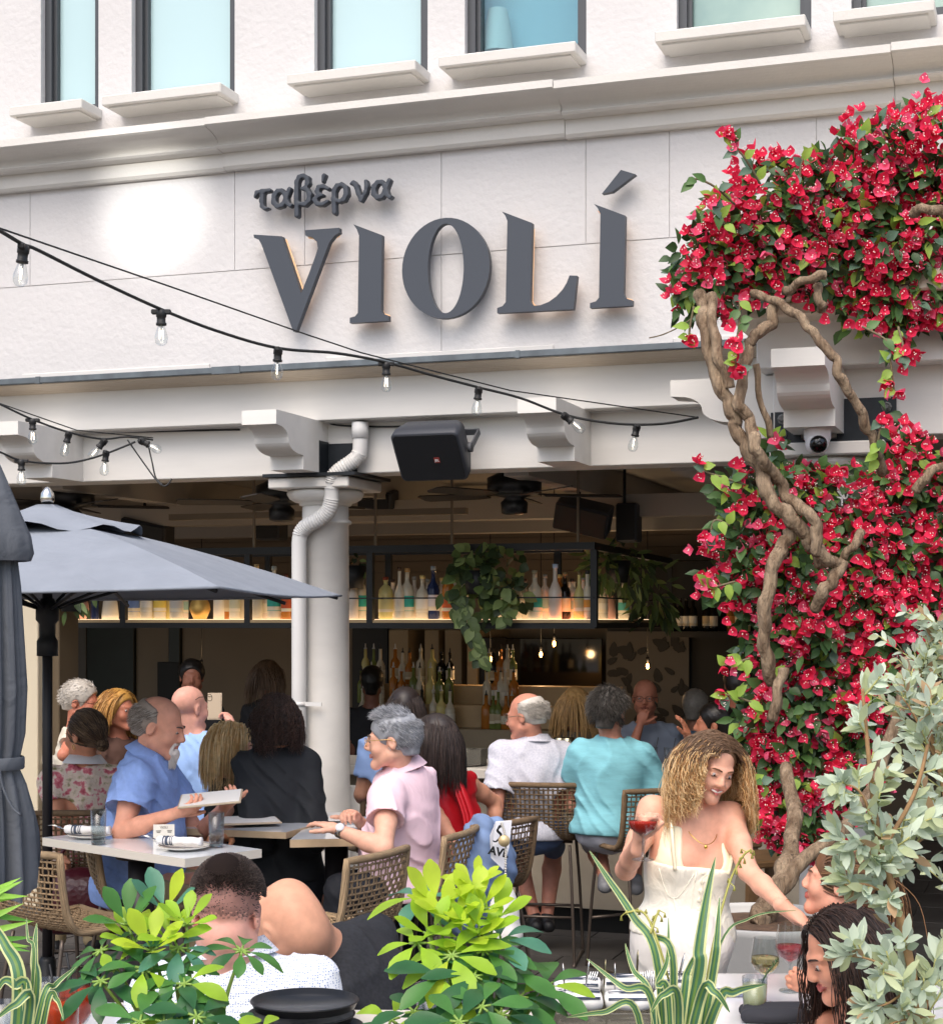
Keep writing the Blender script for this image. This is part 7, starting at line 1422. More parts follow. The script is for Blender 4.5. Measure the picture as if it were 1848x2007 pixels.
# ---------------------------------------------------------------- dim figures behind the bar
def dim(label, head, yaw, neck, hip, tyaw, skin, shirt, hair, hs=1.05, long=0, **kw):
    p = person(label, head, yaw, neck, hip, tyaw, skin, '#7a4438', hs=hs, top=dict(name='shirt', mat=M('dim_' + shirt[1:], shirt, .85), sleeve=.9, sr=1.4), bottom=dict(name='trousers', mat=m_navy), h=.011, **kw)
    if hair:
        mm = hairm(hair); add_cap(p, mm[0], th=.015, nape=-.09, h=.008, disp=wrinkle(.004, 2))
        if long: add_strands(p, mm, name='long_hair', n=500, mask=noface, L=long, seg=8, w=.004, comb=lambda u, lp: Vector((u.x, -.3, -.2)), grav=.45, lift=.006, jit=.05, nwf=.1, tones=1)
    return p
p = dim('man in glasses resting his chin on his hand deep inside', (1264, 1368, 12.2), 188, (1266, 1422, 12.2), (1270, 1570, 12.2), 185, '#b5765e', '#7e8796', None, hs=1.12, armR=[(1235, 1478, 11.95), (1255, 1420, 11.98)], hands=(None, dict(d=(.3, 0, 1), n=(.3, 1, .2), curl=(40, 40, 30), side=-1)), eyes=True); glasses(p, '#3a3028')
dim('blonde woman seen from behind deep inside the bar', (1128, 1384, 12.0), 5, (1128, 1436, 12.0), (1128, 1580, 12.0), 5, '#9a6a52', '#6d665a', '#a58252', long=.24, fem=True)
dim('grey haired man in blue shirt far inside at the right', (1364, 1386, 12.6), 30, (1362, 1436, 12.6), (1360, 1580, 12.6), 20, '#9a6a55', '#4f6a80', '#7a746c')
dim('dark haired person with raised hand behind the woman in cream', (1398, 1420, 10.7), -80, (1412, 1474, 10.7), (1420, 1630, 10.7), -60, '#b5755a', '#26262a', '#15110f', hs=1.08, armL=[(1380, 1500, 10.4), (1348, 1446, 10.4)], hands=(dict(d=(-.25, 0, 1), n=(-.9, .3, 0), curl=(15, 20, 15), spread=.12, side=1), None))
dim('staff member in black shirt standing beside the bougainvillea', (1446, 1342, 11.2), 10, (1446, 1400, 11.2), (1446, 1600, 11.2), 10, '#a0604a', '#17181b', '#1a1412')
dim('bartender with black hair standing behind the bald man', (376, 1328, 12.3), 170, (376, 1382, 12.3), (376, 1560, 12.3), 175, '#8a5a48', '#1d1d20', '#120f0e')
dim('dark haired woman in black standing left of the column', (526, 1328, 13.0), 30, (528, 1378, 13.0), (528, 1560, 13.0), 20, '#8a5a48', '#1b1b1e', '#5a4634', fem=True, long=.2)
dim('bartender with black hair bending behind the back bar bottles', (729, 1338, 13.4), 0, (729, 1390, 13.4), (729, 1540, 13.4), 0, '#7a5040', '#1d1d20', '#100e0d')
# ---------------------------------------------------------------- denim jacket and white bag on the stool
m_den = M('denim', '#7288ac', .9, bump=.35, bscale=170, bdist=.002, var=.18, vscale=9)
A_ = J(948, 1625, 7.72); S = SDF(A_ + Vector((-.3, -.25, -.75)), A_ + Vector((.3, .3, .14)), .009)
for a, b_, r1, r2 in (((945, 1632, 7.8), (925, 1720, 7.7), .075, .1), ((965, 1635, 7.85), (975, 1700, 7.75), .07, .085), ((925, 1720, 7.7), (912, 1800, 7.68), .1, .075), ((960, 1700, 7.75), (950, 1830, 7.75), .08, .06), ((920, 1660, 7.75), (905, 1760, 7.66), .05, .05), ((945, 1800, 7.75), (955, 1900, 7.75), .05, .045)): S.cone(J(*a), J(*b_), r1, r2, k=.03)
S.disp(lambda q: -.016 * np.abs(np.sin(30 * q[:, 0] + 7 * q[:, 2] + 1.5 * np.sin(9 * q[:, 2]) + 12 * q[:, 1])) ** .6 + .004 * np.sin(90 * q[:, 2] + 51 * q[:, 0])); t = thing('denim_jacket', 'blue denim jacket draped over the back of a woven stool', 'jacket', A_); b = MB(); S.to(b); jb = b.build('cloth', m_den, t)
m_tw = M('white_scarf', '#dfe0e4', .85, bump=.2, bscale=60)
q = [J(972, 1612, 7.6), J(1003, 1610, 7.66), J(998, 1660, 7.6), J(987, 1706, 7.55), J(962, 1682, 7.53), J(960, 1640, 7.55)]; b = MB(); n = len(q); bk = [v + Vector((0, .035, 0)) for v in q]; b.prism(q, bk); t = thing('printed_cloth', 'white cloth with black drawing and letters AVL over the denim jacket', 'cloth', q[0]); b.build('cloth', m_tw, t)
X = Vector((.98, .02, -.2)).normalized(); Zv = Vector((.2, 0, .98)).normalized(); Yv = Zv.cross(X); c = J(977, 1671, 7.52); T = Matrix.Translation(c) @ Matrix((X, Zv, -Yv * -1)).transposed().to_4x4(); b = MB(); tm = text_mesh('AVL', .05, .002, bold=.002); T2 = Matrix.Translation(c) @ Matrix.Rotation(R(12), 4, 'Y') @ Matrix.Rotation(R(90), 4, 'X'); b.merge(tm, T2); b.build('lettering', m_black, t)
b = MB(); b.tube(catmull([J(982, 1618, 7.555), J(975, 1628, 7.545), J(982, 1638, 7.54), J(972, 1650, 7.53), J(966, 1648, 7.53)], 6), [.006, .012, .014, .011, .008] + [.01] * 20, 8, squash=.3); b.build('drawing', m_black, t)
Bp = J(990, 1790, 7.5); S = SDF(Bp - Vector((.2, .2, .3)), Bp + Vector((.2, .2, .3)), .009); S.ell(Bp + Vector((0, 0, -.02)), (.07, .05, .15), k=.02); S.cone(Bp + Vector((-.03, 0, -.1)), Bp + Vector((.03, 0, -.1)), .055, k=.03); S.disp(lambda q: .005 * np.sin(70 * q[:, 0] + 8 * q[:, 2])); t = thing('white_bag', 'white leather pouch bag hanging by a chain from the stool', 'bag', Bp); b = MB(); S.to(b); b.build('pouch', M('white_leather', '#dcdbd6', .45), t)
b = MB(); pt = catmull([J(983, 1614, 7.5), J(990, 1640, 7.49), J(991, 1680, 7.48), J(990, 1745, 7.49), J(989, 1765, 7.5)], 14)
for i, q in enumerate(pt): b.sphere(q, (.007, .005, .006) if i % 2 else (.005, .007, .006), 6, 4)
b.build('chain', M('pearl_chain', '#cfccc4', .3, metal=.4), t); b = MB(); q = J(988, 1649, 7.47); b.tube([q, q + Vector((0, .008, 0))], .026, 20); b.build('round_tag', M('tag_gold', '#cdb88c', .35, metal=.3), t)

for k_ in ('blue_linen', 'pink_pique', 'white_speckle_shirt', 'teal_knit', 'black_blouse', 'polka_shirt', 'black_tee', 'pale_blue_shirt', 'khaki', 'black_jeans', 'cream_shirt', 'floral_lace', 'denim', 'red_satin', 'grey_shorts', 'navy_trousers'): folds(MATS[k_], 5)
folds(m_cream, 11, .012, .5); folds(m_skirt, 5, .05, .5); folds(MATS['grey_canvas'], 3, .03, .35); folds(MATS['dark_canvas'], 7, .02, .4)
# ================================================================ bougainvillea over the porch corner
m_br = [lmat('bract_deep', '#d8264c', .55, .3, .12), lmat('bract_pink', '#ec3c62', .55, .3, .12), lmat('bract_light', '#f4668a', .55, .3, .1)]
m_lf = [lmat('vine_leaf_dark', '#35502d', .4, .15), lmat('vine_leaf_mid', '#4d6e3a', .4, .2), lmat('vine_leaf_fresh', '#93b34c', .45, .35), lmat('vine_leaf_blue', '#55705c', .4, .15)]
m_stam = M('bract_heart', '#f3ded6', .6); m_bark = M('vine_bark', '#9c8870', .95, col2='#66523f', vscale=22, stretch=(1, 1, .25), bump=1.0, bscale=55, bdist=.03); m_twig = M('twig', '#6b6048', .8)
YB = 7.95
bo = thing('bougainvillea', 'large red bougainvillea climbing the corner column with twisted bare trunks', 'climbing plant', (pp.x, pp.y, 0))
def trunk(path, r, name='trunk', seg=10):
    P = catmull([J(*q) for q in path], 6); n = len(P); b = MB(); rr = r if isinstance(r, (list, tuple)) else (r, r)
    P = [p + Vector((math.sin(i * .9 + r_) * .006, 0, math.cos(i * 1.3 + r_) * .006)) for i, p in enumerate(P) for r_ in (len(P),)]
    b.tube(P, [(rr[0] + (rr[1] - rr[0]) * i / (n - 1)) * (1 + .05 * math.sin(i * 1.7) + .07 * math.sin(i * .6 + 2)) for i in range(n)], seg); b.build(name, m_bark, bo)
trunk([(1373, 575, 7.75), (1378, 610, 7.7), (1383, 651, 7.66), (1397, 716, 7.64), (1418, 770, 7.62), (1437, 811, 7.62), (1442, 840, 7.62), (1467, 883, 7.6), (1494, 930, 7.58), (1506, 973, 7.56), (1537, 1004, 7.55), (1567, 1034, 7.56), (1592, 1065, 7.58), (1612, 1105, 7.62)], (.03, .036))
trunk([(1393, 580, 7.72), (1398, 640, 7.62), (1408, 700, 7.6), (1432, 760, 7.6)], .024)
trunk([(1513, 600, 7.65), (1512, 634, 7.62), (1480, 656, 7.6), (1466, 681, 7.6), (1458, 729, 7.6), (1448, 790, 7.58), (1470, 824, 7.58), (1477, 863, 7.52), (1490, 897, 7.52), (1526, 940, 7.6), (1546, 979, 7.6), (1586, 1006, 7.5), (1602, 1040, 7.5), (1599, 1074, 7.5), (1626, 1101, 7.54), (1648, 1106, 7.56), (1630, 1140, 7.54), (1612, 1160, 7.54), (1600, 1192, 7.6)], (.026, .028))
trunk([(1550, 1040, 7.6), (1535, 1070, 7.58), (1518, 1101, 7.56), (1503, 1168, 7.55), (1497, 1235, 7.56), (1502, 1290, 7.58), (1513, 1340, 7.62)], (.034, .03))
trunk([(1534, 1312, 7.56), (1524, 1358, 7.54), (1515, 1410, 7.56)], .024)
trunk([(1476, 576, 7.7), (1527, 593, 7.6), (1575, 630, 7.5), (1602, 664, 7.46), (1636, 702, 7.42), (1647, 743, 7.42), (1677, 787, 7.45), (1698, 835, 7.48), (1715, 873, 7.5), (1728, 930, 7.6)], (.02, .023))
trunk([(1480, 716, 7.68), (1493, 794, 7.68), (1513, 855, 7.7)], .015); trunk([(1535, 572, 7.65), (1581, 548, 7.55), (1620, 536, 7.55)], .02); trunk([(1785, 418, 7.5), (1815, 408, 7.45), (1860, 420, 7.45)], .022); trunk([(1640, 1110, 7.6), (1668, 1075, 7.55), (1690, 1040, 7.6)], .02); trunk([(1600, 560, 7.6), (1606, 590, 7.56), (1612, 606, 7.6)], .02)
trunk([(1860, 905, 7.5), (1820, 930, 7.5), (1796, 960, 7.55)], .022); trunk([(1775, 1290, 7.4), (1770, 1360, 7.4), (1745, 1450, 7.4), (1700, 1560, 7.3), (1640, 1640, 7.1)], (.024, .03))
base = [(1488, 1815, 6.95), (1492, 1790, 6.95), (1514, 1757, 6.98), (1535, 1713, 7.05), (1548, 1668, 7.15), (1556, 1600, 7.3), (1540, 1500, 7.5)]
trunk(base, (.05, .03)); trunk([(1500, 1800, 6.98), (1530, 1745, 7.0), (1570, 1690, 7.05), (1640, 1640, 7.1)], (.036, .03))
# white wire trellis round the column
b = MB(); cc = Vector((ux(1632, 1000, VJ + .14), VJ + .14, 0))
for z in (2.78, 2.6, 2.4, 2.2): b.tube([Fw(cc.x + .235 * math.cos(a), cc.y + .235 * math.sin(a), z) for a in [i * PI / 12 for i in range(25)]], .005 if z < 2.7 else .012, 6)
for k in range(10): a = k * PI / 5; b.tube([Fw(cc.x + .235 * math.cos(a), cc.y + .235 * math.sin(a), .8), Fw(cc.x + .235 * math.cos(a), cc.y + .235 * math.sin(a), 2.78)], .004, 5)
tag(b.build('wire_trellis', m_wp), 'white wire trellis ring round the right hand column', 'trellis')
BL = [(1400, 540, 75), (1450, 455, 85), (1530, 405, 95), (1620, 395, 100), (1720, 350, 100), (1825, 320, 115), (1500, 520, 80), (1600, 490, 95), (1700, 480, 100), (1805, 470, 110), (1690, 595, 62), (1760, 570, 80), (1845, 590, 60), (1350, 580, 40), (1735, 655, 38), (1690, 650, 28), (1900, 420, 110), (1345, 500, 30), (1385, 470, 40),
 (1450, 965, 50), (1475, 1050, 85), (1540, 935, 40), (1560, 1000, 70), (1650, 985, 70), (1760, 940, 80), (1835, 980, 70), (1560, 1110, 110), (1690, 1090, 110), (1795, 1110, 90), (1440, 1130, 65), (1580, 1230, 110), (1700, 1225, 110), (1795, 1210, 65), (1490, 1250, 55), (1560, 1360, 100), (1665, 1360, 95), (1500, 1410, 65), (1560, 1490, 90), (1640, 1500, 85), (1560, 1585, 75), (1610, 1600, 60), (1500, 1530, 42), (1530, 880, 35), (1590, 930, 40), (1720, 900, 35), (1730, 820, 25)]
rb = random.Random(21)
def bract(mb, p, d, L, mi):
    x, y = orth(d)
    for k in range(3):
        a = 2 * PI * k / 3 + rb.random() * .5; o = (x * math.cos(a) + y * math.sin(a)); leaf(mb, p, (d * .55 + o * .8).normalized(), d, L * rb.uniform(.85, 1.15), L * .8, mi, fold=.35, bend=-.25, shape=(.15, .95, 1, .6, 0))
def cluster(fl, st, tw, p, d, n, chk=True):
    for _ in range(n):
        w_ = .04 if chk else .018; q = p + Vector((rb.gauss(0, w_), rb.gauss(0, w_ * .7), rb.gauss(0, w_)))
        if chk and not ok_clear(q): continue
        e = (d + Vector((rb.gauss(0, .55), rb.gauss(0, .5), rb.gauss(0, .55)))).normalized(); bract(fl, q, e, rb.uniform(.04, .053), rb.choice((0, 1, 1, 1, 2)))
        for k in range(3): s = q + e * .03 + Vector((rb.gauss(0, .007), rb.gauss(0, .007), rb.gauss(0, .007))); st.tube([s, s + e * .004], .0029, 5)
fl, st, lv, tw = MB(), MB(), MB(), MB()
core = [(J(x, y, YB + .1), r / FPX * YB) for x, y, r in BL]
clear = [(1540, 1735, 655, 912), (1436, 1512, 610, 800)]
def ok_clear(p):
    x = CX + p.x / p.y * FPX; y = HY - (p.z - CAMH) / p.y * FPX
    return not any(x0 < x < x1 and y0 < y < y1 for x0, x1, y0, y1 in clear)
wts = [r * r for x, y, r in BL]
for _ in range(7400):
    c, r = rb.choices(core, wts)[0]; d = Vector((rb.gauss(0, 1), rb.gauss(0, .8) - .55, rb.gauss(0, 1))).normalized(); p = c + Vector((d.x * r, d.y * min(r, .34), d.z * r)) * rb.uniform(.55, 1.08)
    if not ok_clear(p): continue
    e = (d * .7 + Vector((rb.gauss(0, .6), -.2, rb.gauss(0, .6) - .35))).normalized(); edge = rb.random()
    leaf(lv, p, e, Vector((0, -1, .5)) + Vector((rb.gauss(0, .5), rb.gauss(0, .5), rb.gauss(0, .5))), rb.uniform(.06, .095), rb.uniform(.036, .055), rb.choices((0, 1, 2, 3), (6, 5, 1.6, 1.2))[0], shape=(.1, .85, 1, .6, 0))
for _ in range(760):
    c, r = rb.choices(core, wts)[0]; d = Vector((rb.gauss(0, 1), -abs(rb.gauss(0, .9)) - .25, rb.gauss(0, 1))).normalized(); p = c + Vector((d.x * r, d.y * min(r, .36), d.z * r)) * rb.uniform(.88, 1.12)
    if ok_clear(p): cluster(fl, st, tw, p, (d + Vector((0, -.4, 0))).normalized(), rb.choice((3, 4, 5, 6, 7)))
def sprig(pts, nf=2, nl=7):
    P = catmull([J(*q) for q in pts], 5); tw.tube(P, .0055, 5)
    for i in range(nl):
        p = P[int((i + .5) / nl * (len(P) - 1))]; leaf(lv, p, Vector((rb.uniform(-1, 1), -.3, rb.uniform(-1, .6))), (0, -1, .4), rb.uniform(.055, .085), .045, rb.choice((2, 2, 1, 3)), shape=(.1, .85, 1, .6, 0))
    for i in range(nf): p = P[-1 - i * 4 if i * 4 < len(P) else -1]; cluster(fl, st, tw, p, Vector((rb.uniform(-.5, .5), -1, -.2)).normalized(), 3, False)
sprig([(1490, 360, 7.7), (1460, 310, 7.65), (1432, 275, 7.65), (1418, 258, 7.65)], 3); sprig([(1440, 400, 7.75), (1400, 365, 7.7), (1365, 350, 7.7), (1358, 362, 7.7)], 0, 5); sprig([(1420, 440, 7.7), (1400, 400, 7.7), (1395, 385, 7.7)], 1); sprig([(1570, 360, 7.8), (1568, 330, 7.8), (1575, 305, 7.8)], 0, 4); sprig([(1700, 280, 7.8), (1690, 255, 7.8), (1700, 240, 7.8)], 0, 4); sprig([(1840, 240, 7.8), (1820, 225, 7.8), (1800, 222, 7.8)], 1, 5)
sprig([(1690, 640, 7.5), (1740, 670, 7.45), (1745, 710, 7.45), (1750, 745, 7.45), (1752, 768, 7.45)], 2, 7); sprig([(1760, 640, 7.5), (1770, 680, 7.45), (1772, 715, 7.45)], 2, 5); sprig([(1450, 590, 7.55), (1448, 640, 7.55), (1440, 690, 7.52), (1446, 735, 7.52)], 3, 8); sprig([(1360, 600, 7.7), (1352, 640, 7.7), (1350, 665, 7.7)], 1, 5); sprig([(1460, 950, 7.6), (1415, 935, 7.6), (1385, 925, 7.6), (1375, 912, 7.6)], 1, 6); sprig([(1430, 1030, 7.6), (1400, 1020, 7.6), (1392, 1060, 7.6)], 1, 5); sprig([(1440, 1140, 7.6), (1400, 1150, 7.6), (1382, 1145, 7.6)], 1, 6); sprig([(1470, 1290, 7.6), (1440, 1300, 7.6), (1416, 1305, 7.6)], 1, 5); sprig([(1480, 1380, 7.6), (1440, 1365, 7.6), (1412, 1362, 7.6)], 1, 6); sprig([(1720, 900, 7.5), (1722, 860, 7.45), (1730, 815, 7.45)], 1, 6)
sprig([(1500, 1540, 7.5), (1480, 1530, 7.45), (1470, 1535, 7.45)], 1, 4); tw.tube(catmull([J(1385, 600, 7.7), J(1340, 635, 7.7), J(1300, 655, 7.7), J(1272, 662, 7.7)], 5), .003, 4)
lv.build('leaves', m_lf, bo); fl.build('bracts', m_br, bo); st.build('flower_hearts', m_stam, bo); tw.build('twigs', m_twig, bo)
# ================================================================ planter and foreground plants
plt = thing('planter_box', 'long pale planter box along the bottom edge holding leafy plants', 'planter', (0, 3.75, 0)); b = MB(); b.box((-1.6, 3.45, 0), (1.75, 3.5, .8)); b.box((-1.6, 3.95, 0), (1.75, 4.0, .8)); b.box((-1.6, 3.5, 0), (-1.55, 3.95, .8)); b.box((1.7, 3.5, 0), (1.75, 3.95, .8)); b.build('box', m_pot, plt); b = MB(); b.box((-1.55, 3.5, .1), (1.7, 3.95, .76)); b.build('soil', m_soil, plt)
m_sch = [lmat('umbrella_leaf_dark', '#2f5a33', .3, .15), lmat('umbrella_leaf_mid', '#4a7a3a', .3, .25), lmat('umbrella_leaf_fresh', '#9cc03a', .35, .4), lmat('umbrella_leaf_yellow', '#b9cf3c', .35, .45), lmat('umbrella_leaf_blue', '#4d8068', .35, .2), M('green_stem', '#7d9a45', .5)]
rs = random.Random(9)
def schefflera(label, base, whorls, xc=290, kx=.8):
    whorls = [(xc + (x - xc) * kx, y + 14, Y, sz * .9, tone, up) for x, y, Y, sz, tone, up in whorls]
    t = thing('umbrella_plant', label, 'plant', (base[0], base[1], .76)); B0 = Vector((base[0], base[1], .76)); lf_, stm = MB(), MB()
    for (x, y, Y, sz, tone, up) in whorls:
        c = J(x, y, Y); mid = B0.lerp(c, .55) + Vector((0, 0, .06)); P = catmull([B0 + Vector((rs.uniform(-.04, .04), rs.uniform(-.04, .04), 0)), mid, c], 8); stm.tube(P, [.009 - .006 * i / (len(P) - 1) for i in range(len(P))], 6, mi=5)
        n = rs.choice((6, 7, 7, 8)); ax = (Vector((0, -.45, .8)) if up else Vector((rs.uniform(-.3, .3), -.5, .7)) + (c - B0) * .9).normalized(); xx, yy = orth(ax); a0 = rs.random() * 6
        for k in range(n):
            a = a0 + 2 * PI * k / n; o = xx * math.cos(a) + yy * math.sin(a); d = (o * (.8 if up else 1.0) + ax * (rs.uniform(.35, .9) if up else .15) + Vector((0, 0, -.15 if not up else 0))).normalized(); L = sz * rs.uniform(.8, 1.12); s_ = c + d * .02
            stm.tube([c, s_], .003, 5, mi=5); leaf(lf_, s_, d, ax, L, L * rs.uniform(.4, .5), tone if rs.random() < .75 else rs.choice((0, 1, 2) if tone < 2 else (2, 3)), fold=.22, bend=.3 * (0 if up else 1) + rs.uniform(-.1, .15), nseg=6, shape=(.05, .35, .66, .9, 1, .78, .15))
    lf_.build('leaves', m_sch, t); stm.build('stems', m_sch, t)
schefflera('bushy umbrella plant in front of the buzz cut man', (-.62, 3.78), [(240, 1800, 3.9, .09, 1, 1), (255, 1835, 3.9, .09, 2, 1), (335, 1775, 3.95, .105, 4, 1), (385, 1800, 3.85, .075, 2, 1), (300, 1850, 3.8, .1, 3, 1), (345, 1830, 3.85, .09, 2, 1), (280, 1885, 3.75, .1, 1, 0), (210, 1880, 3.8, .1, 0, 0), (175, 1850, 3.85, .08, 1, 0), (355, 1890, 3.75, .1, 1, 0), (365, 1845, 3.8, .085, 4, 0), (520, 1850, 3.85, .085, 1, 0), (175, 1910, 3.75, .1, 0, 0), (380, 1915, 3.7, .1, 0, 0), (375, 1960, 3.65, .1, 1, 0), (410, 1980, 3.6, .1, 0, 0), (330, 1990, 3.6, .11, 1, 0), (560, 2010, 3.7, .07, 0, 0), (270, 1990, 3.6, .11, 1, 0), (480, 2012, 3.62, .09, 0, 0)])
schefflera('bright yellow green umbrella plant in the middle of the planter', (.0, 3.8), [(840, 1765, 3.9, .1, 3, 1), (875, 1795, 3.87, .1, 3, 1), (955, 1770, 3.9, .1, 3, 1), (915, 1830, 3.85, .1, 3, 1), (825, 1820, 3.85, .1, 2, 1), (942, 1725, 3.95, .075, 3, 1), (990, 1790, 3.9, .09, 2, 1), (960, 1820, 3.85, .095, 2, 1), (795, 1745, 4.0, .11, 4, 0), (790, 1835, 3.8, .1, 2, 0), (880, 1860, 3.75, .12, 2, 0), (965, 1850, 3.8, .12, 1, 0), (1010, 1830, 3.85, .12, 4, 0), (860, 1900, 3.7, .12, 1, 0), (1020, 1890, 3.8, .12, 1, 0), (940, 1900, 3.7, .12, 0, 0), (1130, 1920, 3.85, .12, 1, 0), (1060, 1940, 3.75, .11, 1, 0), (780, 1970, 3.7, .1, 0, 0), (960, 1960, 3.6, .1, 1, 0), (720, 1985, 3.75, .1, 0, 0), (1010, 1975, 3.65, .11, 0, 0), (900, 1990, 3.55, .11, 0, 0)], xc=900, kx=.74)
# variegated strap leaved plants
m_st = [lmat('strap_green', '#4a7458', .4, .2), lmat('strap_cream', '#d2d79a', .45, .35), lmat('strap_mid', '#6f8f4a', .4, .25)]
def strap_plant(label, base, leaves, stalks=()):
    t = thing('flax_lily', label, 'plant', (base[0], base[1], .76)); b = MB(); B0 = Vector((base[0], base[1], .76)); sk = MB()
    for pts, w in leaves:
        P = catmull([B0 + Vector((rs.uniform(-.04, .04), rs.uniform(-.03, .03), 0))] + [J(*q) for q in pts], 8); n = len(P); vs = []; fs = []; ms = []
        side = None
        for i, p in enumerate(P):
            d = (P[min(i + 1, n - 1)] - P[max(i - 1, 0)]).normalized(); vw = Vector((0, -1, .15)); s = d.cross(vw); s = s.normalized() if s.length > 1e-3 else Vector((1, 0, 0)); nn = s.cross(d); t_ = i / (n - 1); ww = .68 * w * (1 - t_ ** 3) * min(1, .45 + t_ * 2) * .5 + .0006
            for k, f_ in enumerate((-1, -.72, -.3, .1, .62, 1)): vs.append(p + s * f_ * ww + nn * abs(f_) * ww * .45)
        for i in range(n - 1):
            for k in range(5): b_ = i * 6 + k; fs.append((b_, b_ + 1, b_ + 7, b_ + 6)); ms.append((1, 0, 2, 0, 1)[k])
        o = len(b.v); b.v += [tuple(v) for v in vs]; b.f += [[q + o for q in f] for f in fs]; b.m += ms; b.sm += [True] * len(fs)
    for pts in stalks:
        P = catmull([J(*q) for q in pts], 6); sk.tube(P, .0028, 5)
        for p in P[len(P) // 2::3]: 
            for _ in range(2): q = p + rv(.012); sk.tube([p, q, q + Vector((0, 0, -.01))], [.0012, .0015, .004], 5)
    b.build('leaves', m_st, t)
    if sk.v: sk.build('flower_stalk', M('stalk', '#a3a052', .5), t)
strap_plant('variegated strap leaved plant in front of the woman in cream', (.43, 3.75), [([(1290, 1900, 3.75), (1240, 1795, 3.8), (1190, 1720, 3.85), (1155, 1668, 3.9)], .03), ([(1320, 1900, 3.75), (1275, 1830, 3.8), (1225, 1780, 3.85)], .026), ([(1365, 1930, 3.7), (1370, 1860, 3.7), (1385, 1760, 3.75), (1402, 1680, 3.8)], .045), ([(1395, 1920, 3.7), (1405, 1840, 3.7), (1410, 1760, 3.75)], .03), ([(1340, 1960, 3.7), (1350, 1900, 3.72), (1385, 1840, 3.75)], .03), ([(1400, 1980, 3.7), (1440, 1945, 3.7), (1500, 1930, 3.75)], .035), ([(1310, 1960, 3.7), (1290, 1930, 3.7), (1308, 1880, 3.75), (1310, 1800, 3.8)], .024), ([(1280, 1970, 3.7), (1220, 1935, 3.7), (1150, 1880, 3.75)], .026), ([(1370, 1965, 3.65), (1400, 1945, 3.6), (1430, 1985, 3.6)], .035), ([(1330, 1975, 3.65), (1300, 1950, 3.6), (1275, 1985, 3.6)], .03), ([(1250, 1990, 3.65), (1180, 1985, 3.65), (1110, 1995, 3.7)], .022), ([(1400, 1880, 3.75), (1470, 1800, 3.85), (1560, 1785, 3.9)], .008), ([(1280, 1980, 3.7), (1240, 1900, 3.75), (1225, 1850, 3.8)], .02)], [[(1380, 1950, 3.7), (1400, 1840, 3.75), (1430, 1730, 3.8), (1455, 1680, 3.8), (1468, 1668, 3.8)], [(1310, 1920, 3.75), (1290, 1850, 3.75), (1262, 1790, 3.8), (1225, 1790, 3.8)], [(1275, 1830, 3.75), (1285, 1800, 3.78), (1292, 1785, 3.8)]])
strap_plant('variegated strap leaved plant in the bottom left corner', (-1.02, 3.75), [([(70, 1960, 3.75), (68, 1880, 3.8), (72, 1810, 3.85)], .035), ([(40, 1950, 3.7), (10, 1850, 3.75), (-40, 1780, 3.8)], .05), ([(55, 1960, 3.7), (30, 1930, 3.7), (5, 1925, 3.7), (-20, 1980, 3.7)], .035), ([(80, 1975, 3.7), (110, 1930, 3.75), (150, 1895, 3.8)], .022), ([(60, 1975, 3.65), (30, 1970, 3.6), (-10, 2000, 3.6)], .035), ([(90, 1980, 3.7), (112, 1960, 3.7), (125, 2000, 3.65)], .022), ([(66, 1900, 3.75), (55, 1840, 3.78), (52, 1800, 3.8)], .012)])
# palm-like frond entering at the left edge
t = thing('palm_plant', 'thin bright palm frond entering at the left edge', 'plant', (-1.25, 3.9, .76)); b = MB(); c = J(-45, 1800, 3.9); b.tube(catmull([Vector((-1.2, 3.9, .76)), J(-60, 1900, 3.9), c], 5), .006, 6, mi=1)
for k in range(14): y_ = rs.uniform(-.6, .6); leaf(b, c + Vector((0, 0, rs.uniform(-.06, .06))), Vector((1, rs.uniform(-.3, .3), y_)), (0, -1, .3), rs.uniform(.09, .14), .016, rs.choice((0, 1)), shape=(.5, 1, .9, .5, 0), bend=.1)
b.build('fronds', [lmat('palm_green', '#5f9a3a', .4, .3), lmat('palm_light', '#8fbf4a', .4, .3)], t)
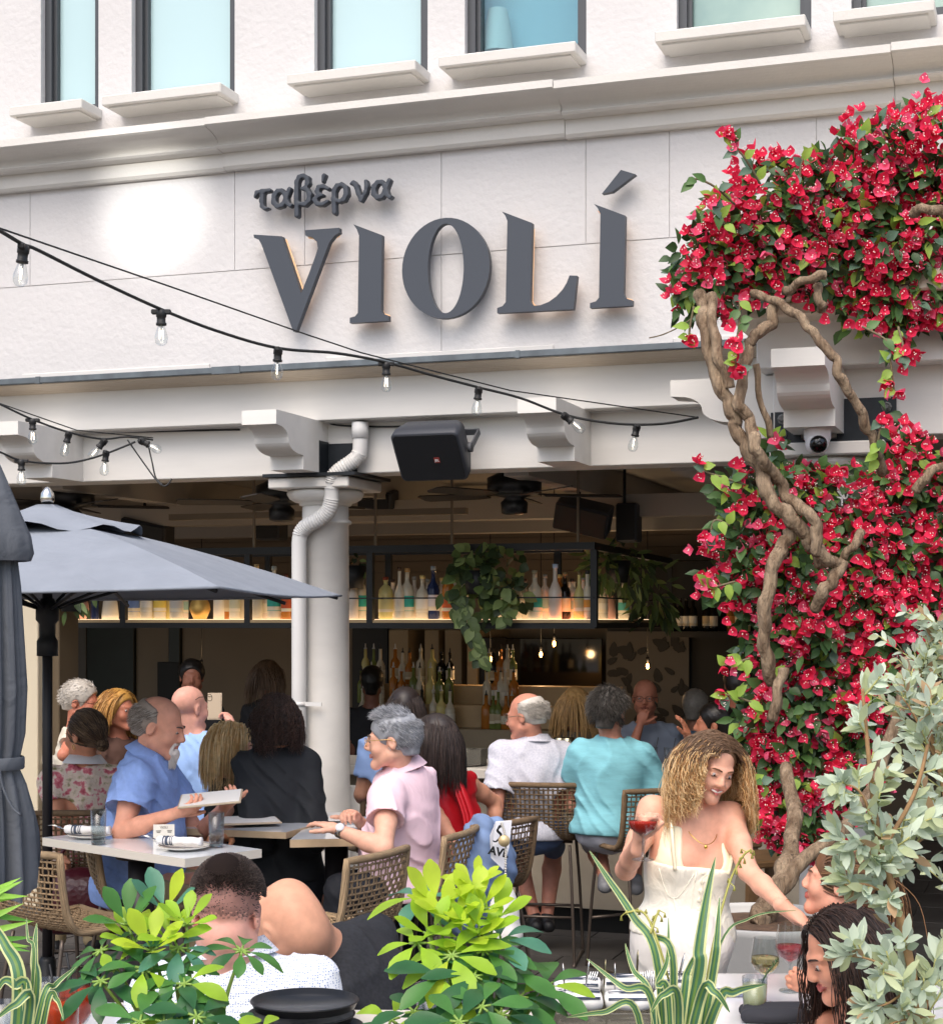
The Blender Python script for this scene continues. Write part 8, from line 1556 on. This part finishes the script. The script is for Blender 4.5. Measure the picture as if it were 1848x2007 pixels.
# silver buttonwood at the right
m_sv = [lmat('silver_leaf', '#a9b8a2', .55, .3, .1), lmat('silver_leaf_light', '#c2cfba', .55, .3, .1), lmat('silver_leaf_green', '#b9c39a', .55, .35, .1), lmat('dry_leaf', '#a98d6c', .8, .2, .15)]; m_svs = M('silver_stem', '#9c7b55', .8, var=.2, vscale=20); m_svg = M('silver_twig', '#a8a86a', .7)
def silver(label, base, stems, nl, L0, dry=.04, sd=1):
    r_ = random.Random(sd); t = thing('silver_shrub', label, 'shrub', base); lf_, wd, tg = MB(), MB(), MB()
    for path, r0, r1, n, tl in stems:
        P = catmull([J(*q) for q in path], 8); m = len(P); wd.tube(P, [r0 + (r1 - r0) * i / (m - 1) for i in range(m)], 7)
        for k in range(n):
            i = min(m - 1, int((k + r_.random()) / n * m)); p = P[i]; ax = (P[min(i + 1, m - 1)] - P[max(i - 1, 0)]).normalized(); a = r_.random() * 6.28; x, y = orth(ax); d = (ax * r_.uniform(.5, 1.0) + (x * math.cos(a) + y * math.sin(a)) * .9).normalized(); TL = tl * r_.uniform(.5, 1.1) * (1 - .4 * i / m); q = [p + d * TL * s / 5 + Vector((0, 0, .12 * TL * (s / 5) ** 2)) for s in range(6)]
            tg.tube(q, .0024, 5)
            for s in range(1, 6):
                for h_ in range(2):
                    a2 = r_.random() * 6.28; u2, v2 = orth(d); e = (d * .75 + (u2 * math.cos(a2) + v2 * math.sin(a2)) * .75).normalized(); isd = r_.random() < dry; leaf(lf_, q[s], e, Vector((0, -.8, .6)) + Vector((r_.gauss(0, .4), r_.gauss(0, .4), r_.gauss(0, .4))), L0 * r_.uniform(.65, 1.15), L0 * r_.uniform(.32, .42), 3 if isd else r_.choice((0, 1, 1, 2)), fold=.25, bend=r_.uniform(-.1, .2), shape=(.1, .7, 1, .8, .1))
    lf_.build('leaves', m_sv, t); wd.build('branches', m_svs, t); tg.build('twigs', m_svg, t)
silver('tall silver leaved shrub in front of the dark haired woman', (1.2, 4.1, .0), [([(1810, 2150, 4.15), (1795, 1960, 4.15), (1775, 1850, 4.15), (1748, 1740, 4.15), (1722, 1640, 4.15), (1708, 1540, 4.15), (1698, 1440, 4.15), (1690, 1350, 4.15)], .014, .004, 21, .1), ([(1735, 1700, 4.15), (1690, 1560, 4.1), (1640, 1535, 4.1)], .004, .002, 8, .07), ([(1720, 1680, 4.15), (1790, 1560, 4.2), (1820, 1450, 4.25), (1830, 1380, 4.25)], .007, .003, 13, .1), ([(1735, 1700, 4.15), (1690, 1655, 4.1), (1655, 1650, 4.1)], .004, .002, 6, .06), ([(1745, 1760, 4.15), (1700, 1735, 4.1), (1655, 1735, 4.1)], .004, .002, 6, .06), ([(1790, 1960, 4.1), (1750, 1905, 4.05), (1700, 1880, 4.0), (1670, 1875, 4.0)], .004, .002, 8, .07), ([(1800, 2020, 4.1), (1835, 1900, 4.2), (1865, 1780, 4.25)], .008, .004, 12, .12), ([(1790, 1930, 4.1), (1745, 1965, 4.0), (1710, 1975, 4.0)], .004, .002, 7, .07), ([(1740, 1700, 4.2), (1800, 1650, 4.25), (1850, 1600, 4.3)], .006, .003, 9, .12), ([(1800, 2000, 4.1), (1770, 2000, 4.0), (1740, 2010, 4.0)], .004, .002, 6, .06)], 0, .058, sd=3)
silver('finer silver shrub behind at the right edge', (2.0, 6.6, .0), [([(1880, 1750, 6.6), (1850, 1550, 6.6), (1815, 1400, 6.6), (1800, 1290, 6.6)], .014, .004, 40, .26), ([(1860, 1600, 6.6), (1880, 1400, 6.6), (1850, 1230, 6.6)], .01, .004, 34, .26), ([(1840, 1500, 6.6), (1790, 1400, 6.5), (1770, 1370, 6.5)], .006, .003, 12, .2)], 0, .06, dry=.1, sd=5)
# spot lamp without fixture, added to make the bright patch on the wall
sl = bpy.data.lights.new('reflected_sun', 'SPOT'); so_ = bpy.data.objects.new('reflected_sun', sl); COL.objects.link(so_); so_.location = (-4.5, 1.5, 6.5); tgt = Fw(*F(300, 408, -.05)); so_.rotation_euler = (tgt - so_.location).to_track_quat('-Z', 'Y').to_euler(); sl.energy = 2300; sl.spot_size = R(6.0); sl.spot_blend = 1.0; sl.shadow_soft_size = .1; sl.color = (1, .97, .92)
